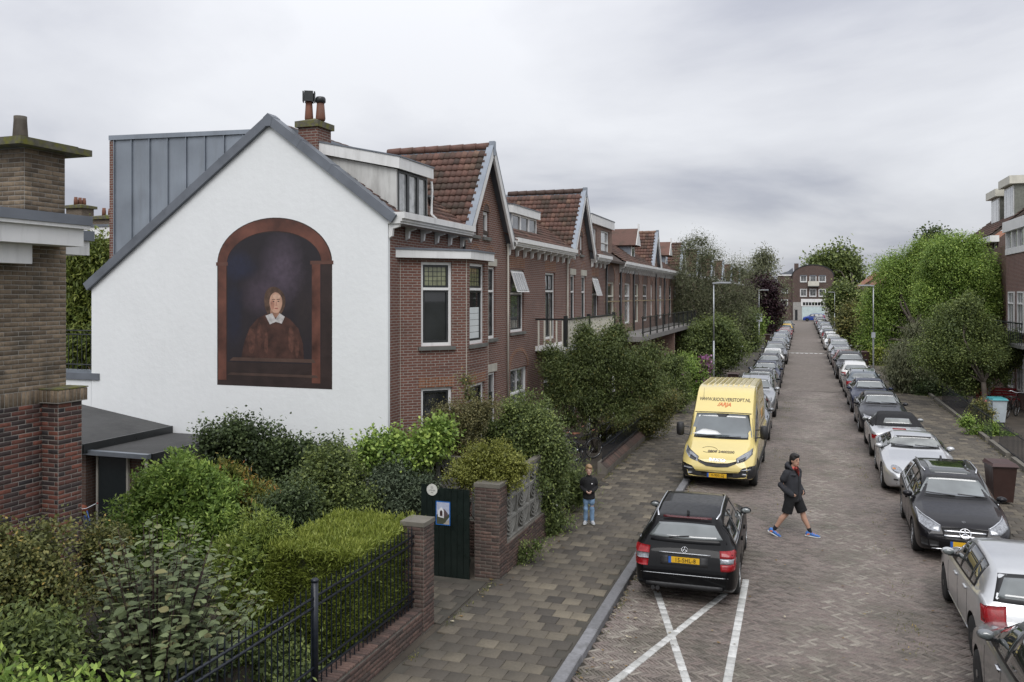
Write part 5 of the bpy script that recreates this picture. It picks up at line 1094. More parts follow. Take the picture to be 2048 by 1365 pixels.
        m2.polygons.foreach_set('material_index', mi); m2.polygons.foreach_set('use_smooth', [True] * len(mi))
        try: m2.set_sharp_from_angle(angle=R(50))
        except Exception: pass
        s.body = link(bpy.data.objects.new('body', m2), s.root)
    def y(s, t): return s.L / 2 - t
    def top(s, t): return float(np.interp(t, s.ts, s.zr))
    def bel(s, t): return float(np.interp(t, s.ts, s.zb))
    def cast(s, o, d):
        h = s.bvh.ray_cast(Vector(o), Vector(d))
        if h[0] is None: return None, None
        return h[0], (h[1] if h[1].dot(Vector(d)) < 0 else -h[1])
    def hit(s, view, a, b_):
        """view: F (x, z), R (x, z), S+ / S- (t, z), T (x, t)"""
        if view == 'F': return s.cast((a, s.L / 2 + 1, b_), (0, -1, 0))
        if view == 'R': return s.cast((a, -s.L / 2 - 1, b_), (0, 1, 0))
        if view == 'T': return s.cast((a, s.y(b_), 4), (0, 0, -1))
        sg = 1 if view == 'S+' else -1; return s.cast((sg * 3, s.y(a), b_), (-sg, 0, 0))
    def patch(s, name, view, top_, bot, m_, off=.006, nu=10, nv=4, parent=None, skirt=.02, outs=None):
        """surface between two polylines (top_, bot) given in the view's 2d coordinates, laid on the body"""
        def samp(pl, f):
            pl = [Vector(p) for p in pl]; ds = [0]
            for i in range(len(pl) - 1): ds.append(ds[-1] + (pl[i + 1] - pl[i]).length)
            q = f * ds[-1]
            for i in range(len(pl) - 1):
                if q <= ds[i + 1] + 1e-9: u = (q - ds[i]) / max(ds[i + 1] - ds[i], 1e-9); return pl[i].lerp(pl[i + 1], u)
            return pl[-1]
        G = []; last = None
        for j in range(nv + 1):
            row = []
            for i in range(nu + 1):
                p = samp(bot, i / nu).lerp(samp(top_, i / nu), j / nv); h, n = s.hit(view, p.x, p.y)
                if h is None: h, n = last if last else (Vector((0, 0, .5)), Vector((0, 0, 1)))
                last = (h, n); row.append((h + n * off, n))
            G.append(row)
        b = MB(); w_ = nu + 1; vs = [g[0] for r in G for g in r]; fs = [(j * w_ + i, j * w_ + i + 1, (j + 1) * w_ + i + 1, (j + 1) * w_ + i) for j in range(nv) for i in range(nu)]
        nav = sum((g[1] for r in G for g in r), Vector()); f0 = fs[len(fs) // 2]; fn = (vs[f0[1]] - vs[f0[0]]).cross(vs[f0[2]] - vs[f0[0]])
        if fn.dot(nav) < 0: fs = [f[::-1] for f in fs]
        b.add(vs, fs); bd = [(0, i) for i in range(w_)] + [(j, nu) for j in range(1, nv + 1)] + [(nv, i) for i in range(nu - 1, -1, -1)] + [(j, 0) for j in range(nv - 1, 0, -1)]
        k0 = len(b.v)
        for j, i in bd: b.v.append(tuple(G[j][i][0] - G[j][i][1] * (skirt + off)))
        for q in range(len(bd)):
            q2 = (q + 1) % len(bd); i0, i1 = bd[q][0] * w_ + bd[q][1], bd[q2][0] * w_ + bd[q2][1]; b.f.append((i0, k0 + q, k0 + q2, i1)); b.mi.append(0)
        return b.build(name, m_, parent or s.root, True)
    def rect(s, name, view, x0, x1, z0, z1, m_, **k): return s.patch(name, view, [(x0, z1), (x1, z1)], [(x0, z0), (x1, z0)], m_, **k)
    def sym(s, name, view, top_, bot, m_, **k):
        """the same fitting left and right"""
        o = [s.patch(name, view, top_, bot, m_, **k)]
        if view[0] == 'S': o.append(s.patch(name, 'S-', top_, bot, m_, **k))
        else: o.append(s.patch(name, view, [(-p[0], p[1]) for p in top_], [(-p[0], p[1]) for p in bot], m_, **k))
        return o
    def windscreen(s, tc, th, glass_m=None, view='F', wtop=None, wbot=None, trim=plastic, inset=.05):
        zb, zt = s.top(tc) + .02, s.top(th) - .02; hw = s.hw
        wb, wt = wbot or hw * .80, wtop or hw * .62
        arc = lambda w_, z, bow: [(-w_ + 2 * w_ * i / 8, z - bow * (1 - (abs(i - 4) / 4) ** 2) * -1) for i in range(9)]
        nm = 'windscreen' if view == 'F' else 'rear_window'
        F_ = s.patch(nm + '_surround', view, arc(wt, zt, .012), arc(wb, zb, -.015), trim, .004, 12, 5)
        i = inset; s.patch(nm, view, arc(wt - i * 1.1, zt - i * .7, .012), arc(wb - i, zb + i * .8, -.015), glass_m or c_glass, .010, 12, 5, F_)
        return F_
    def side_glass(s, panes, rise=.035, drop=.085, trim=plastic, chrome_line=False, ends=None):
        ta, tb = panes[0][0], panes[-1][1]
        def tz(t): return max(s.bel(t) + rise + .004, s.top(t) - drop)
        for sd in ('S+', 'S-'):
            n = 18; T_ = [ta - .05 + (tb - ta + .10) * i / n for i in range(n + 1)]
            Sg = s.patch('side_window_surround', sd, [(t, tz(t) + .02) for t in T_], [(t, s.bel(t) + rise - .03) for t in T_], trim, .004, 22, 3)
            if chrome_line: s.patch('window_trim', sd, [(t, s.bel(t) + rise - .012) for t in T_], [(t, s.bel(t) + rise - .034) for t in T_], chrome, .009, 22, 1)
            for a, c in panes:
                q = [a + (c - a) * i / 8 for i in range(9)]; s.patch('side_window', sd, [(t, tz(t)) for t in q], [(t, s.bel(t) + rise) for t in q], c_glass_s, .009, 10, 3, Sg)
    def wheels(s, rim_m=None, spokes=5, dark=False):
        R_ = s.R
        for ax in s.axles:
            for sd in (-1, 1):
                xc = sd * (s.hw - .115); w2 = .105; yc = s.y(ax); b = MB()
                b.lathe([(R_ * .60, -w2), (R_ * .93, -w2), (R_ * .99, -w2 * .7), (R_, 0), (R_ * .99, w2 * .7), (R_ * .93, w2), (R_ * .62, w2 * .9), (R_ * .60, w2 * .5)], (xc, yc, R_), 'X', 26); Wh = b.build('wheel', tyre_m, s.root, True)
                b = MB(); o = sd * (w2 - .012)
                b.lathe([(R_ * .66, -.012), (R_ * .66, .012), (R_ * .58, .012), (R_ * .58, -.012)], (xc + o, yc, R_), 'X', 24, cap=False)
                b.lathe([(R_ * .17, -.02), (R_ * .15, .012)], (xc + o, yc, R_), 'X', 12)
                for k in range(spokes):
                    a = 2 * math.pi * k / spokes + .3; d = Vector((0, math.cos(a), math.sin(a))); pp = Vector((0, -math.sin(a), math.cos(a)))
                    b.obox(Vector((xc + o - sd * .006, yc, R_)) + d * R_ * .37, d * R_ * .48, pp * R_ * (.15 if spokes < 7 else .1), (.02, 0, 0))
                b.build('rim', rim_m or alloy, Wh); b = MB(); b.lathe([(R_ * .58, 0), (R_ * .58, .01)], (xc + o - sd * .03, yc, R_), 'X', 20); b.build('wheel_disc', plastic, Wh)
    def mirrors(s, t, m_=None, size=1., dz=.10):
        for sd in (-1, 1):
            z = s.bel(t) + dz; h, n = s.hit('S+' if sd > 0 else 'S-', t, z - .05); x = (h.x if h else sd * s.hw) + sd * .11
            b = MB(); b.ball((x, s.y(t), z), .105 * size, .075 * size, .065 * size, 12, 8); M_ = b.build('mirror', m_ or s.body_mat, s.root, True)
            b = MB(); b.box(min(x - sd * .13, x), max(x - sd * .13, x), s.y(t) - .03, s.y(t) + .03, z - .07, z - .035); b.build('mirror_arm', plastic, M_)
            b = MB(); b.ball((x, s.y(t) - .052 * size, z), .088 * size, .028, .05 * size, 12, 6); b.build('mirror_glass', c_glass, M_, True)
    def handles(s, ts, m_=None, z=None):
        for sd in ('S+', 'S-'):
            for t in ts: s.rect('door_handle', sd, t, t + .18, (z or s.bel(t) - .10) - .018, (z or s.bel(t) - .10) + .018, m_ or s.body_mat, off=.028, nu=4, nv=1, skirt=.02)
    def seams(s, ts, z0=.30):
        for sd in ('S+', 'S-'):
            for t in ts: s.rect('door_seam', sd, t, t + .008, z0, s.bel(t) - .01, dark_hole, off=.002, nu=1, nv=8, skirt=.0)
    def sill(s, m_=None): 
        for sd in ('S+', 'S-'): s.rect('sill', sd, s.axles[0] + s.R + .1, s.axles[1] - s.R - .1, .20, .29, m_ or plastic, off=.012, nu=8, nv=2)
    def text(s, name, view, body, x, z, size, m_, bold=0., shear=0., sx=1., off=.006, spacing=1., parent=None):
        M0 = Matrix.Scale(sx, 4, (1, 0, 0)); o = text_mesh(name, body, size, m_, parent or s.root, M0, .0, spacing, bold, shear=shear)
        for v in o.data.vertices:
            a, b_ = v.co.x, v.co.y
            if view == 'F': h, n = s.hit('F', x - a, z + b_)
            elif view == 'S-': h, n = s.hit('S-', x + a, z + b_)
            else: h, n = s.hit(view, x + a, z + b_)
            if h is not None: v.co = h + n * off
        o.data.update(); return o
    def rails(s, t0, t1, m_=None, x=None):
        x = x or s.hw * .62
        for sd in (-1, 1):
            pts = []
            for i in range(9):
                t = t0 + (t1 - t0) * i / 8; h, n = s.hit('T', sd * (x - (.05 if i in (0, 8) else 0)), t); pts.append(h + Vector((0, 0, .012 if i in (0, 8) else .038)))
            b = MB(); b.path(pts, .017, 8); b.build('roof_rail', m_ or chrome, s.root, True)
    def wiper(s, x0, x1, tc, view='F'):
        z = s.top(tc) + .05; pts = []
        for i in range(5): h, n = s.hit(view, x0 + (x1 - x0) * i / 4, z + .03 * i / 4); pts.append(h + n * .022)
        b = MB(); b.path(pts, .011, 5); b.build('wiper', plastic, s.root)
    def plate(s, view, z, text=None, hw=.26, hh=.057, x=0):
        h, n = s.hit(view, x, z); sg = 1 if view == 'F' else -1; y_ = h.y + sg * .02; fr = Fr((x, y_, z), (-sg, 0, 0), (0, sg, 0)); b = MB(); fr.bar(b, -hw, hw, -hh, hh, -.02, .0); Pl = b.build('number_plate', plate_y, s.root)
        b = MB(); fr.bar(b, -hw, -hw + .045, -hh, hh, 0, .002); b.build('plate_band', plate_b, Pl); b = MB(); fr.bar(b, -hw - .012, hw + .012, -hh - .012, hh + .012, -.022, -.001); b.build('plate_holder', plastic, Pl)
        if text:
            M_ = Matrix.Translation(fr.p(.022, 0, .003)) @ Matrix((fr.a, ZV, fr.n)).transposed().to_4x4() @ Matrix.Scale(.88, 4, (1, 0, 0)); text_mesh('plate_lettering', text, .100, ink, Pl, M_, .0006, 1.06, .0006)
        return Pl
    def badge(s, view, x, z, r, star=True, off=.012):
        h, n = s.hit(view, x, z); sg = 1 if view == 'F' else -1; c = h + n * off; b = MB(); a_ = Vector((1, 0, 0)); u_ = Vector((0, -n.z * sg * sg, abs(n.y))).normalized() if abs(n.y) > .1 else Vector((0, -sg, 0)); nn = n.normalized()
        u_ = nn.cross(a_).normalized(); u_ = u_ if u_.z > 0 else -u_
        ring = [c + (a_ * math.cos(q) + u_ * math.sin(q)) * r for q in [2 * math.pi * i / 20 for i in range(21)]]; b.path(ring, r * .085, 5)
        if star:
            for k in range(3): q = math.pi / 2 + 2 * math.pi * k / 3; d = a_ * math.cos(q) + u_ * math.sin(q); pp = nn.cross(d).normalized(); b.add([c + pp * r * .13 + nn * .004, c - pp * r * .13 + nn * .004, c + d * r, c + nn * .012], [(0, 3, 2), (3, 1, 2), (0, 1, 3)])
        return b.build('emblem', chrome, s.root, True)
    def aerial(s, t, x=0, h=.16, fin=False):
        p, n = s.hit('T', x, t); b = MB()
        if fin: b.prism([(x - .02, s.y(t), p.z - .01), (x - .02, s.y(t) - .16, p.z - .01), (x - .02, s.y(t) - .15, p.z + .06)], (.04, 0, 0))
        else: b.tube(p, p + Vector((0, -h * .5, h)), .006, .003, 5)
        b.build('aerial', plastic, s.root)
    def at(s, x, y_, rz, label, cat='car', group=None):
        s.root.location = (x, y_, 0); s.root.rotation_euler = (0, 0, rz); tag(s.root, label, cat, group); return s
    def front_std(s, zl=.62, lw=(.46, .80), lh=.13, grille=True, gz=(.50, .66), slant=.06, lamp=None, low=True, gm=None, gw=.42):
        hw = s.hw
        for o in s.sym('headlight', 'F', [(hw * lw[0] * 1.0, zl + lh * .5), (hw * lw[1] * 1.0, zl + lh * .5 + slant)], [(hw * lw[0], zl - lh * .5), (hw * lw[1], zl - lh * .4 + slant * .3)], lamp or white_l, off=.008, nu=8, nv=4): pass
        if grille: s.rect('grille', 'F', -hw * gw, hw * gw, gz[0], gz[1], gm or plastic, off=.006, nu=10, nv=3)
        if low: s.rect('lower_grille', 'F', -hw * .55, hw * .55, .30, .40, plastic, off=.006, nu=10, nv=2)
    def rear_std(s, z=(.66, .92), x=(.62, .93), m_=None, bumper=True, plate_z=.62):
        hw = s.hw; s.sym('tail_light', 'R', [(hw * x[0], z[1]), (hw * x[1], z[1] - .02)], [(hw * x[0] * 1.04, z[0]), (hw * x[1], z[0])], m_ or red_l, off=.010, nu=8, nv=5)
        for sd in ('S+', 'S-'): s.patch('tail_light_side', sd, [(s.L - .26, z[1] - .03), (s.L - .06, z[1] - .03)], [(s.L - .18, z[0] + .03), (s.L - .06, z[0])], m_ or red_l, off=.008, nu=5, nv=4)
        if bumper: s.rect('bumper_strip', 'R', -hw * .7, hw * .7, .30, .38, plastic, off=.008, nu=12, nv=2)
def clone(car, mat_, x, y_, rz, label, cat='car', group=None, extra=None):
    r = copy_tree(car.root); r.location = (x, y_, 0); r.rotation_euler = (0, 0, rz); tag(r, label, cat)
    if 'group' in r.keys(): del r['group']
    if group: r['group'] = group
    if mat_ is not None:
        old = car.body_mat; cache = {}
        def sw(o):
            if o.type == 'MESH' and any(m is old for m in o.data.materials):
                k = o.data.name
                if (k, mat_.name) not in SWAP: d = o.data.copy(); [d.materials.__setitem__(i, mat_) for i, m in enumerate(d.materials) if m is old]; SWAP[(k, mat_.name)] = d
                o.data = SWAP[(k, mat_.name)]
            for ch in o.children: sw(ch)
        sw(r)
    return r
SWAP = {}
p_black = paint('paint_black', (.004, .0042, .005), 0, .3, .55); p_silver = paint('paint_silver', (.36, .37, .38), .75, .30); p_silver2 = paint('paint_light_silver', (.52, .53, .54), .6, .30); p_grey = paint('paint_grey', (.085, .09, .10), .6); p_dgrey = paint('paint_dark_grey', (.028, .029, .033), .5); p_blue = paint('paint_dark_blue', (.012, .018, .045), .4); p_white = paint('paint_white', (.70, .70, .68), 0, .3); p_red = paint('paint_red', (.22, .012, .018), .2); p_sblue = paint('paint_blue_grey', (.13, .155, .18), .65); p_yel = paint('paint_yellow', (.70, .44, .02)); p_bright = paint('paint_bright_blue', (.015, .05, .28)); p_mid = paint('paint_mid_grey', (.19, .20, .21), .7)
ZF = math.pi      # facing the camera (nose to -y)
# ---------------------------------------------------------------- black estate seen from behind
def estate(name, body):
    c = Car(name, 4.60, 1.78, [(0, .50), (.03, .66), (.12, .78), (.5, .88), (1.25, .985), (1.95, 1.38), (2.4, 1.455), (3.3, 1.46), (4.02, 1.40), (4.40, 1.02), (4.52, .93), (4.58, .70), (4.6, .52)], [(0, .60), (.5, .80), (1.3, .90), (3.2, .955), (4.2, .99), (4.6, .90)], wr=.565, axles=(.82, 3.58), R_=.325, nose=.78, tail=.84, body=body)
    c.windscreen(1.30, 1.98); c.windscreen(4.40, 4.04, view='R', wtop=.56, wbot=.70, inset=.075, trim=body); c.side_glass([(1.55, 2.32), (2.40, 3.20), (3.28, 4.02)], chrome_line=True); c.wheels(spokes=7); c.mirrors(1.62); c.handles((2.1, 3.0)); c.seams((1.45, 2.36, 3.25)); c.sill(body); c.rails(2.2, 4.0); c.aerial(3.75, 0, .1, True); return c
E1 = estate('estate_car', p_black)
hw = E1.hw
for sg in (1, -1):      # three-tier tail lamps: red, clear, red
    for nm, m_, z0_, z1_ in (('tail_light', red_l, .86, .965), ('reversing_light', white_l, .775, .855), ('tail_light', red_l, .66, .77)):
        x0_ = lambda z: hw * (.66 + (.93 - z) * .10); E1.patch(nm, 'R', [(sg * x0_(z1_), z1_), (sg * hw * .955, z1_)], [(sg * x0_(z0_), z0_), (sg * hw * .945, z0_)], m_, .010, 7, 3)
for sd in ('S+', 'S-'): E1.patch('tail_light_side', sd, [(4.34, .95), (4.53, .95)], [(4.44, .68), (4.55, .68)], red_l, .008, 5, 4)
E1.rect('chrome_strip', 'R', -.44, .44, .877, .893, alloy, off=.02, nu=10, nv=1); E1.rect('plate_recess', 'R', -.40, .40, .70, .865, plastic, off=.004, nu=8, nv=3); E1.plate('R', .785, '15-SHL-8'); E1.badge('R', 0, .945, .048)
E1.rect('brake_light', 'R', -.42, .42, 1.372, 1.390, mat('dim_red_lamp', (.07, .006, .009), .25), off=.012, nu=8, nv=1); E1.rect('bumper_trim', 'R', -hw * .82, hw * .82, .548, .557, alloy, off=.012, nu=16, nv=1); E1.rect('bumper_strip', 'R', -hw * .72, hw * .72, .32, .40, plastic, off=.008, nu=12, nv=2); E1.wiper(-.28, .06, 4.38, 'R')
for x in (-.52, -.44): b = MB(); b.lathe([(.035, -.06), (.038, .03)], (x, -2.27, .30), 'Y', 12); b.build('exhaust_pipe', plastic, E1.root)
E1.front_std(); E1.at(-1.96, 16.92, R(1.2), 'black estate car with chrome roof rails parked before the yellow van')
# ---------------------------------------------------------------- black estate facing the camera with star grille
E2 = estate('estate_car', paint('paint_black_metallic', (.012, .0115, .014), .35)); E2.L
E2.sym('headlight', 'F', [(.42, .72), (.60, .80), (.80, .86)], [(.44, .62), (.62, .635), (.79, .72)], white_l, off=.008, nu=10, nv=4); E2.sym('headlight_brow', 'F', [(.42, .735), (.60, .815), (.80, .875)], [(.42, .72), (.60, .80), (.80, .86)], chrome, off=.010, nu=10, nv=1)
E2.patch('grille', 'F', [(-.42, .70), (0, .72), (.42, .70)], [(-.36, .50), (0, .48), (.36, .50)], plastic, .006, 12, 4)
for z in (.575, .645): E2.rect('grille_bar', 'F', -.37, .37, z - .014, z + .014, chrome, off=.03, nu=10, nv=1)
E2.badge('F', 0, .61, .098, off=.045); E2.badge('F', 0, .80, .028, False); E2.plate('F', .40); E2.sym('air_intake', 'F', [(.46, .46), (.78, .50)], [(.46, .34), (.76, .34)], plastic, off=.006, nu=6, nv=3); E2.rect('lower_lip', 'F', -.6, .6, .295, .315, chrome, off=.01, nu=10, nv=1); E2.wiper(-.6, -.05, 1.28); E2.wiper(.0, .55, 1.28)
E2.patch('sunroof', 'T', [(-.40, 2.12), (.40, 2.12)], [(-.42, 3.5), (.42, 3.5)], c_glass_s, .004, 8, 6); E2.rear_std(); E2.at(3.08, 20.95, ZF + R(-1.5), 'black estate car with star emblem grille facing along the brown bin')
# ---------------------------------------------------------------- silver five-door hatchback
def hatch(name, body, L=3.97, H_=1.46, W=1.69):
    k = L / 3.97; c = Car(name, L, W, [(0, .48), (.03, .62), (.10, .76), (.45 * k, .86), (1.05 * k, .98), (1.75 * k, H_ - .07), (2.2 * k, H_), (3.0 * k, H_ - .02), (L - .50, H_ - .10), (L - .14, .98), (L - .08, .86), (L - .02, .66), (L, .5)], [(0, .58), (.5, .80), (1.1, .91), (2.6, .965), (L - .3, 1.03), (L, .92)], wr=.565, axles=(.80 * k, 3.26 * k), R_=.30, nose=.80, tail=.86, body=body)
    c.windscreen(1.10 * k, 1.78 * k); c.windscreen(L - .16, L - .50, view='R', wtop=.54, wbot=.66, inset=.06); c.side_glass([(1.42 * k, 2.10 * k), (2.18 * k, 2.86 * k), (2.92 * k, 3.14 * k)]); c.wheels(spokes=9, rim_m=mat('dark_rim', (.06, .06, .062), .4, .6)); c.mirrors(1.42 * k); c.handles((1.90 * k, 2.66 * k)); c.seams((1.28 * k, 2.13 * k, 2.90 * k)); c.sill(body); c.front_std(); c.rear_std((.72, .96), (.60, .95)); c.plate('R', .60); c.plate('F', .44); c.wiper(-.5, 0, 1.08 * k); c.wiper(.02, .45, 1.08 * k); return c
HB = hatch('hatchback', p_silver2); HB.aerial(3.3, 0, .15); HB.at(3.18, 15.3, R(.5), 'light silver hatchback with red tail lights behind the black star car')
# dark silver hatchback cut by the corner
def hatch2():
    L = 4.2; c = Car('hatchback', L, 1.75, [(0, .5), (.03, .66), (.10, .80), (.45, .90), (1.05, 1.02), (1.75, 1.40), (2.3, 1.49), (3.1, 1.46), (3.72, 1.34), (4.02, 1.06), (4.12, .92), (4.18, .70), (4.2, .5)], [(0, .6), (.5, .84), (1.1, .95), (2.6, 1.0), (3.6, 1.08), (4.2, .95)], wr=.565, axles=(.84, 3.44), R_=.315, nose=.8, tail=.84, body=p_mid)
    c.windscreen(1.10, 1.78); c.windscreen(4.03, 3.74, view='R', wtop=.52, wbot=.64); c.side_glass([(1.42, 2.14), (2.22, 2.96), (3.02, 3.42)], chrome_line=False); c.wheels(spokes=5); c.mirrors(1.45); c.seams((1.3, 2.18, 3.0)); c.sill(p_mid); c.front_std(); c.rear_std((.74, 1.14), (.74, .94)); c.plate('R', .62)
    for sd in ('S+', 'S-'):
        for t in (1.98, 2.86): c.patch('handle_cup', sd, [(t + .02, .93), (t + .13, .93)], [(t + .02, .86), (t + .13, .86)], plastic, .004, 4, 2); c.rect('door_handle', sd, t, t + .16, .885, .908, chrome, off=.03, nu=4, nv=1)
    c.rails(2.0, 3.6, plastic, .50); return c
HB2 = hatch2(); HB2.at(3.06, 11.35, R(.5), 'dark silver hatchback with black roof strips parked behind the light silver one')
# ---------------------------------------------------------------- silver coupe
CP = Car('coupe', 4.79, 1.89, [(0, .46), (.03, .56), (.15, .68), (.7, .83), (1.65, .97), (2.35, 1.27), (2.75, 1.315), (3.2, 1.30), (4.15, 1.02), (4.6, .98), (4.74, .86), (4.79, .5)], [(0, .55), (.6, .76), (1.6, .88), (3.0, .92), (3.7, .97), (4.79, .85)], z0=.16, wr=.53, axles=(.93, 3.68), R_=.34, nose=.66, tail=.78, body=p_silver2)
CP.windscreen(1.68, 2.36, glass('car_glass_pale', (.17, .18, .17), .02, 1.8, .5, 2.2)); CP.windscreen(4.12, 3.3, view='R', wtop=.46, wbot=.58); CP.side_glass([(1.98, 2.75), (2.82, 3.5)]); CP.wheels(); CP.mirrors(2.0, size=1.05); CP.seams((1.85, 3.05)); CP.handles((2.8,))
for sg in (1, -1):
    ov = [(sg * (.60 + .14 * math.cos(q)), .66 + .075 * math.sin(q) + .03 * math.cos(q)) for q in [math.pi * i / 8 for i in range(9)]]; un = [(sg * (.60 + .14 * math.cos(q)), .66 - .075 * math.sin(q) + .03 * math.cos(q)) for q in [math.pi * i / 8 for i in range(9)]]
    CP.patch('headlight', 'F', ov, un, white_l, .010, 8, 4); CP.rect('indicator', 'F', min(sg * .62, sg * .69), max(sg * .62, sg * .69), .655, .685, amber_l, off=.014, nu=3, nv=2); CP.rect('fog_light', 'F', min(sg * .58, sg * .68), max(sg * .58, sg * .68), .40, .44, plastic, off=.008, nu=4, nv=2)
ovt = [(.30 * math.cos(q), .50 + .085 * math.sin(q)) for q in [math.pi * i / 10 for i in range(11)]]; ovb = [(x, 1.0 - z) for x, z in ovt]; CP.patch('grille', 'F', ovt, ovb, plastic, .008, 12, 4); CP.rear_std((.70, .86)); CP.rect('lower_trim', 'F', -.62, .62, .30, .325, chrome, off=.008, nu=10, nv=1); CP.wiper(-.55, .0, 1.66); CP.wiper(.05, .6, 1.66)
CP.at(3.02, 27.0, ZF + R(-1), 'silver sports coupe with oval headlights between black estate and roadster')
# ---------------------------------------------------------------- silver roadster with black soft top
soft = mat('soft_top_cloth', (.012, .012, .014), .9, var=.2, scale=12, bump=.3, bscale=90)
RD = Car('roadster', 4.04, 1.76, [(0, .48), (.03, .62), (.12, .74), (.6, .86), (1.25, .96), (1.85, 1.30), (2.2, 1.35), (2.75, 1.30), (3.2, 1.0), (3.75, .96), (3.95, .88), (4.02, .70), (4.04, .5)], [(0, .58), (.5, .78), (1.3, .88), (2.6, .92), (3.3, .93), (4.04, .84)], wr=.53, axles=(.86, 3.28), R_=.33, nose=.74, tail=.78, body=p_silver2)
RD.patch('soft_top', 'T', [(-.50, 1.92), (-.25, 1.90), (.25, 1.90), (.50, 1.92)], [(-.70, 3.22), (-.3, 3.30), (.3, 3.30), (.70, 3.22)], soft, .014, 16, 12)
for sd in ('S+', 'S-'): q = [2.35 + .85 * i / 8 for i in range(9)]; RD.patch('soft_top_side', sd, [(t, RD.top(t) - .05) for t in q], [(t, RD.bel(t) + .02) for t in q], soft, .010, 10, 3)
RD.windscreen(1.28, 1.86); RD.patch('rear_window', 'T', [(-.36, 2.90), (.36, 2.90)], [(-.44, 3.12), (.44, 3.12)], glass('car_glass_pale', (.17, .18, .17), .02, 1.8, .5, 2.2), .020, 10, 3); RD.side_glass([(1.52, 2.30)]); RD.wheels(); RD.mirrors(1.55); RD.seams((1.35, 2.42)); RD.rear_std((.66, .80), (.58, .94), bumper=True); RD.rect('brake_light', 'R', -.2, .2, .955, .972, red_l, off=.006, nu=4, nv=1); RD.aerial(3.42, -.5, .2); RD.front_std()
RD.plate('R', .56); RD.at(2.98, 31.9, R(0), 'silver roadster with black soft top parked behind the coupe')
# ---------------------------------------------------------------- dark saloon / coupe
def saloon(name, body, L=4.62, H_=1.42):
    c = Car(name, L, 1.80, [(0, .5), (.03, .64), (.12, .76), (.6, .87), (1.45, .98), (2.15, H_ - .06), (2.6, H_), (3.2, H_ - .03), (3.95, 1.04), (4.4, 1.02), (L - .08, .95), (L - .02, .7), (L, .5)], [(0, .6), (.5, .80), (1.4, .90), (3.2, .95), (4.0, .98), (L, .9)], wr=.545, axles=(.80, 3.58), R_=.325, nose=.78, tail=.82, body=body)
    c.windscreen(1.48, 2.16); c.windscreen(3.93, 3.3, view='R', wtop=.50, wbot=.62); c.side_glass([(1.78, 2.5), (2.58, 3.25)]); c.wheels(); c.mirrors(1.8); c.handles((2.3, 3.1)); c.seams((1.62, 2.54)); c.sill(body); c.front_std(gw=.30, slant=.08); c.rear_std(); c.plate('F', .42); c.plate('R', .74); c.wiper(-.55, 0, 1.46); c.wiper(.03, .5, 1.46); return c
SL = saloon('saloon_car', p_dgrey); SL.at(2.95, 37.3, ZF, 'dark grey saloon car facing the roadster soft top')
clone(SL, p_blue, 2.95, 43.2, ZF, 'dark blue saloon car with black mirrors behind the dark grey saloon')
# blue-grey estate seen from behind, white small car, dark off-roader
EST = estate('estate_car', p_sblue); EST.front_std(); EST.rear_std((.72, .94), (.60, .95)); EST.plate('R', .70); EST.at(2.98, 49.0, 0, 'blue grey estate car seen from behind next to the white bubble car')
SM = Car('small_car', 3.55, 1.63, [(0, .5), (.03, .66), (.12, .80), (.4, .90), (.80, 1.0), (1.4, 1.40), (1.8, 1.48), (2.5, 1.46), (3.05, 1.32), (3.40, 1.0), (3.50, .82), (3.55, .5)], [(0, .6), (.4, .84), (.9, .95), (2.4, 1.0), (3.2, 1.02), (3.55, .9)], wr=.55, axles=(.68, 2.98), R_=.29, nose=.74, tail=.76, body=p_white)
SM.windscreen(.86, 1.44); SM.windscreen(3.38, 3.04, view='R', wtop=.54, wbot=.62, inset=.03); SM.side_glass([(1.1, 1.95), (2.05, 2.75)]); SM.wheels(); SM.mirrors(1.12, plastic); SM.seams((1.0, 2.0)); SM.front_std(); SM.rear_std((.70, .92), (.66, .90)); SM.plate('R', .58); SM.aerial(1.6, 0, .2); SM.at(2.9, 54.2, 0, 'small white bubble shaped car behind the blue grey estate')
def suv(name, body):
    L = 4.6; c = Car(name, L, 1.86, [(0, .6), (.03, .80), (.12, .92), (.5, 1.02), (1.25, 1.12), (1.85, 1.56), (2.3, 1.67), (3.5, 1.66), (4.15, 1.58), (4.45, 1.14), (4.54, 1.0), (4.6, .6)], [(0, .7), (.5, .94), (1.3, 1.05), (4.2, 1.12), (4.6, 1.0)], z0=.27, wr=.62, axles=(.88, 3.55), R_=.37, nose=.82, tail=.88, body=body)
    c.windscreen(1.3, 1.88); c.windscreen(4.42, 4.17, view='R', wtop=.58, wbot=.68); c.side_glass([(1.6, 2.35), (2.43, 3.25), (3.33, 4.0)]); c.wheels(); c.mirrors(1.62, size=1.15); c.handles((2.1, 3.0)); c.seams((1.45, 2.39, 3.3)); c.sill(); c.rails(2.1, 4.0); c.front_std(.80, gz=(.62, .84)); c.rear_std((.80, 1.12), (.70, .93)); c.plate('F', .52); c.plate('R', .85); return c
SV = suv('off_roader', p_dgrey); SV.at(2.92, 59.6, ZF, 'tall dark off-roader with roof rails facing the white small car')
clone(HB, p_red, 2.9, 65.6, 0, 'dark red hatchback with pale roof behind the off-roader')
clone(SL, p_mid, 2.9, 71.0, ZF, 'grey saloon car behind the dark red hatchback')
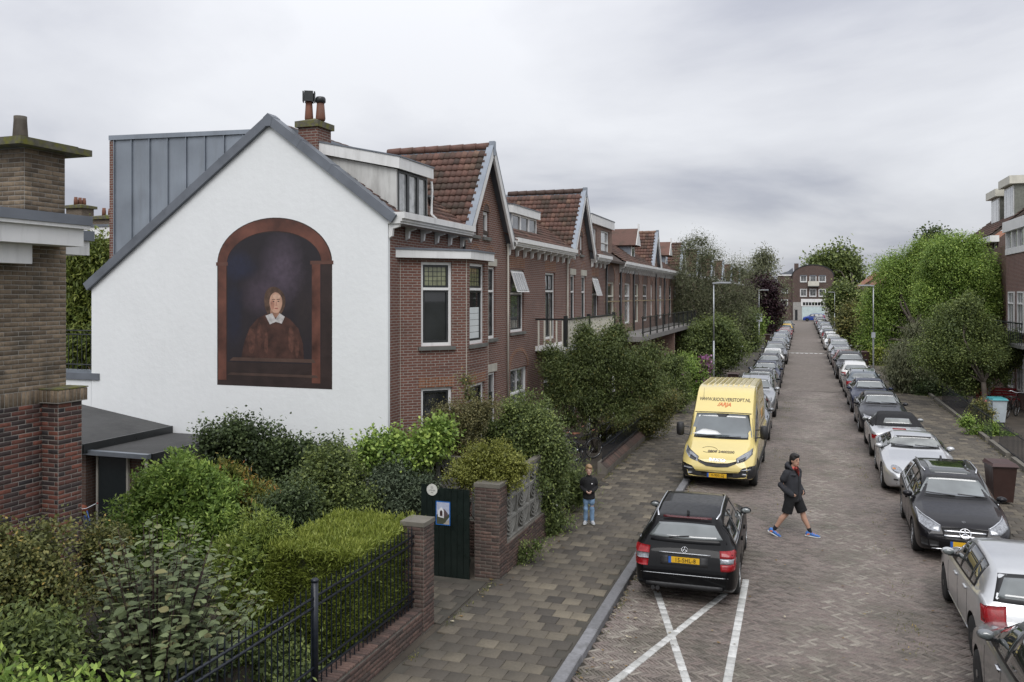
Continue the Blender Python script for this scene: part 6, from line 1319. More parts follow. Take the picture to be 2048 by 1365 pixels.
def mpv(name, body):
    L = 4.4; c = Car(name, L, 1.80, [(0, .55), (.03, .74), (.12, .88), (.4, .98), (.95, 1.12), (1.7, 1.56), (2.2, 1.65), (3.6, 1.63), (4.1, 1.54), (4.3, 1.1), (4.36, .95), (4.4, .55)], [(0, .66), (.5, .9), (1.1, 1.02), (4.0, 1.1), (4.4, 1.0)], wr=.62, axles=(.85, 3.5), R_=.32, nose=.82, tail=.88, body=body)
    c.windscreen(1.0, 1.74); c.windscreen(4.28, 4.12, view='R', wtop=.6, wbot=.66); c.side_glass([(1.4, 2.2), (2.28, 3.1), (3.18, 3.9)]); c.wheels(); c.mirrors(1.4); c.handles((2.0, 2.9)); c.seams((1.3, 2.24, 3.14)); c.sill(); c.front_std(.74); c.rear_std((.75, 1.3), (.80, .95)); c.plate('F', .46); c.plate('R', .7); return c
MP = mpv('people_carrier', p_silver); MP.at(2.9, 77.2, ZF, 'silver people carrier beside the brown bins on the right')
right_far = [(HB, p_sblue, ZF, 'blue grey hatchback behind the silver people carrier'), (HB2, p_white, ZF, 'white hatchback with dark windows parked between blue grey and silver cars'), (SL, p_silver, ZF, 'silver saloon behind the white hatchback on the right'), (MP, p_grey, 0, 'grey people carrier behind a silver saloon on the right'), (HB, p_silver2, ZF, 'pale silver hatchback parked past the right lamp post'), (E2, p_grey, ZF, 'dark grey estate next to the right hand lamp post'), (SV, p_sblue, ZF, 'blue grey off-roader near the right hand end of the row')]
for i, (c, m_, rz, lb) in enumerate(right_far): clone(c, m_, 2.9 + random.uniform(-.08, .08), 83.5 + i * 6.0 + (6 if i > 3 else 0), rz + R(random.uniform(-1, 1)), lb)
for i in range(7): clone([HB, SL, MP, E2, HB2, SV, HB][i], [p_silver, p_dgrey, p_grey, p_silver2, p_blue, p_mid, p_dgrey][i], 2.9, 133 + i * 6.6, ZF if i % 2 else 0, ['silver hatchback far along the right row', 'charcoal saloon far along the right row', 'mid grey people carrier far along the right row', 'pale silver estate far along the right row', 'navy hatchback far along the right row', 'grey off-roader far along the right row', 'charcoal hatchback at the end of the right row'][i])
# left row behind the van
XL = -2.06
left = [(E2, p_mid, 34.2, ZF, 'grey estate car half hidden behind the yellow van'), (SV, p_silver, 40.4, ZF, 'silver off-roader with roof rails behind the grey estate'), (E2, p_dgrey, 46.6, ZF, 'dark estate car with silver rails next to the brown bin on the left'), (SL, p_blue, 52.8, ZF, 'dark blue saloon behind the dark estate on the left'), (HB2, p_dgrey, 58.8, ZF, 'charcoal hatchback with round pale headlight on the left'), (SM, None, 64.8, ZF, 'white small car with red roof strip on the left'), (SV, p_grey, 70.6, ZF, 'grey off-roader behind the white small car on the left'), (SL, p_silver, 77, ZF, 'silver saloon on the left beside the parking sign lamp'), (HB, p_sblue, 83, ZF, 'blue grey hatchback on the left past the silver saloon'), (MP, p_sblue, 89, ZF, 'blue grey people carrier on the left row'), (HB2, p_grey, 96, ZF, 'grey hatchback on the left before the red cars'), (HB, p_red, 103, ZF, 'dark red hatchback on the left row'), (SL, p_red, 110, ZF, 'red saloon on the left row'), (SL, p_blue, 117, 0, 'navy saloon parked between red and yellow cars'), (SM, p_yel, 124, 0, 'small yellow car at the far end of the left row'), (MP, p_dgrey, 131, ZF, 'dark people carrier last in the left row')]
for c, m_, y_, rz, lb in left: clone(c, m_, XL + random.uniform(-.06, .06), y_, rz + R(random.uniform(-1, 1)), lb)
r_ = clone(MP, p_bright, 6.2, 186.5, R(90), 'bright blue van parked across the street end', 'van'); q = PZ(1628, 641); r_.location = (q.x * 1.0 - .1, 186.5, 0)

# ---------------------------------------------------------------- yellow panel van
p_van = paint('paint_pale_yellow', (.72, .585, .22), 0, .32); brown_ink = mat('brown_ink', (.07, .05, .035), .5, var=.1); orange_ink = mat('orange_ink', (.62, .17, .05), .5, var=.1)
VN = Car('delivery_van', 6.0, 2.02, [(0, .52), (.03, .72), (.10, .86), (.35, 1.0), (.98, 1.20), (1.72, 1.93), (1.95, 2.04), (2.55, 2.42), (2.85, 2.52), (3.3, 2.55), (5.9, 2.55), (5.98, 2.45), (6.0, 2.2)], [(0, .62), (.4, .84), (1.0, 1.08), (1.6, 1.16), (6.0, 1.20)], z0=.26, wr=.84, crown=.05, nose=.84, tail=.985, axles=(.98, 4.55), R_=.36, body=p_van, sig=.045)
hv = VN.hw
WS = VN.windscreen(1.0, 1.72, glass('van_glass', (.07, .085, .09), .02, 2.0, .4, 1.1), wtop=.80, wbot=.90, inset=.05)
VN.patch('paper', 'F', [(.12, 1.42), (.50, 1.47), (.72, 1.36)], [(-.02, 1.335), (.4, 1.32), (.80, 1.33)], mat('paper', (.74, .76, .78), .6, var=.05), .013, 6, 2, WS, skirt=0)
VN.patch('mirror_pod', 'F', [(-.18, 1.86), (.18, 1.86)], [(-.10, 1.78), (.12, 1.78)], plastic, .014, 4, 2, WS, skirt=0)
VN.side_glass([(1.28, 1.95), (2.02, 2.55)], rise=.06, drop=.30)
VN.patch('grille_strip', 'F', [(-.52, .80), (-.30, .735), (0, .72), (.30, .735), (.52, .80)], [(-.50, .73), (-.28, .635), (0, .615), (.28, .635), (.50, .73)], plastic, .010, 16, 3)
for z in (.645, .685): VN.rect('grille_bar', 'F', -.30, .30, z - .006, z + .006, mat('dark_trim', (.07, .07, .07), .4), off=.02, nu=10, nv=1)
VN.sym('headlight', 'F', [(.50, .86), (.70, .97), (.90, 1.06)], [(.52, .74), (.72, .80), (.90, .93)], white_l, off=.010, nu=10, nv=4); VN.sym('headlight_core', 'F', [(.56, .82), (.74, .90)], [(.58, .77), (.74, .82)], mat('dark_lamp', (.04, .04, .045), .15), off=.014, nu=5, nv=2)
VN.patch('bumper', 'F', [(-.985, .68), (-.80, .66), (-.66, .62), (-.58, .50), (0, .48), (.58, .50), (.66, .62), (.80, .66), (.985, .68)], [(-.95, .34), (0, .33), (.95, .34)], plastic, .012, 26, 5)
for sd in ('S+', 'S-'): VN.patch('bumper_side', sd, [(.03, .68), (.5, .66)], [(.05, .34), (.5, .34)], plastic, .010, 6, 4); VN.rect('side_cladding', sd, 1.48, 4.05, .34, .60, plastic, off=.016, nu=14, nv=3); VN.rect('side_bar', sd, 1.55, 4.0, .27, .31, alloy, off=.05, nu=8, nv=1); VN.rect('arch_trim', sd, 5.05, 5.9, .36, .58, plastic, off=.012, nu=8, nv=3); VN.rect('door_track', sd, 2.9, 5.6, 1.30, 1.335, brown_ink, off=.004, nu=8, nv=1, skirt=0)
VN.sym('fog_light', 'F', [(.66, .49), (.78, .49)], [(.66, .43), (.78, .43)], white_l, off=.018, nu=4, nv=2); VN.sym('position_light', 'F', [(.62, .59), (.88, .61)], [(.64, .56), (.88, .575)], white_l, off=.018, nu=4, nv=1); VN.rect('lower_intake', 'F', -.42, .42, .39, .47, dark_hole, off=.016, nu=8, nv=2)
VN.plate('F', .40, 'V-900-GJ'); VN.wheels(mat('steel_rim', (.12, .12, .12), .5, .4), 8); VN.seams((1.25, 2.62, 4.0), .62); VN.wiper(.75, .15, .98); VN.wiper(.05, -.55, .98)
for sd in (-1, 1):
    x = sd * (hv + .16); b = MB(); b.lathe([(.06, -.19), (.105, -.16), (.115, 0), (.105, .16), (.06, .19)], (x, VN.y(1.25), 1.44), n=10); Mv = b.build('mirror', plastic, VN.root, True)
    for z in (1.30, 1.52): b = MB(); b.tube((sd * (hv - .08), VN.y(1.3), z - .03), (x, VN.y(1.25), z), .018, n=6); b.build('mirror_arm', plastic, Mv)
VN.text('web_lettering', 'F', 'WWW.RIOOLVERSTOPT.NL', .0, 2.205, .118, brown_ink, .002, 0, 1.0); VN.text('brand_lettering', 'F', '/ARJA', .0, 2.085, .125, orange_ink, .004, .25, 1.25)
VN.text('phone_lettering', 'F', '0800 2400200', -.08, .985, .062, brown_ink, .002, 0, 2.0); VN.text('maker_lettering', 'F', 'IVECO', 0, .80, .085, chrome, .004, 0, 1.75, .012)
b = MB(); pts = []
for i in range(22): q = .5 + 5.0 * i / 21; h, n = VN.hit('F', .25 + .22 * math.cos(q), 1.015 + .055 * math.sin(q)); pts.append(h + n * .004)
b.path(pts, .006, 4); b.build('logo_ring', brown_ink, VN.root)
for x0, x1, z0, z1, m_ in ((3.1, 3.18, 1.5, 2.3, brown_ink), (3.55, 3.75, 1.62, 1.8, brown_ink), (3.95, 4.5, 1.45, 1.75, orange_ink), (4.6, 5.1, 1.45, 1.75, brown_ink), (3.95, 5.2, 1.92, 1.99, brown_ink)):
    for sd in ('S+', 'S-'): VN.rect('side_print', sd, x0, x1, z0, z1, mat('faded_' + m_.name, tuple(.5 * a + .5 * c for a, c in zip((.45, .36, .13), (.12, .08, .05) if m_ is brown_ink else (.6, .2, .07))), .5), off=.003, nu=4, nv=3, skirt=0)
for x in [-.62 + .155 * i for i in range(9)]: VN.patch('roof_rib', 'T', [(x - .02, 3.1), (x + .02, 3.1)], [(x - .02, 5.8), (x + .02, 5.8)], p_van, .010, 1, 6, skirt=.012)
VN.aerial(2.2, .62, .34); VN.aerial(5.3, -.5, .2)
VN.at(-2.17, 26.75, ZF + R(-.8), 'pale yellow high roof delivery van with black bumper facing the estate car', 'van')
# ================================================================ plants
def leaf_mat(name, stops, rough=.5, trans=.3):
    if name in MAT: return MAT[name]
    m = bpy.data.materials.new(name); b = NB(nodes_of(m)); c = b.ramp(b.attr('rnd'), stops)
    p = b.n('ShaderNodeBsdfPrincipled'); b.set(p.inputs['Base Color'], c); p.inputs['Roughness'].default_value = rough; p.inputs['Specular IOR Level'].default_value = .35
    t = b.n('ShaderNodeBsdfTranslucent'); b.set(t.inputs[0], c); mx = b.n('ShaderNodeMixShader'); mx.inputs[0].default_value = trans; b.t.links.new(p.outputs[0], mx.inputs[1]); b.t.links.new(t.outputs[0], mx.inputs[2])
    o = b.n('ShaderNodeOutputMaterial'); b.t.links.new(mx.outputs[0], o.inputs[0]); MAT[name] = m; return m
PAL = {
 'ash': [(0, (.045, .062, .024)), (.5, (.11, .145, .05)), (.93, (.20, .235, .075)), (1, (.30, .26, .08))],
 'dark': [(0, (0.036, 0.054, 0.026)), (.6, (0.076, 0.109, 0.043)), (1, (0.154, 0.201, 0.072))],
 'mid': [(0, (0.057, 0.081, 0.032)), (.55, (0.134, 0.177, 0.058)), (1, (0.302, 0.355, 0.105))],
 'bright': [(0, (0.086, 0.146, 0.034)), (.5, (0.192, 0.295, 0.063)), (1, (0.430, 0.548, 0.124))],
 'lime': [(0, (0.094, 0.126, 0.023)), (.5, (0.213, 0.260, 0.045)), (1, (0.415, 0.445, 0.107))],
 'thuja': [(0, (0.085, 0.128, 0.026)), (.5, (0.200, 0.264, 0.055)), (1, (0.400, 0.455, 0.102))],
 'grey': [(0, (0.063, 0.084, 0.056)), (.5, (0.120, 0.158, 0.098)), (1, (0.210, 0.253, 0.154))],
 'gold': [(0, (0.092, 0.105, 0.021)), (.5, (0.205, 0.221, 0.047)), (1, (0.368, 0.375, 0.095))],
 'olive': [(0, (0.064, 0.074, 0.030)), (.55, (0.151, 0.166, 0.056)), (.9, (0.283, 0.260, 0.084)), (1, (0.472, 0.337, 0.101))],
 'khaki': [(0, (0.074, 0.074, 0.035)), (.5, (0.161, 0.154, 0.067)), (1, (0.295, 0.255, 0.114))],
 'purple': [(0, (.018, .010, .014)), (.6, (.040, .020, .026)), (1, (.075, .036, .042))],
 'willow': [(0, (0.082, 0.094, 0.054)), (.5, (0.154, 0.169, 0.094)), (1, (0.270, 0.274, 0.154))],
 'fire': [(0, (.05, .07, .02)), (.4, (.14, .17, .04)), (.7, (.30, .27, .06)), (1, (.42, .17, .06))],
 'conifer': [(0, (0.048, 0.077, 0.020)), (.5, (0.129, 0.169, 0.034)), (1, (0.276, 0.308, 0.070))],
 'pink': [(0, (.20, .05, .14)), (.5, (.40, .14, .34)), (1, (.62, .38, .58))],
 'white': [(0, (.45, .45, .38)), (1, (.75, .75, .70))], 'rose': [(0, (.5, .14, .12)), (1, (.75, .40, .36))],
}
def LM(k): return leaf_mat('leaf_' + k, PAL[k])
bark = mat('bark', (.075, .062, .050), .95, var=.35, scale=6, bump=.8, bscale=22); twig = mat('twig', (.055, .038, .030), .9, var=.3)
def PD(u, v, d): a = _ray(u, v); return np.array([a[0] * d, a[1] * d, CAMH + a[2] * d])
def unit(v): return v / np.maximum(np.linalg.norm(v, axis=-1, keepdims=True), 1e-9)
def leaves(C, D, Nn, l, w_, rv, fold=.15):
    """diamond leaves: base points C, axis D, facing Nn"""
    Sd = unit(np.cross(D, Nn)); l = l[:, None]; w_ = w_[:, None]; Up = unit(np.cross(Sd, D))
    V = np.stack([C, C + D * l * .45 + Sd * w_ * .5 + Up * w_ * fold, C + D * l, C + D * l * .45 - Sd * w_ * .5 + Up * w_ * fold], 1).reshape(-1, 3)
    return V
def crown_points(lumps, n, g, shell=.16, per=16, spread=.5, gap=.25):
    """clumped points through a crown made of ellipsoid lumps (x, y, z, rx, ry, rz)"""
    L = np.asarray(lumps, float); sub = [np.concatenate([L[:, :3], L[:, 3:6] * .80], 1)]          # every lump breaks up into uneven smaller ones
    for _ in range(9): dd = unit(g.normal(size=(len(L), 3)) + np.array([0, 0, .25])); sub.append(np.concatenate([L[:, :3] + dd * L[:, 3:6] * g.uniform(.68, 1.08, (len(L), 1)), L[:, 3:6] * g.uniform(.20, .46, (len(L), 1))], 1))
    L = np.concatenate(sub); wts = (L[:, 3] * L[:, 5]) ; wts /= wts.sum(); k = max(8, n // per); li = g.choice(len(L), int(k * 1.5), p=wts)
    d = unit(g.normal(size=(len(li), 3))); r = 1 - np.abs(g.normal(0, shell, len(li))) - (g.random(len(li)) < .22) * g.random(len(li)) * .55
    r *= 1 + .10 * np.sin(d[:, 0] * 5 + li) * np.sin(d[:, 1] * 6 + 2 * li) + .08 * np.sin(d[:, 2] * 9 + li)
    spr = g.random(len(li)) < .07; r = np.where(spr, g.uniform(1.08, 1.36, len(li)), r)
    P_ = L[li, :3] + d * L[li, 3:6] * r[:, None]
    inside = np.zeros(len(P_), bool)          # drop clumps buried deep in a neighbouring lump
    for j in range(len(L)):
        q = np.linalg.norm((P_ - L[j, :3]) / L[j, 3:6], axis=1); inside |= (q < .70) & (li != j)
    keep = ~inside | (g.random(len(P_)) < .25)
    sc_ = L[:, 3].mean(); f = np.sin(P_[:, 0] * 3.1 / sc_ + 1) * np.sin(P_[:, 1] * 2.7 / sc_ + 2) * np.sin(P_[:, 2] * 3.4 / sc_); keep &= (f > -gap - g.random(len(P_)) * .6)
    P_, d, li = P_[keep][:k], d[keep][:k], li[keep][:k]; return P_, d, li
def foliage(name, lumps, n, ll, lw, pal, parent, seed=1, droop=.25, per=16, spread=None, gap=.25, up=.0, shell=.16, tipbright=.35, dens=1.5, big=1.22, fill=.3):
    g = np.random.default_rng(seed); n = int(n * dens); ll *= big; lw *= big; P_, d, li = crown_points(lumps, n, g, shell, per, gap=gap); k = len(P_)
    spread = spread or ll * 1.35; C = np.repeat(P_, per, 0) + g.normal(0, spread, (k * per, 3)); O = np.repeat(d, per, 0)
    D = unit(O * .75 + g.normal(0, .62, O.shape) + np.array([0, 0, up - droop])); Nn = unit(O * .5 + np.array([0, 0, .7]) + g.normal(0, .45, O.shape))
    m_ = len(C); l = ll * g.uniform(.6, 1.25, m_); w_ = lw * g.uniform(.7, 1.2, m_)
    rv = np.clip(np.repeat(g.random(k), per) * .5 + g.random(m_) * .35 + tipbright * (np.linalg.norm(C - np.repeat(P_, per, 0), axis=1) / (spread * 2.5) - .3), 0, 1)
    if fill:        # larger leaves deeper inside close the crown
        L = np.asarray(lumps, float); q = int(n * fill); wts = L[:, 3] * L[:, 5]; j = g.choice(len(L), q, p=wts / wts.sum()); dd = unit(g.normal(size=(q, 3))); Ci = L[j, :3] + dd * L[j, 3:6] * g.uniform(.25, .74, q)[:, None]
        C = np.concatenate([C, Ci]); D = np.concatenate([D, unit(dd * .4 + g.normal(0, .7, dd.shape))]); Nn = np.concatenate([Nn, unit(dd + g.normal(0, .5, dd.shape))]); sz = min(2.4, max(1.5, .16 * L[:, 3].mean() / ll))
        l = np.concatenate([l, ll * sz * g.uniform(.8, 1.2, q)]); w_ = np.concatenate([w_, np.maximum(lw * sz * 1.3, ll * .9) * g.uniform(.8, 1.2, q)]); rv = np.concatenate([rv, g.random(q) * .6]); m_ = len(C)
    C[:, 2] = np.maximum(C[:, 2], .1)
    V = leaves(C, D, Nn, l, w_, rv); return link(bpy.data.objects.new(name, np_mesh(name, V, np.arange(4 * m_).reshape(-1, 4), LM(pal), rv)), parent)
def px_lumps(lst, d, ry=1.0, sq=1.0): 
    out = []
    for q in lst:
        u, v, r = q[:3]; dd = q[3] if len(q) > 3 else d; c = PD(u, v, dd); rr = r * dd / 1700.; out.append((*c, rr, rr * ry, rr * sq))
    return out
def limb_mesh(name, base, lumps, r0, parent, seed, z0=0.05, m_=None, n_tw=3, fork=.4, bend=.15):
    """tapered trunk that forks into limbs towards the lumps"""
    g = random.Random(seed); B = Vector(base); L = [Vector(q[:3]) for q in lumps]; top = sum(L, Vector()) / len(L); top.z = max(q.z for q in L); b = MB()
    f = B.lerp(Vector((top.x, top.y, top.z)), fork); f.x = B.x + (top.x - B.x) * fork * .6; f.y = B.y + (top.y - B.y) * fork * .6
    pts = [B, B.lerp(f, .35) + Vector((g.uniform(-1, 1), g.uniform(-1, 1), 0)) * r0, B.lerp(f, .7) + Vector((g.uniform(-1, 1), g.uniform(-1, 1), 0)) * r0, f]; b.path(pts, [r0 * 1.25, r0, r0 * .88, r0 * .8], 9)
    for q in L:
        s = f if q.z > f.z - .2 else B.lerp(f, .7); mid = s.lerp(q, .5) + Vector((g.uniform(-1, 1), g.uniform(-1, 1), g.uniform(0, 1))) * (q - s).length * bend
        b.path([s, mid, q], [r0 * .5, r0 * .32, r0 * .12], 6)
        for _ in range(n_tw): e = q + Vector((g.gauss(0, 1), g.gauss(0, 1), g.gauss(.3, .8))).normalized() * (q - s).length * .2; b.path([mid.lerp(q, g.random()), e], [r0 * .12, r0 * .03], 4)
    return b.build(name, m_ or bark, parent, True)
def base_of(lumps):
    L = np.asarray(lumps); return Vector((float(L[:, 0].mean()), float(L[:, 1].mean()), .07))
_seed = [10]
def shrub(label, lumps, n, ll, lw, pal, name='shrub', cat='shrub', group=None, flowers=None, stem=.02, **k):
    _seed[0] += 1; b0 = base_of(lumps); T = thing(name, label, cat, b0, group); foliage('foliage', lumps, n, ll, lw, pal, T, _seed[0], **k); limb_mesh('stems', b0, lumps, stem, T, _seed[0], m_=twig, fork=.2)
    if flowers:
        pal2, nf, size = flowers; g = np.random.default_rng(_seed[0] + 500); P_, d, _l = crown_points(lumps, nf * 6, g, .04, 6, gap=1); P_ = P_ + d * size
        per = 7; C = np.repeat(P_, per, 0) + g.normal(0, size * .5, (len(P_) * per, 3)); D = unit(g.normal(size=C.shape)); Nn = unit(np.repeat(d, per, 0) + g.normal(0, .5, C.shape)); m_ = len(C)
        rv = g.random(m_); stuff(link(bpy.data.objects.new('blossom', np_mesh('blossom', leaves(C, D, Nn, np.full(m_, size), np.full(m_, size * .8), rv), np.arange(4 * m_).reshape(-1, 4), LM(pal2), rv)), T))
    return T
def tree(label, base, lumps, n, ll, lw, pal, r0=.1, name='tree', group=None, fork=.4, **k):
    _seed[0] += 1; T = thing(name, label, 'tree', base, group); foliage('crown', lumps, n, ll, lw, pal, T, _seed[0], **k); limb_mesh('trunk', base, lumps, r0, T, _seed[0], fork=fork); return T
# ---- the gable garden
shrub('olive green small leaved shrub against the red brick wall', px_lumps([(60, 1120, 75), (15, 1200, 90), (90, 1230, 75), (30, 1300, 90), (-25, 1110, 70), (100, 1160, 45)], 9.4), 9000, .040, .026, 'olive', spread=.06)
shrub('mid green bush at the foot of the red brick pier', px_lumps([(30, 1300, 70), (85, 1330, 70), (20, 1370, 70), (110, 1280, 35)], 8.7), 3800, .062, .030, 'mid')
shrub('bright lime green leafy tips at the garden corner', px_lumps([(50, 1425, 55), (140, 1430, 55), (0, 1405, 45), (200, 1440, 40)], 6.8), 900, .066, .036, 'bright', per=8, up=.5)
shrub('round glossy green bush before the lean-to doorway', px_lumps([(345, 985, 75), (290, 1045, 72), (420, 1020, 68), (360, 1085, 90), (262, 1100, 48), (445, 1090, 60), (400, 960, 40), (300, 985, 45)], 14.8), 15000, .068, .028, 'bright', up=.35, per=10, spread=.05)
shrub('brownish green small shrub between brick pier and round bush', px_lumps([(205, 1105, 52), (185, 1160, 55), (225, 1180, 45)], 12.2), 4500, .04, .026, 'olive')
T = shrub('domed yellow green conifer clipped round beside the grey leaved shrub', px_lumps([(515, 1118, 80), (515, 1195, 86), (515, 1275, 88), (515, 1350, 85)], 12.7), 24000, .055, .016, 'thuja', 'clipped_conifer', up=.45, shell=.06, per=12, spread=.04, gap=2, dens=1.2, big=1.3)
shrub('dark ivy clad hedge along the foot of the white gable', px_lumps([(430, 895, 38), (480, 880, 42), (520, 905, 40), (570, 910, 38), (620, 915, 38), (670, 922, 34), (450, 945, 50), (540, 955, 50), (630, 960, 50), (700, 965, 40)], 18.0), 14000, .065, .045, 'dark', 'ivy_hedge', 'hedge')
shrub('bright vine trailing over the pierced concrete wall', px_lumps([(745, 905, 24), (785, 900, 26), (825, 905, 28), (860, 890, 26), (800, 930, 24), (730, 925, 16), (880, 865, 25)], 17.0), 5200, .075, .05, 'bright', 'vine', 'vine', gap=.1)
shrub('orange tipped evergreen bush in the gable garden', px_lumps([(455, 960, 30), (500, 1000, 40), (540, 1015, 36), (470, 1035, 42), (520, 1050, 36)], 15.6), 5200, .085, .026, 'fire', up=.2, per=9, spread=.05)
shrub('dense mid green garden bush beside the pierced wall', px_lumps([(668, 935, 42), (650, 1000, 52), (705, 1005, 42), (680, 1050, 52), (630, 960, 35)], 16.2), 9000, .05, .036, 'mid')
shrub('dark leaved low bush behind the clipped conifer', px_lumps([(560, 1025, 44), (600, 1060, 36), (590, 1010, 40), (540, 1070, 36)], 14.6), 5200, .06, .03, 'dark')
shrub('grey green willowy bush behind the open gate', px_lumps([(800, 955, 42), (835, 990, 42), (780, 1005, 42), (765, 960, 32)], 16.7), 6500, .055, .020, 'grey')
shrub('khaki small leaved shrub rising beside the bay window', px_lumps([(885, 845, 45), (925, 865, 50), (870, 905, 46), (905, 940, 48), (850, 880, 30), (955, 830, 35)], 18.0), 12000, .034, .024, 'khaki', spread=.06)
shrub('golden yellow shrub spilling over the gate pillar', px_lumps([(965, 918, 40), (1002, 935, 40), (930, 945, 36), (985, 965, 40), (1030, 940, 30)], 16.2), 8000, .042, .022, 'gold', up=.3, spread=.05)
shrub('big glossy dark bush hanging over the pavement wall', px_lumps([(1045, 862, 56), (1090, 885, 52), (1000, 878, 48), (1072, 930, 56), (1096, 985, 42), (1096, 1040, 38), (1086, 1078, 32), (1028, 828, 24), (1112, 920, 32)], 18.7), 24000, .055, .030, 'mid', flowers=('white', 14, .03))
shrub('slender bare twigged climber on the bay window wall', px_lumps([(940, 790, 16), (930, 760, 12), (948, 820, 20)], 19.0), 500, .05, .02, 'olive', stem=.012)
# clipped yellow-green hedge: box with fuzzy faces
def box_hedge(label, x0, x1, y0, y1, z0, z1, n, ll, lw, pal):
    T = thing('clipped_hedge', label, 'hedge', ((x0 + x1) / 2, (y0 + y1) / 2, .07)); g = np.random.default_rng(77); per = 12; k = n // per
    a = np.array([(y1 - y0) * (z1 - z0), (x1 - x0) * (z1 - z0), (x1 - x0) * (y1 - y0), (y1 - y0) * (z1 - z0) * .5]); f = g.choice(4, k, p=a / a.sum()); q = g.random((k, 3)); O = np.zeros((k, 3)); P_ = np.array([x0, y0, z0]) + q * np.array([x1 - x0, y1 - y0, z1 - z0])
    P_[f == 0, 0] = x1; O[f == 0] = (1, 0, .2); P_[f == 1, 1] = y0; O[f == 1] = (0, -1, .2); P_[f == 2, 2] = z1; O[f == 2] = (0, 0, 1); P_[f == 3, 0] = x0; O[f == 3] = (-1, 0, .2)
    c = np.array([(x0 + x1) / 2, (y0 + y1) / 2, (z0 + z1) / 2]); P_ += O * (.05 * np.sin(P_[:, :1] * 9) * np.sin(P_[:, 1:2] * 7 + 1) + .03 * np.sin(P_[:, 2:] * 11)) - O * np.abs(g.normal(0, .05, (k, 1)))
    C = np.repeat(P_, per, 0) + g.normal(0, .04, (k * per, 3)); OO = np.repeat(O, per, 0); D = unit(OO * .9 + g.normal(0, .5, OO.shape) + np.array([0, 0, .35])); Nn = unit(g.normal(0, .6, OO.shape) + np.array([.2, -.3, .6])); m_ = len(C)
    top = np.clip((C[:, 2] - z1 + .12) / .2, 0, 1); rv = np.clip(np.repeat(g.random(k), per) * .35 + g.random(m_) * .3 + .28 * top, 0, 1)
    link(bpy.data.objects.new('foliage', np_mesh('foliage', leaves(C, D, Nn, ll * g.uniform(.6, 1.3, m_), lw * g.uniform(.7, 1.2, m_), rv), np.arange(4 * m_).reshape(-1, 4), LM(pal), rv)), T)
    b = MB(); b.box(x0 + .12, x1 - .12, y0 + .12, y1 - .12, .07, z1 - .14); b.build('inner_twigs', mat('hedge_core', (.05, .06, .02), .95, var=.5, scale=12, bump=.8, bscale=20), T)
    for i in range(5): b = MB(); y = y0 + .2 + (y1 - y0 - .4) * i / 4; b.path([((x0 + x1) / 2, y, .05), ((x0 + x1) / 2 + .05, y + .03, .9)], [.03, .02], 6); b.build('stem', twig, T)
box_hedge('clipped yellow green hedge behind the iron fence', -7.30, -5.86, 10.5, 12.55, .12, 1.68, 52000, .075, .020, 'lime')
shrub('low green ground cover inside the iron fence', [(-6.0, 8.6, .25, .3, .6, .25), (-6.1, 9.6, .22, .35, .6, .28), (-6.8, 10.0, .25, .5, .5, .3), (-7.6, 10.6, .2, .6, .6, .25), (-6.4, 7.6, .3, .5, .6, .3)], 5000, .06, .035, 'mid', 'ground_cover', 'plant')
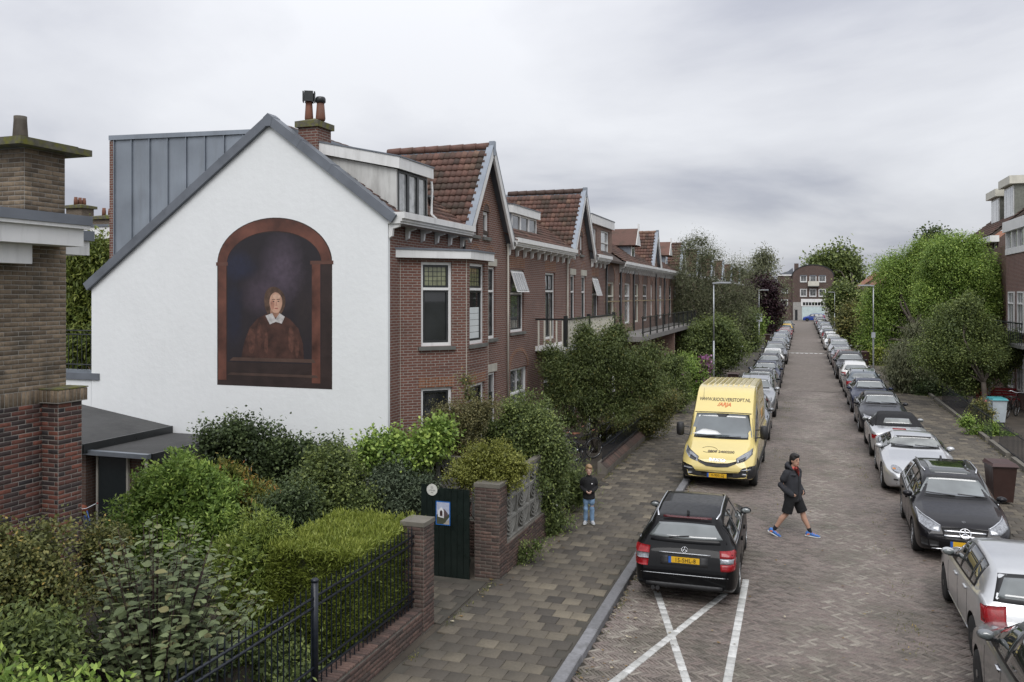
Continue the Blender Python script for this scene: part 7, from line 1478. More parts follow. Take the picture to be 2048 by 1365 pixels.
# grey-green shrub with big single leaves: nearest leaves are parts
def big_leaf_shrub():
    T = thing('large_leaf_shrub', 'broad grey green shrub with large pointed leaves behind the fence', 'shrub', (-7.2, 8.2, .07)); g = random.Random(5); b = MB(); pts = []
    for i in range(125):
        a = g.uniform(0, 2 * math.pi); rad = g.random() ** .6; bx, by = -7.25 + rad * .22 * math.cos(a), 8.15 + rad * .25 * math.sin(a); ex, ey = -7.35 + rad * 1.4 * math.cos(a), 8.2 + rad * 1.4 * math.sin(a); h = (2.66 - 1.0 * rad ** 1.7) * g.uniform(.8, 1.02)
        if ex > -5.85: ex = -5.85 - g.random() * .3
        P0, P3 = Vector((bx, by, .07)), Vector((ex, ey, h)); P1 = Vector((bx + (ex - bx) * .25, by + (ey - by) * .25, h * .5)); st = [P0.lerp(P1, t).lerp(P1.lerp(P3, t), t) for t in [k / 10 for k in range(11)]]
        b.path(st, [.010 - .0007 * k for k in range(11)], 4); n = g.randint(9, 13)
        for k in range(n):
            t = .38 + .62 * k / (n - 1); p = P0.lerp(P1, t).lerp(P1.lerp(P3, t), t); d = (P1.lerp(P3, t) - P0.lerp(P1, t)).normalized(); az = k * 1.57 + g.uniform(-.3, .3)
            for s in (0, math.pi):
                o = Vector((math.cos(az + s), math.sin(az + s), 0)); o = (o + d * g.uniform(.0, .45) + Vector((0, 0, g.uniform(-.45, .05)))).normalized(); pts.append((p + o * .02, o, g.uniform(.085, .155) * (1 - .35 * (t > .93))))
    b.build('stems', mat('dark_red_twig', (.045, .022, .024), .8), T, True)
    lv = [(0, 0, 0), (.26, .22, .02), (.34, .52, .03), (.2, .82, .0), (0, 1.12, -.08), (-.2, .82, .0), (-.34, .52, .03), (-.26, .22, .02), (0, .3, -.035), (0, .6, -.04), (0, .85, -.05)]
    lf = [(0, 1, 8, 8), (1, 2, 9, 8), (2, 3, 10, 9), (3, 4, 10, 10), (0, 8, 7, 7), (7, 8, 9, 6), (6, 9, 10, 5), (5, 10, 4, 4)]; lf = [tuple(dict.fromkeys(f)) for f in lf]
    st = [(0, (.066, .086, .042)), (.5, (.118, .150, .070)), (.9, (.175, .210, .100)), (1, (.22, .20, .095))]
    def lm(nm, src):
        m = bpy.data.materials.new(nm); q = NB(nodes_of(m)); c = q.ramp(q.rand() if src == 'rand' else q.attr('rnd'), st); q.out(c, .55, 0, q.bump(q.noise(q.pos(), 90, 3), .3, .004), Specular_IOR_Level=.3); return m
    me = bpy.data.meshes.new('leaf'); me.from_pydata(lv, [], lf); me.materials.append(lm('large_leaf', 'rand')); me.update()
    pts.sort(key=lambda q: (q[0] - Vector((0, 0, CAMH))).length); VV = []; FF3 = []; FF4 = []; RR = []
    allv, allf, allr = [], [], []
    for i, (p, o, l) in enumerate(pts):
        sd = o.cross(ZV).normalized(); nn = sd.cross(o).normalized(); roll = random.gauss(0, .35); M_ = Matrix.Translation(p) @ Matrix((sd * l, o * l, nn * l)).transposed().to_4x4() @ Matrix.Rotation(roll, 4, 'Y')
        if i < 300: inst('leaf', me, T, M_)
        else:
            k = len(allv); allv += [tuple(M_ @ Vector(v)) for v in lv]; allf += [tuple(k + a for a in f) for f in lf]; allr += [random.random()] * len(lf)
    m2 = bpy.data.meshes.new('leaves'); m2.from_pydata(allv, [], allf); m2.materials.append(lm('large_leaves', 'rnd')); at = m2.attributes.new('rnd', 'FLOAT', 'FACE'); at.data.foreach_set('value', allr); m2.update(); stuff(link(bpy.data.objects.new('leaves', m2), T))
big_leaf_shrub()
shrub('dark undergrowth beneath the grey leaved shrub', [(-7.4, 7.9, .5, .9, .9, .5), (-8.3, 8.6, .5, .7, .7, .5), (-7.9, 9.6, .4, .7, .7, .4), (-8.8, 9.9, .45, .6, .6, .5)], 7000, .06, .04, 'dark', 'undergrowth', 'plant')
# ---- along the left pavement
tree('low spreading olive green tree leaning over bicycles by the pavement', PZ(1188, 905, .07), px_lumps([(1200, 720, 58), (1140, 740, 48), (1258, 735, 48), (1170, 678, 28), (1235, 672, 28), (1288, 770, 38), (1115, 790, 34), (1180, 795, 48), (1245, 805, 38), (1102, 712, 20), (1298, 708, 26), (1140, 840, 20)], 28, .9), 52000, .072, .026, 'ash', .11, 'street_tree', fork=.35, droop=.45, gap=.05, dens=1.2, fill=.14)
shrub('olive bush behind the slanted brick coping', px_lumps([(1250, 858, 44), (1300, 842, 40), (1215, 878, 38), (1330, 815, 30)], 31), 9000, .055, .03, 'olive')
shrub('feathery green plant by the railing near the boy', px_lumps([(1140, 965, 22), (1150, 990, 20), (1128, 985, 18)], 20.6), 1600, .12, .012, 'mid', 'garden_plant', 'plant', up=.9)
shrub('mixed flowering bush with reddish blossom along the pavement', px_lumps([(1330, 765, 42), (1355, 790, 34), (1320, 800, 34), (1345, 730, 30)], 38), 8000, .07, .045, 'mid', flowers=('pink', 10, .05))
shrub('rounded leafy bush before the magenta hydrangea', px_lumps([(1375, 745, 36), (1395, 765, 28), (1365, 780, 28)], 43), 6500, .08, .05, 'bright')
shrub('magenta hydrangea beside the first lamp post', px_lumps([(1405, 742, 15), (1400, 760, 14), (1412, 728, 10)], 43), 900, .09, .06, 'mid', 'hydrangea', flowers=('pink', 150, .13))
shrub('dense dark bush behind the first lamp post', px_lumps([(1395, 690, 42), (1440, 675, 42), (1420, 720, 38), (1465, 705, 30)], 54), 10000, .11, .07, 'mid')
tree('tall feathery grey green tree rising above the row houses', Vector((-7.0, 62, .07)), px_lumps([(1385, 570, 52), (1412, 520, 36), (1440, 585, 50), (1378, 495, 24), (1462, 610, 46), (1475, 545, 26), (1400, 630, 58), (1450, 655, 45), (1365, 620, 36), (1402, 480, 16)], 60), 34000, .16, .045, 'willow', .16, 'tall_tree', dens=1.5, big=.85, fill=.07, gap=.05, per=10, spread=.28, shell=.28)
shrub('dark garden bushes along the left pavement past the lamp', px_lumps([(1490, 660, 32), (1475, 690, 28), (1500, 685, 22), (1480, 635, 32)], 80), 7000, .15, .1, 'mid')
tree('purple leaved tree among green garden trees', Vector((-6.8, 118, .07)), px_lumps([(1518, 592, 28), (1505, 618, 26), (1532, 622, 26), (1518, 645, 26)], 118), 8000, .3, .2, 'purple', .2, 'purple_tree')
tree('slender drooping birch behind the purple tree', Vector((-6.0, 128, .07)), px_lumps([(1525, 540, 26), (1508, 566, 26), (1540, 572, 26), (1530, 605, 30), (1546, 640, 20), (1522, 515, 14)], 127), 12000, .36, .11, 'willow', .15, 'birch_tree', dens=1., fill=.04, droop=1.2, gap=.0, per=10, shell=.3)
shrub('bright green bush beside the second lamp post', px_lumps([(1500, 640, 18), (1516, 650, 15), (1508, 665, 14)], 98), 2600, .2, .14, 'bright')
shrub('far green hedge plants at the left end of the street', px_lumps([(1546, 660, 12), (1552, 648, 12), (1540, 668, 9)], 135), 1800, .25, .18, 'mid')
# ---- right side
tree('broad dark tree behind the end building', Vector((14, 236, 0)), px_lumps([(1642, 532, 22), (1680, 524, 26), (1702, 545, 22), (1662, 548, 26), (1690, 562, 24)], 235), 7000, .75, .45, 'mid', .4, 'big_tree', fill=.12, gap=.05, per=10, shell=.3)
tree('small leafy tree right of the end building', Vector((8.2, 138, .07)), px_lumps([(1690, 592, 26), (1672, 606, 18), (1708, 612, 22), (1690, 625, 24)], 134), 6000, .36, .24, 'mid', .18)
shrub('pale green bushes past the right lamp post', px_lumps([(1700, 645, 30), (1728, 655, 38), (1692, 668, 18), (1720, 690, 30)], 86), 9000, .2, .12, 'olive')
tree('large bright green ash tree over the right pavement', Vector((8.2, 69, .07)), px_lumps([(1800, 570, 50), (1835, 545, 52), (1800, 625, 52), (1845, 630, 55), (1768, 645, 44), (1760, 598, 30), (1842, 505, 26), (1795, 690, 42), (1750, 690, 34), (1840, 690, 45), (1785, 530, 24)], 66), 40000, .22, .10, 'bright', .24, 'big_tree', fork=.3, droop=.35, dens=1.9, fill=.10, gap=.02, big=.75)
tree('tall light green tree with pale blossom in front of the dormer house', Vector((8.6, 50, .07)), px_lumps([(1885, 530, 50), (1925, 540, 54), (1970, 575, 46), (1930, 615, 58), (1988, 622, 36), (1900, 495, 28), (1880, 600, 50), (1945, 500, 24), (1990, 560, 26), (2010, 600, 20)], 46.5), 40000, .17, .08, 'bright', .2, 'big_tree', fork=.3, droop=.35, dens=2.0, fill=.10, gap=.02, big=.75)
tree('leafy garden tree with forked trunk beside the red bench', Vector((7.75, 42.6, .07)), px_lumps([(1912, 665, 52), (1885, 705, 46), (1950, 700, 58), (1992, 722, 44), (1935, 752, 44), (2015, 690, 32), (1900, 742, 32), (1930, 625, 30)], 39.5), 34000, .11, .065, 'mid', .13, 'garden_tree', fork=.3, dens=1.9, fill=.12, gap=.02, big=.85)
tree('weeping small tree with hanging shoots on the right pavement', PX(1825, 780, 7.4), px_lumps([(1822, 715, 40), (1805, 750, 32), (1840, 760, 38), (1860, 715, 36), (1815, 785, 26), (1850, 670, 28)], 46), 16000, .16, .03, 'willow', .09, 'weeping_tree', droop=1.6, per=10)
shrub('dark hedge on the right garden boundary', px_lumps([(2040, 715, 40), (2055, 770, 40), (2030, 755, 30)], 42), 6000, .09, .05, 'dark', 'hedge', 'hedge')
shrub('dark low hedge under the weeping tree', px_lumps([(1862, 785, 26), (1888, 800, 26), (1910, 818, 22), (1850, 770, 20)], 45), 7000, .09, .05, 'dark', 'hedge', 'hedge')
shrub('pink rose bush by the white bin', px_lumps([(1960, 815, 14), (1955, 840, 18), (1975, 830, 12), (1945, 855, 14)], 34), 1500, .07, .045, 'olive', 'rose_bush', flowers=('rose', 5, .06), gap=0)
shrub('low green plants inside the right bar fence', px_lumps([(1985, 862, 14), (1960, 870, 14), (1935, 845, 12), (2010, 880, 12)], 32), 1800, .07, .04, 'bright', 'garden_plant', 'plant')
shrub('yellow green upright bush on the right pavement edge', px_lumps([(1755, 715, 13), (1762, 735, 13), (1768, 712, 11)], 64), 1900, .14, .09, 'lime')
shrub('lilac flowering plant past the yellow green bush', px_lumps([(1742, 698, 11), (1735, 712, 11), (1748, 715, 10)], 66), 1100, .13, .08, 'mid', 'flowering_plant', 'plant', flowers=('pink', 10, .13))
tree('dark tree top behind the right hand chimney', Vector((13, 84, 0)), px_lumps([(1865, 478, 12), (1872, 490, 12), (1858, 495, 12)], 88), 1500, .3, .2, 'dark', .15)
# ---- behind the gable house
shrub('tall yellow green conifer hedge between the houses', px_lumps([(160, 560, 40), (192, 535, 38), (170, 620, 50), (140, 525, 36), (205, 600, 30), (150, 690, 50), (195, 680, 45)], 27), 20000, .16, .05, 'conifer', 'conifer_hedge', 'hedge', droop=.6)
shrub('small weeds at the foot of the pierced wall', px_lumps([(1052, 1108, 14), (1030, 1128, 10), (1010, 1142, 9), (1075, 1090, 10)], 16.6), 700, .05, .02, 'mid', 'weed', 'plant', up=.6, flowers=('pink', 3, .02))

# weeds in the joints along kerbs, walls and between the parked cars
g = np.random.default_rng(4); Q = []
for x0, sx, y0, y1, n_, z in ((KL + .04, .05, 9, 40, 900, 0.), (KR - .1, .12, 14, 46, 900, 0.), (PL + .05, .06, 9, 45, 1300, .085), (PR - .08, .07, 24, 60, 900, .085), (-.9, .35, 18, 48, 500, 0.), (1.85, .3, 12, 48, 700, 0.)):
    c = g.uniform(y0, y1, n_ // 14); y = (np.repeat(c, 14) + g.normal(0, .12, len(c) * 14)); Q.append(np.stack([x0 + np.abs(g.normal(0, sx, len(y))) * (1 if x0 < 0 else -1), y, np.full(len(y), z)], 1))
C = np.concatenate(Q); m_ = len(C); D = unit(g.normal(0, .45, (m_, 3)) + np.array([0, 0, 1.])); Nn = unit(g.normal(size=(m_, 3))); rv = g.random(m_)
o = link(bpy.data.objects.new('joint_weeds', np_mesh('joint_weeds', leaves(C, D, Nn, g.uniform(.02, .06, m_), g.uniform(.008, .016, m_), rv), np.arange(4 * m_).reshape(-1, 4), LM('olive'), rv))); stuff(o); tag(o, 'tiny green weeds in the paving joints along kerbs and walls', 'weeds')
# ================================================================ people
def ell(mb, rings, n=14, axis='z'):
    """lofted ellipses (x, y, z, rx, ry) stacked along z, or along x when axis='x' (x, y, z, ry, rz)"""
    vs = []
    for x, y, z, a, b_ in rings:
        for i in range(n):
            t = 2 * math.pi * i / n
            vs.append((x + a * math.cos(t), y + b_ * math.sin(t), z) if axis == 'z' else (x, y + a * math.cos(t), z + b_ * math.sin(t)))
    m = len(rings); fs = [(k * n + i, k * n + (i + 1) % n, (k + 1) * n + (i + 1) % n, (k + 1) * n + i) for k in range(m - 1) for i in range(n)] + [tuple(range(n - 1, -1, -1)), tuple(range((m - 1) * n, m * n))]
    mb.add(vs, fs)
def limb(mb, pts, rad, n=12): mb.path(pts, rad, n); [mb.ball(p, r * .98, n=10, m=6) for p, r in zip(pts, rad)]
def fuse(name, mb, m_, parent, voxel=.012, it=3):
    """one continuous skin from overlapping volumes"""
    o = mb.build(name, m_); bm = bmesh.new(); bm.from_mesh(o.data); bmesh.ops.recalc_face_normals(bm, faces=bm.faces); bm.to_mesh(o.data); bm.free()
    md = o.modifiers.new('r', 'REMESH'); md.mode = 'VOXEL'; md.voxel_size = voxel; md.use_smooth_shade = True; sm = o.modifiers.new('s', 'SMOOTH'); sm.iterations = it; sm.factor = .5
    dg = bpy.context.evaluated_depsgraph_get(); me = bpy.data.meshes.new_from_object(o.evaluated_get(dg)); bpy.data.objects.remove(o); me.materials.clear(); me.materials.append(m_); me.name = name
    me.polygons.foreach_set('use_smooth', [True] * len(me.polygons)); return link(bpy.data.objects.new(name, me), parent)
skin = mat('skin', (.46, .27, .19), .55, var=.08, scale=8); skin_b = mat('skin_pale', (.56, .36, .28), .55, var=.06, scale=8)
def cloth(nm, c, v=.25): return mat(nm, c, .9, var=v, scale=7, bump=.9, bscale=13)
def hand(mb, wrist, d, palm_n, s=1.):
    """palm, four curled fingers and a thumb; d = pointing direction, palm_n = palm normal"""
    w_, d, pn = Vector(wrist), Vector(d).normalized(), Vector(palm_n).normalized(); sd = d.cross(pn).normalized(); c = w_ + d * .045 * s
    mb.obox(c, d * .085 * s, sd * .07 * s, pn * .028 * s)
    for i, (o, l) in enumerate(((-.027, .062), (-.009, .072), (.009, .068), (.027, .052))):
        a = w_ + d * .088 * s + sd * o * s; b1 = a + (d * .75 + pn * .5).normalized() * l * .5 * s; b2 = b1 + (d * .15 + pn).normalized() * l * .5 * s; mb.path([a - d * .015 * s, a, b1, b2], [.0095 * s, .0095 * s, .009 * s, .0075 * s], 7)
    a = w_ + d * .03 * s - sd * .036 * s; mb.path([a, a + (d * .5 - sd * .8 + pn * .3).normalized() * .03 * s, a + (d * .9 - sd * .5 + pn * .5).normalized() * .062 * s], [.012 * s, .011 * s, .009 * s], 7)
def head(mb, c, s, fd):
    """skull with jaw, nose and ears; fd = facing direction (unit, horizontal)"""
    c = Vector(c); f = Vector(fd).normalized(); sd = Vector((-f.y, f.x, 0)); mb2 = MB(); mb2.ball((0, 0, .015), .096, .076, .112, 18, 12); mb2.ball((.022, 0, -.055), .070, .058, .066, 14, 10); mb2.ball((.092, 0, -.018), .018, .013, .024, 8, 6); mb2.ball((.086, 0, .012), .014, .010, .03, 8, 6); mb2.ball((.070, 0, -.10), .022, .026, .016, 8, 6)
    for y in (-.077, .077): mb2.ball((-.005, y, -.012), .018, .010, .03, 8, 6)
    mb.add([c + (f * v[0] + sd * v[1]) * s + ZV * v[2] * s for v in mb2.v], mb2.f)
def face(P_, c, s, fd, brow, er=.011):
    c = Vector(c); f = Vector(fd).normalized(); sd = Vector((-f.y, f.x, 0)); q = lambda x, y, z: c + (f * x + sd * y) * s + ZV * z * s
    for y in (-.032, .032):
        b = MB(); b.ball(q(.083, y, .006), er * s, er * s, er * .7 * s, 8, 6); b.build('eye', mat('eye_dark', (.03, .022, .018), .3), P_, True); b = MB(); b.obox(q(.090, y, .028), f * .006 * s, sd * .034 * s, ZV * .008 * s); b.build('eyebrow', brow, P_)
    b = MB(); b.obox(q(.0875, 0, -.062), f * .008 * s, sd * .046 * s, ZV * .011 * s); b.build('mouth', mat('lips', (.36, .13, .11), .5), P_)
def hair(P_, c, s, fd, m_, fringe=False, long=0.):
    c = Vector(c); f = Vector(fd).normalized(); sd = Vector((-f.y, f.x, 0)); b = MB(); t = MB(); t.ball((-.014, 0, .036), .104, .086, .108, 18, 12); t.ball((-.045, 0, -.01), .074, .081, .085, 14, 10); t.ball((.045, 0, .092), .062, .062, .040, 12, 8)
    if fringe: t.ball((.075, .02, .075), .036, .062, .036, 12, 8)
    b.add([c + (f * v[0] + sd * v[1]) * s + ZV * v[2] * s for v in t.v], t.f); return fuse('hair', b, m_, P_, .010 * s, 1)
def shoe(P_, ank, fd, s, upper, sole, accent=None, pitch=0.):
    f = Vector(fd).normalized(); sd = Vector((-f.y, f.x, 0)); a = Vector(ank); Rm = Matrix((f, sd, ZV)).transposed() @ Matrix.Rotation(pitch, 3, 'Y'); T = lambda v: a + Rm @ (Vector(v) * s)
    b = MB(); t = MB(); ell(t, [(-.085, 0, -.045, .022, .022), (-.075, 0, -.035, .036, .040), (-.02, 0, -.025, .040, .052), (.05, .0, -.042, .043, .036), (.12, 0, -.055, .044, .024), (.165, 0, -.06, .036, .018), (.185, 0, -.062, .018, .012)], 14, 'x'); b.add([T(v) for v in t.v], t.f); S_ = b.build('shoe', upper, P_, True)
    b = MB(); t = MB(); ell(t, [(-.095, 0, -.078, .024, .012), (-.08, 0, -.078, .038, .016), (.05, 0, -.08, .045, .015), (.13, 0, -.08, .045, .014), (.18, 0, -.077, .03, .012), (.195, 0, -.073, .012, .008)], 14, 'x'); b.add([T(v) for v in t.v], t.f); b.build('sole', sole, S_, True)
    for k in range(3): b = MB(); b.obox(T((.035 + k * .03, 0, -.006 - k * .009)), Rm @ Vector((.009, 0, 0)) * s, sd * .052 * s, ZV * .008 * s); b.build('lace', accent or sole, S_)
    if accent:
        for y in (-.04, .04): b = MB(); b.obox(T((-.03, y, -.04)), Rm @ Vector((.05, 0, .02)) * s, sd * .012 * s, Rm @ Vector((0, 0, .025)) * s); b.build('stripe', accent, S_)
def xform(mb, o, fd, k=1.):
    """local (forward, left, up) -> world"""
    f = Vector(fd).normalized(); l = Vector((-f.y, f.x, 0)); mb.v = [tuple(o + (f * v[0] + l * v[1]) * k + ZV * v[2] * k) for v in mb.v]; return mb
def torso(b, rings, n=20): ell(b, rings, n)
# ---- man crossing the road: legs stride along +x, chest and face turned towards the camera side
MP0 = Vector((-.20, 19.75, .005)); MN = thing('person', 'man in dark hooded jacket, black shorts and blue trainers crossing the road', 'person', MP0)
o = MP0; FX = Vector((1, 0, 0)); FU = Vector((.80, -.60, 0)); FH = Vector((.72, -.69, 0)); W_ = lambda x, y, z, f=FX: o + f * x + Vector((-f.y, f.x, 0)) * y + ZV * z
hb, kb_, ab = Vector((-.03, -.09, .93)), Vector((-.13, -.10, .51)), Vector((-.40, -.09, .125)); hf, kf, af = Vector((.03, .09, .93)), Vector((.20, .08, .52)), Vector((.36, .06, .10))
body = MB(); lg = MB()
for h_, k_, a_ in ((hb, kb_, ab), (hf, kf, af)):
    m1 = k_.lerp(a_, .32) + Vector((-.018, 0, 0)); limb(lg, [h_, h_.lerp(k_, .5), k_, m1, k_.lerp(a_, .7), a_], [.098, .084, .060, .064, .046, .037]); lg.ball(a_ + Vector((.0, 0, -.03)), .05, .04, .05, 10, 6)
xform(lg, o, FX); body.add(lg.v, lg.f); up = MB()
torso(up, [(-.01, 0, .86, .11, .15), (0, 0, 1.05, .105, .145), (-.005, 0, 1.25, .115, .165), (-.01, 0, 1.42, .10, .16), (0, 0, 1.49, .06, .08)]); limb(up, [(-.005, 0, 1.45), (.03, 0, 1.58)], [.062, .057])
for sg in (-1, 1): limb(up, [(-.01, sg * .195, 1.41), (-.09, sg * .26, 1.15), (.09, sg * .20, .98)], [.048, .040, .034]); hand(up, (.09, sg * .20, .985), (.7, -.4 * sg, -.5), (-.3, -.9 * sg, 0))
xform(up, o, FU); body.add(up.v, up.f); hc = W_(.05, 0, 1.675, FU); head(body, hc, 1.12, FH); fuse('body', body, skin, MN, .0125)
dk = mat('black_hair', (.012, .010, .009), .6, var=.3, scale=20, bump=.5, bscale=60); face(MN, hc, 1.12, FH, dk); hair(MN, hc, 1.12, FH, dk)
jk = cloth('charcoal_jersey', (.026, .027, .032)); b = MB()
torso(b, [(.0, 0, .795, .155, .205), (.0, 0, .82, .168, .218), (-.005, 0, .90, .165, .215), (-.01, 0, 1.02, .160, .205), (-.01, 0, 1.2, .165, .212), (-.015, 0, 1.34, .152, .222), (-.02, 0, 1.43, .118, .185), (-.02, 0, 1.49, .085, .105), (-.01, 0, 1.53, .075, .085)], 24)
for sg in (-1, 1): limb(b, [(-.015, sg * .20, 1.405), (-.06, sg * .26, 1.27), (-.105, sg * .285, 1.14), (.0, sg * .25, 1.03), (.115, sg * .19, .95)], [.080, .076, .069, .066, .060])
for i in range(7): b.ball((.05 * math.cos(i) - .02, .14 * math.sin(i * 1.7), .95 + i * .07), .13, .09, .03, 10, 6)
J_ = fuse('jacket', xform(b, o, FU), jk, MN, .0125, 2)
b = MB(); b.path([(.07, -.095, 1.47), (.0, -.12, 1.53), (-.09, -.09, 1.555), (-.13, 0, 1.56), (-.09, .09, 1.555), (.0, .12, 1.53), (.07, .095, 1.47)], [.022, .042, .055, .062, .055, .042, .022], 10); b.ball((-.12, 0, 1.50), .07, .11, .085, 12, 8); fuse('hood', xform(b, o, FU), jk, J_, .012, 2)
b = MB(); b.add([(.085, -.075, 1.53), (.085, .075, 1.53), (.135, .045, 1.42), (.158, 0, 1.33), (.135, -.045, 1.42)], [(0, 1, 2, 3, 4), (4, 3, 2, 1, 0)]); b.ball((.03, 0, 1.495), .075, .08, .055, 14, 8); xform(b, o, FU).build('shirt', cloth('coral_shirt', (.62, .12, .10)), MN, True)
b = MB(); b.path([(.156, 0, 1.33), (.158, 0, 1.2), (.158, 0, 1.0), (.170, 0, .82)], .007, 5); xform(b, o, FU).build('zip', plastic, J_)
sh = cloth('black_shorts', (.009, .009, .010)); b = MB(); torso(b, [(0, 0, .78, .15, .19), (0, 0, .95, .14, .185)], 18)
for h_, k_ in ((hb, kb_), (hf, kf)): b.ball(h_, .125, n=12, m=8); b.path([h_, h_.lerp(k_, .5), h_.lerp(k_, .90), h_.lerp(k_, .98)], [.125, .118, .116, .118], 16)
fuse('shorts', xform(b, o, FX), sh, MN, .0125, 1)
for p, q, pt in ((ab, kb_, .42), (af, kf, .05)):
    b = MB(); b.path([o + p.lerp(q, -.12), o + p, o + p.lerp(q, .16), o + p.lerp(q, .20)], [.040, .041, .046, .047], 12); b.build('sock', cloth('dark_sock', (.016, .018, .024)), MN, True); shoe(MN, o + p, (1, -.12, 0), 1.12, mat('blue_trainer', (.05, .16, .46), .6, var=.4, scale=30), mat('white_sole', (.66, .68, .66), .6), mat('orange_trim', (.75, .22, .06), .6), pt)
# ---- boy on the pavement
BP0 = Vector((-4.62, 18.95, .09)); BN = thing('person', 'boy in black jacket and light blue jeans standing on the pavement', 'person', BP0)
o = BP0; k = 1.32 / 1.78; fdir = Vector((.26, -.966, 0)); sdv = Vector((-fdir.y, fdir.x, 0)); V3 = lambda f_, s_, z: o + fdir * f_ * k + sdv * s_ * k + ZV * z * k
b = MB()
for sg in (-1, 1):
    limb(b, [(0, sg * .085, .90), (.01, sg * .095, .48), (-.01, sg * .10, .09)], [.08, .055, .038]); limb(b, [(-.01, sg * .17, 1.36), (-.05, sg * .22, 1.13), (.17, sg * .085, 1.03)], [.045, .040, .034]); hand(b, (.17, sg * .085, 1.03), (.45, -.6 * sg, -.35), (-.3, -.6 * sg, .2), 1.08)
torso(b, [(0, 0, .84, .105, .14), (0, 0, 1.05, .10, .135), (0, 0, 1.28, .105, .155), (0, 0, 1.40, .09, .145), (0, 0, 1.47, .05, .06)]); limb(b, [(0, 0, 1.40), (.01, 0, 1.55)], [.054, .050]); xform(b, o, fdir, k); hc = V3(.02, 0, 1.665); head(b, hc, .93, fdir); fuse('body', b, skin_b, BN, .0105)
blond = mat('fair_hair', (.30, .19, .10), .6, var=.25, scale=25, bump=.5, bscale=60); face(BN, hc, .93, fdir, mat('fair_brow', (.40, .26, .17), .7), .0085); hair(BN, hc, .93, fdir, blond, True)
bj = cloth('black_jacket', (.012, .012, .013)); b = MB(); torso(b, [(0, 0, .77, .140, .180), (0, 0, .80, .150, .190), (0, 0, .90, .148, .186), (0, 0, 1.1, .142, .182), (0, 0, 1.28, .142, .192), (0, 0, 1.38, .118, .180), (0, 0, 1.45, .08, .10), (0, 0, 1.51, .068, .075)], 22)
for sg in (-1, 1): limb(b, [(-.01, sg * .175, 1.365), (-.04, sg * .222, 1.24), (-.05, sg * .235, 1.13), (.06, sg * .17, 1.06), (.16, sg * .095, 1.03)], [.074, .070, .064, .060, .054])
JB = fuse('jacket', xform(b, o, fdir, k), bj, BN, .011, 2)
b = MB(); b.path([V3(.140, .07, 1.25), V3(.140, .09, 1.265), V3(.132, .115, 1.26)], [.010, .016, .010], 6); b.build('chest_print', mat('white_print', (.7, .7, .7), .7), JB, True)
jn = cloth('light_jeans', (.19, .30, .45), .35); b = MB(); torso(b, [(0, 0, .74, .118, .165), (0, 0, .92, .118, .155)], 18)
for sg in (-1, 1): limb(b, [(0, sg * .085, .84), (.005, sg * .09, .66), (.015, sg * .095, .47), (-.005, sg * .10, .25), (-.01, sg * .10, .08)], [.102, .094, .080, .070, .062])
fuse('jeans', xform(b, o, fdir, k), jn, BN, .0105, 1)
for sg in (-1, 1): shoe(BN, V3(-.01, sg * .10, .118), fdir + sdv * sg * .25, .90, mat('pale_grey_trainer', (.40, .41, .44), .7, var=.3, scale=30), mat('white_sole', (.66, .68, .66), .6))
# ================================================================ street furniture
galv = mat('galvanised', (.42, .44, .46), .45, .4, var=.08)
def lamp(label, x, y, h, side):
    T = thing('street_lamp', label, 'lamp', (x, y, .08)); b = MB(); b.tube((x, y, .05), (x, y, h * .45), .060, .050, 12); b.tube((x, y, h * .45), (x, y, h), .042, .034, 12); b.build('pole', galv, T, True)
    b = MB(); b.prism([(x - side * .06, y - .10, h - .02), (x + side * .35, y - .12, h + .02), (x + side * .95, y - .08, h + .01), (x + side * .95, y + .08, h + .01), (x + side * .35, y + .12, h + .02), (x - side * .06, y + .10, h - .02)], (0, 0, .09)); b.build('lamp_head', galv, T); b = MB(); b.box(min(x + side * .3, x + side * .9), max(x + side * .3, x + side * .9), y - .07, y + .07, h - .005, h + .012); b.build('lens', mat('lamp_lens', (.5, .5, .48), .3), T); return T
lamp('tall grey street lamp behind the yellow van', -4.85, 50.2, 6.0, 1); L2 = lamp('grey street lamp with a square sign beside the purple tree', -4.3, 92.5, 5.85, 1); lamp('grey street lamp beside the large bright green tree', 4.55, 62.5, 5.95, -1); lamp('far grey street lamp right of the end building', 4.6, 137.5, 5.8, -1)
b = MB(); b.box(-4.62, -3.98, 92.36, 92.42, 2.6, 3.45); tag(b.build('street_sign', mat('grey_sign_back', (.40, .42, .46), .5)), 'square grey sign plate fixed to the lamp by the purple tree', 'sign')
SPT = thing('sign_post', 'slim post with small grey box beside the right lamp', 'post', (4.4, 60.5, .08)); b = MB(); b.tube((4.4, 60.5, .08), (4.4, 60.5, 2.9), .035, n=8); b.build('pole', galv, SPT); b = MB(); b.box(4.28, 4.52, 60.4, 60.46, 2.55, 2.9); b.build('plate', mat('grey_sign_back', (.40, .42, .46), .5), SPT)
b = MB(); b.lathe([(.10, 0), (.10, .85), (.085, .9)], (-4.95, 76, .085), n=14); tag(b.build('bollard', mat('pale_grey_bollard', (.45, .46, .47), .6), None, True), 'short pale grey bollard beside the parked bicycles', 'bollard')
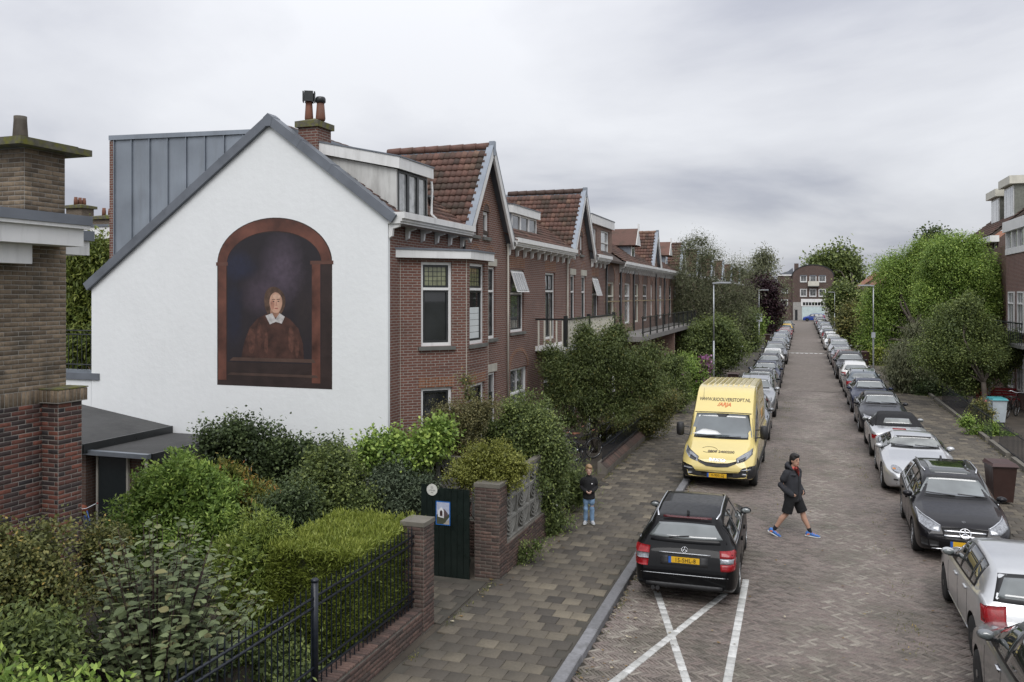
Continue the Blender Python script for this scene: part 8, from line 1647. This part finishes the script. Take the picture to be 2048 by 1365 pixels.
def bin_(label, x, y, rz, body, lid, s=1.):
    T = thing('wheelie_bin', label, 'bin', (x, y, .085)); T.scale = (1, 1, 1); M_ = Matrix.Translation((x, y, .085)) @ Matrix.Rotation(rz, 4, 'Z') @ Matrix.Scale(s, 4)
    def P_(mb, nm, m_, par=None): mb.v = [tuple(M_ @ Vector(v)) for v in mb.v]; return mb.build(nm, m_, par or T)
    b = MB(); b.add([(-.22, -.25, .06), (.22, -.25, .06), (.22, .22, .06), (-.22, .22, .06), (-.28, -.34, .96), (.28, -.34, .96), (.28, .30, .96), (-.28, .30, .96)], [(3, 2, 1, 0), (4, 5, 6, 7), (0, 1, 5, 4), (1, 2, 6, 5), (2, 3, 7, 6), (3, 0, 4, 7)]); P_(b, 'body', body)
    b = MB(); b.box(-.30, .30, -.36, .32, .925, .962); P_(b, 'rim', body)
    b = MB(); b.add([(-.31, -.40, .965), (.31, -.40, .965), (.31, .34, .965), (-.31, .34, .965), (-.27, -.34, 1.03), (.27, -.34, 1.03), (.27, .28, 1.05), (-.27, .28, 1.05)], [(3, 2, 1, 0), (4, 5, 6, 7), (0, 1, 5, 4), (1, 2, 6, 5), (2, 3, 7, 6), (3, 0, 4, 7)]); Ld = P_(b, 'lid', lid)
    b = MB(); b.tube((-.24, .36, 1.0), (.24, .36, 1.0), .018, n=8); P_(b, 'handle', body)
    for sx in (-1, 1): b = MB(); b.lathe([(.10, -.025), (.10, .025)], (sx * .26, .24, .10), 'X', 14); P_(b, 'wheel', tyre_m)
    return T
brown = mat('brown_plastic', (.040, .020, .016), .45, var=.12); brown2 = mat('brown_lid', (.055, .024, .022), .4, var=.12)
bin_('brown wheelie bin on the right pavement beside the black star car', 4.72, 24.3, R(8), brown, brown2); bin_('brown wheelie bin next to the dark estate on the left', -3.55, 47.6, R(180), brown, brown2); bin_('brown wheelie bin near the grey square sign on the left', -3.6, 96.5, R(180), brown, brown2); bin_('brown wheelie bin under the far right lamp post', 4.6, 112, 0, brown, brown2); bin_('brown wheelie bin beside the silver people carrier', 4.5, 76.5, 0, brown, brown2); bin_('brown wheelie bin between dark red hatchback and grey saloon', 4.5, 69.5, 0, brown, brown2)
q = PZ(1988, 846, .085); bin_('pale grey bin with teal lid behind the rose bush', q.x + .1, q.y, R(10), mat('pale_grey_plastic', (.42, .47, .50), .5), mat('teal_lid', (.05, .27, .30), .45))
def bike(label, p, rz, frame, s=1., tyre=None, saddle=None, lean=.08, grips=None, basket=False):
    T = thing('bicycle', label, 'bicycle', p); M_ = Matrix.Translation(p) @ Matrix.Rotation(rz, 4, 'Z') @ Matrix.Rotation(lean, 4, 'X') @ Matrix.Scale(s, 4)
    def P_(mb, nm, m_, par=None, sm=True): mb.v = [tuple(M_ @ Vector(v)) for v in mb.v]; return mb.build(nm, m_, par or T, sm)
    for x in (-.52, .55):
        b = MB(); b.path([(x + .33 * math.cos(t), 0, .34 + .33 * math.sin(t)) for t in [2 * math.pi * i / 28 for i in range(29)]], .018, 6); Wh = P_(b, 'wheel', tyre or tyre_m)
        b = MB(); b.path([(x + .305 * math.cos(t), 0, .34 + .305 * math.sin(t)) for t in [2 * math.pi * i / 28 for i in range(29)]], .008, 5); P_(b, 'rim', alloy, Wh); b = MB()
        for i in range(14): t = 2 * math.pi * i / 14; b.tube((x, 0, .34), (x + .30 * math.cos(t), 0, .34 + .30 * math.sin(t)), .0022, n=3)
        P_(b, 'spokes', alloy, Wh, False)
    b = MB()
    for a, c in (((-.02, 0, .30), (-.16, 0, .78)), ((-.02, 0, .30), (.40, 0, .72)), ((-.14, 0, .72), (.37, 0, .80)), ((-.52, 0, .34), (-.02, 0, .30)), ((-.52, 0, .34), (-.14, 0, .72)), ((.55, 0, .34), (.36, 0, .92))): b.tube(a, c, .016, n=8)
    P_(b, 'frame', frame)
    b = MB(); b.path([(.30, -.28, 1.0), (.40, -.22, 1.03), (.37, 0, .98), (.40, .22, 1.03), (.30, .28, 1.0)], .012, 6); H_ = P_(b, 'handlebar', chrome)
    for y in (-.28, .28): b = MB(); b.tube((.24, y, .99), (.33, y * .98, 1.01), .018, n=8); P_(b, 'grip', grips or plastic, H_)
    b = MB(); ell(b, [(-.30, 0, .86, .075, .02), (-.26, 0, .875, .085, .03), (-.16, 0, .87, .05, .03), (-.03, 0, .865, .018, .018)], 12, 'x'); P_(b, 'saddle', saddle or plastic); b = MB(); b.tube((-.16, 0, .76), (-.175, 0, .87), .012, n=6); P_(b, 'seat_post', chrome)
    b = MB(); b.lathe([(.09, -.006), (.09, .006)], (-.02, .03, .30), 'Y', 16); P_(b, 'chainwheel', chrome); b = MB(); b.path([(-.52 + .36 * math.cos(t), 0, .34 + .36 * math.sin(t)) for t in [.2 + 2.2 * i / 10 for i in range(11)]], .02, 5); P_(b, 'mudguard', frame)
    if basket: b = MB(); b.box(.42, .68, -.18, .18, .78, .98); P_(b, 'crate', plastic, sm=False)
    return T
dkf = paint('bike_black', (.012, .012, .013)); blf = paint('bike_blue', (.02, .12, .45)); brs = mat('brown_saddle', (.20, .085, .05), .6)
q = PY(205, 1055, 13.7); bike('blue child bicycle with red handlebar by the lean-to', (q.x - .12, 13.55, .32), R(-35), blf, .78, saddle=blf, grips=mat('red_grip', (.5, .02, .03), .5), lean=.2)
b = MB(); b.ball((q.x - .22, 13.4, .98), .11, n=16, m=10); tag(b.build('ball', mat('orange_brown_ball', (.26, .07, .03), .6), None, True), 'orange brown ball wedged on the blue child bicycle', 'ball')
for i, (x, y, a) in enumerate(((-7.3, 25.6, 30), (-6.7, 26.2, 50), (-6.6, 28.9, 65))): bike(['black bicycle with brown saddle left of the leaning tree trunk', 'black bicycle leaning close to the tree trunk', 'dark bicycle with pale mudguards right of the tree trunk'][i], (x, y, .09), R(a), dkf, 1., saddle=brs, grips=brs)
for i, (x, y, a) in enumerate(((-5.1, 63.5, 70), (-5.15, 66, 75), (-5.0, 70, 80))): bike(['dark bicycle standing at the hedge past the lamp', 'second dark bicycle at the hedge past the lamp', 'dark bicycle near the pale bollard'][i], (x, y, .09), R(a), dkf)
bike('dark bicycle with white flowers of the bush behind the bollard', (-5.1, 86, .09), R(60), dkf)
q = PZ(2022, 835, .085); bike('dark city bicycle with tall handlebar in front of the red bench', (q.x, q.y, .09), R(60), dkf, 1.05); q = PZ(1945, 812, .085); bike('dark bicycle leaning behind the forked tree trunk', (q.x + .6, q.y + .5, .09), R(15), dkf)
redp = mat('red_garden_paint', (.34, .012, .02), .5, var=.12)
q = PZ(2035, 822, .085); BT = thing('garden_bench', 'red wooden garden bench behind the city bicycle', 'bench', (q.x + .4, q.y + 1.2, .08)); bx, by = q.x + .4, q.y + 1.2
for i in range(4): b = MB(); b.box(bx - 1.2, bx + 1.2, by - .22 + i * .115, by - .13 + i * .115, .46, .49); b.build('seat_slat', redp, BT)
for i in range(3): b = MB(); b.box(bx - 1.2, bx + 1.2, by + .28, by + .31, .60 + i * .13, .69 + i * .13); b.build('back_slat', redp, BT)
for sx in (-1.1, 0, 1.1):
    for yy in (-.2, .27): b = MB(); b.box(bx + sx - .03, bx + sx + .03, by + yy - .03, by + yy + .03, .08, .46 if yy < 0 else .98); b.build('leg', redp, BT)
RC_ = thing('garden_chair', 'red slatted garden chair left of the red bench', 'chair', (bx - 1.3, by + 1.6, .08)); cx0, cy0 = bx - 1.3, by + 1.6
for i in range(5): b = MB(); b.box(cx0 - .24 + i * .1, cx0 - .16 + i * .1, cy0 + .2, cy0 + .225, .5, 1.0); b.build('back_slat', redp, RC_)
b = MB(); b.box(cx0 - .25, cx0 + .25, cy0 - .22, cy0 + .22, .46, .49); b.build('seat', redp, RC_)
for sx in (-.22, .22):
    for yy in (-.2, .2): b = MB(); b.box(cx0 + sx - .02, cx0 + sx + .02, cy0 + yy - .02, cy0 + yy + .02, .08, 1.02 if yy > 0 else .46); b.build('leg', redp, RC_)
b = MB(); b.box(6.55, 6.8, 57.5, 58.2, .08, 1.0); tag(b.build('utility_box', mat('grey_cabinet', (.30, .31, .33), .6)), 'grey utility cabinet beside the yellow green bush', 'cabinet')
MO = thing('motor_scooter', 'dark motor scooter parked on the far right pavement', 'scooter', (5.6, 78, .085)); fx, fy = 5.6, 78.
for dy in (-.6, .6): b = MB(); b.lathe([(.12, -.06), (.27, -.06), (.29, 0), (.27, .06), (.12, .06)], (fx, fy + dy, .375), 'X', 16); b.build('wheel', tyre_m, MO, True)
b = MB(); ell(b, [(fx, fy + .75, .6, .10, .12), (fx, fy + .3, .68, .2, .16), (fx, fy - .1, .45, .15, .08)][::-1] and [(fx, fy, .40, .17, .25), (fx, fy + .1, .6, .19, .5), (fx, fy + .2, .8, .16, .45), (fx, fy + .2, .9, .12, .40)], 12); b.build('body', p_dgrey, MO, True)
b = MB(); b.path([(fx, fy - .6, .4), (fx, fy - .48, .9), (fx, fy - .42, 1.1)], [.05, .07, .05], 8); b.build('fork', p_dgrey, MO, True); b = MB(); b.path([(fx - .32, fy - .3, 1.12), (fx, fy - .42, 1.1), (fx + .32, fy - .3, 1.12)], .02, 6); b.build('handlebar', plastic, MO, True); b = MB(); b.box(fx - .13, fx + .13, fy - .1, fy + .55, .88, .97); b.build('seat', plastic, MO)
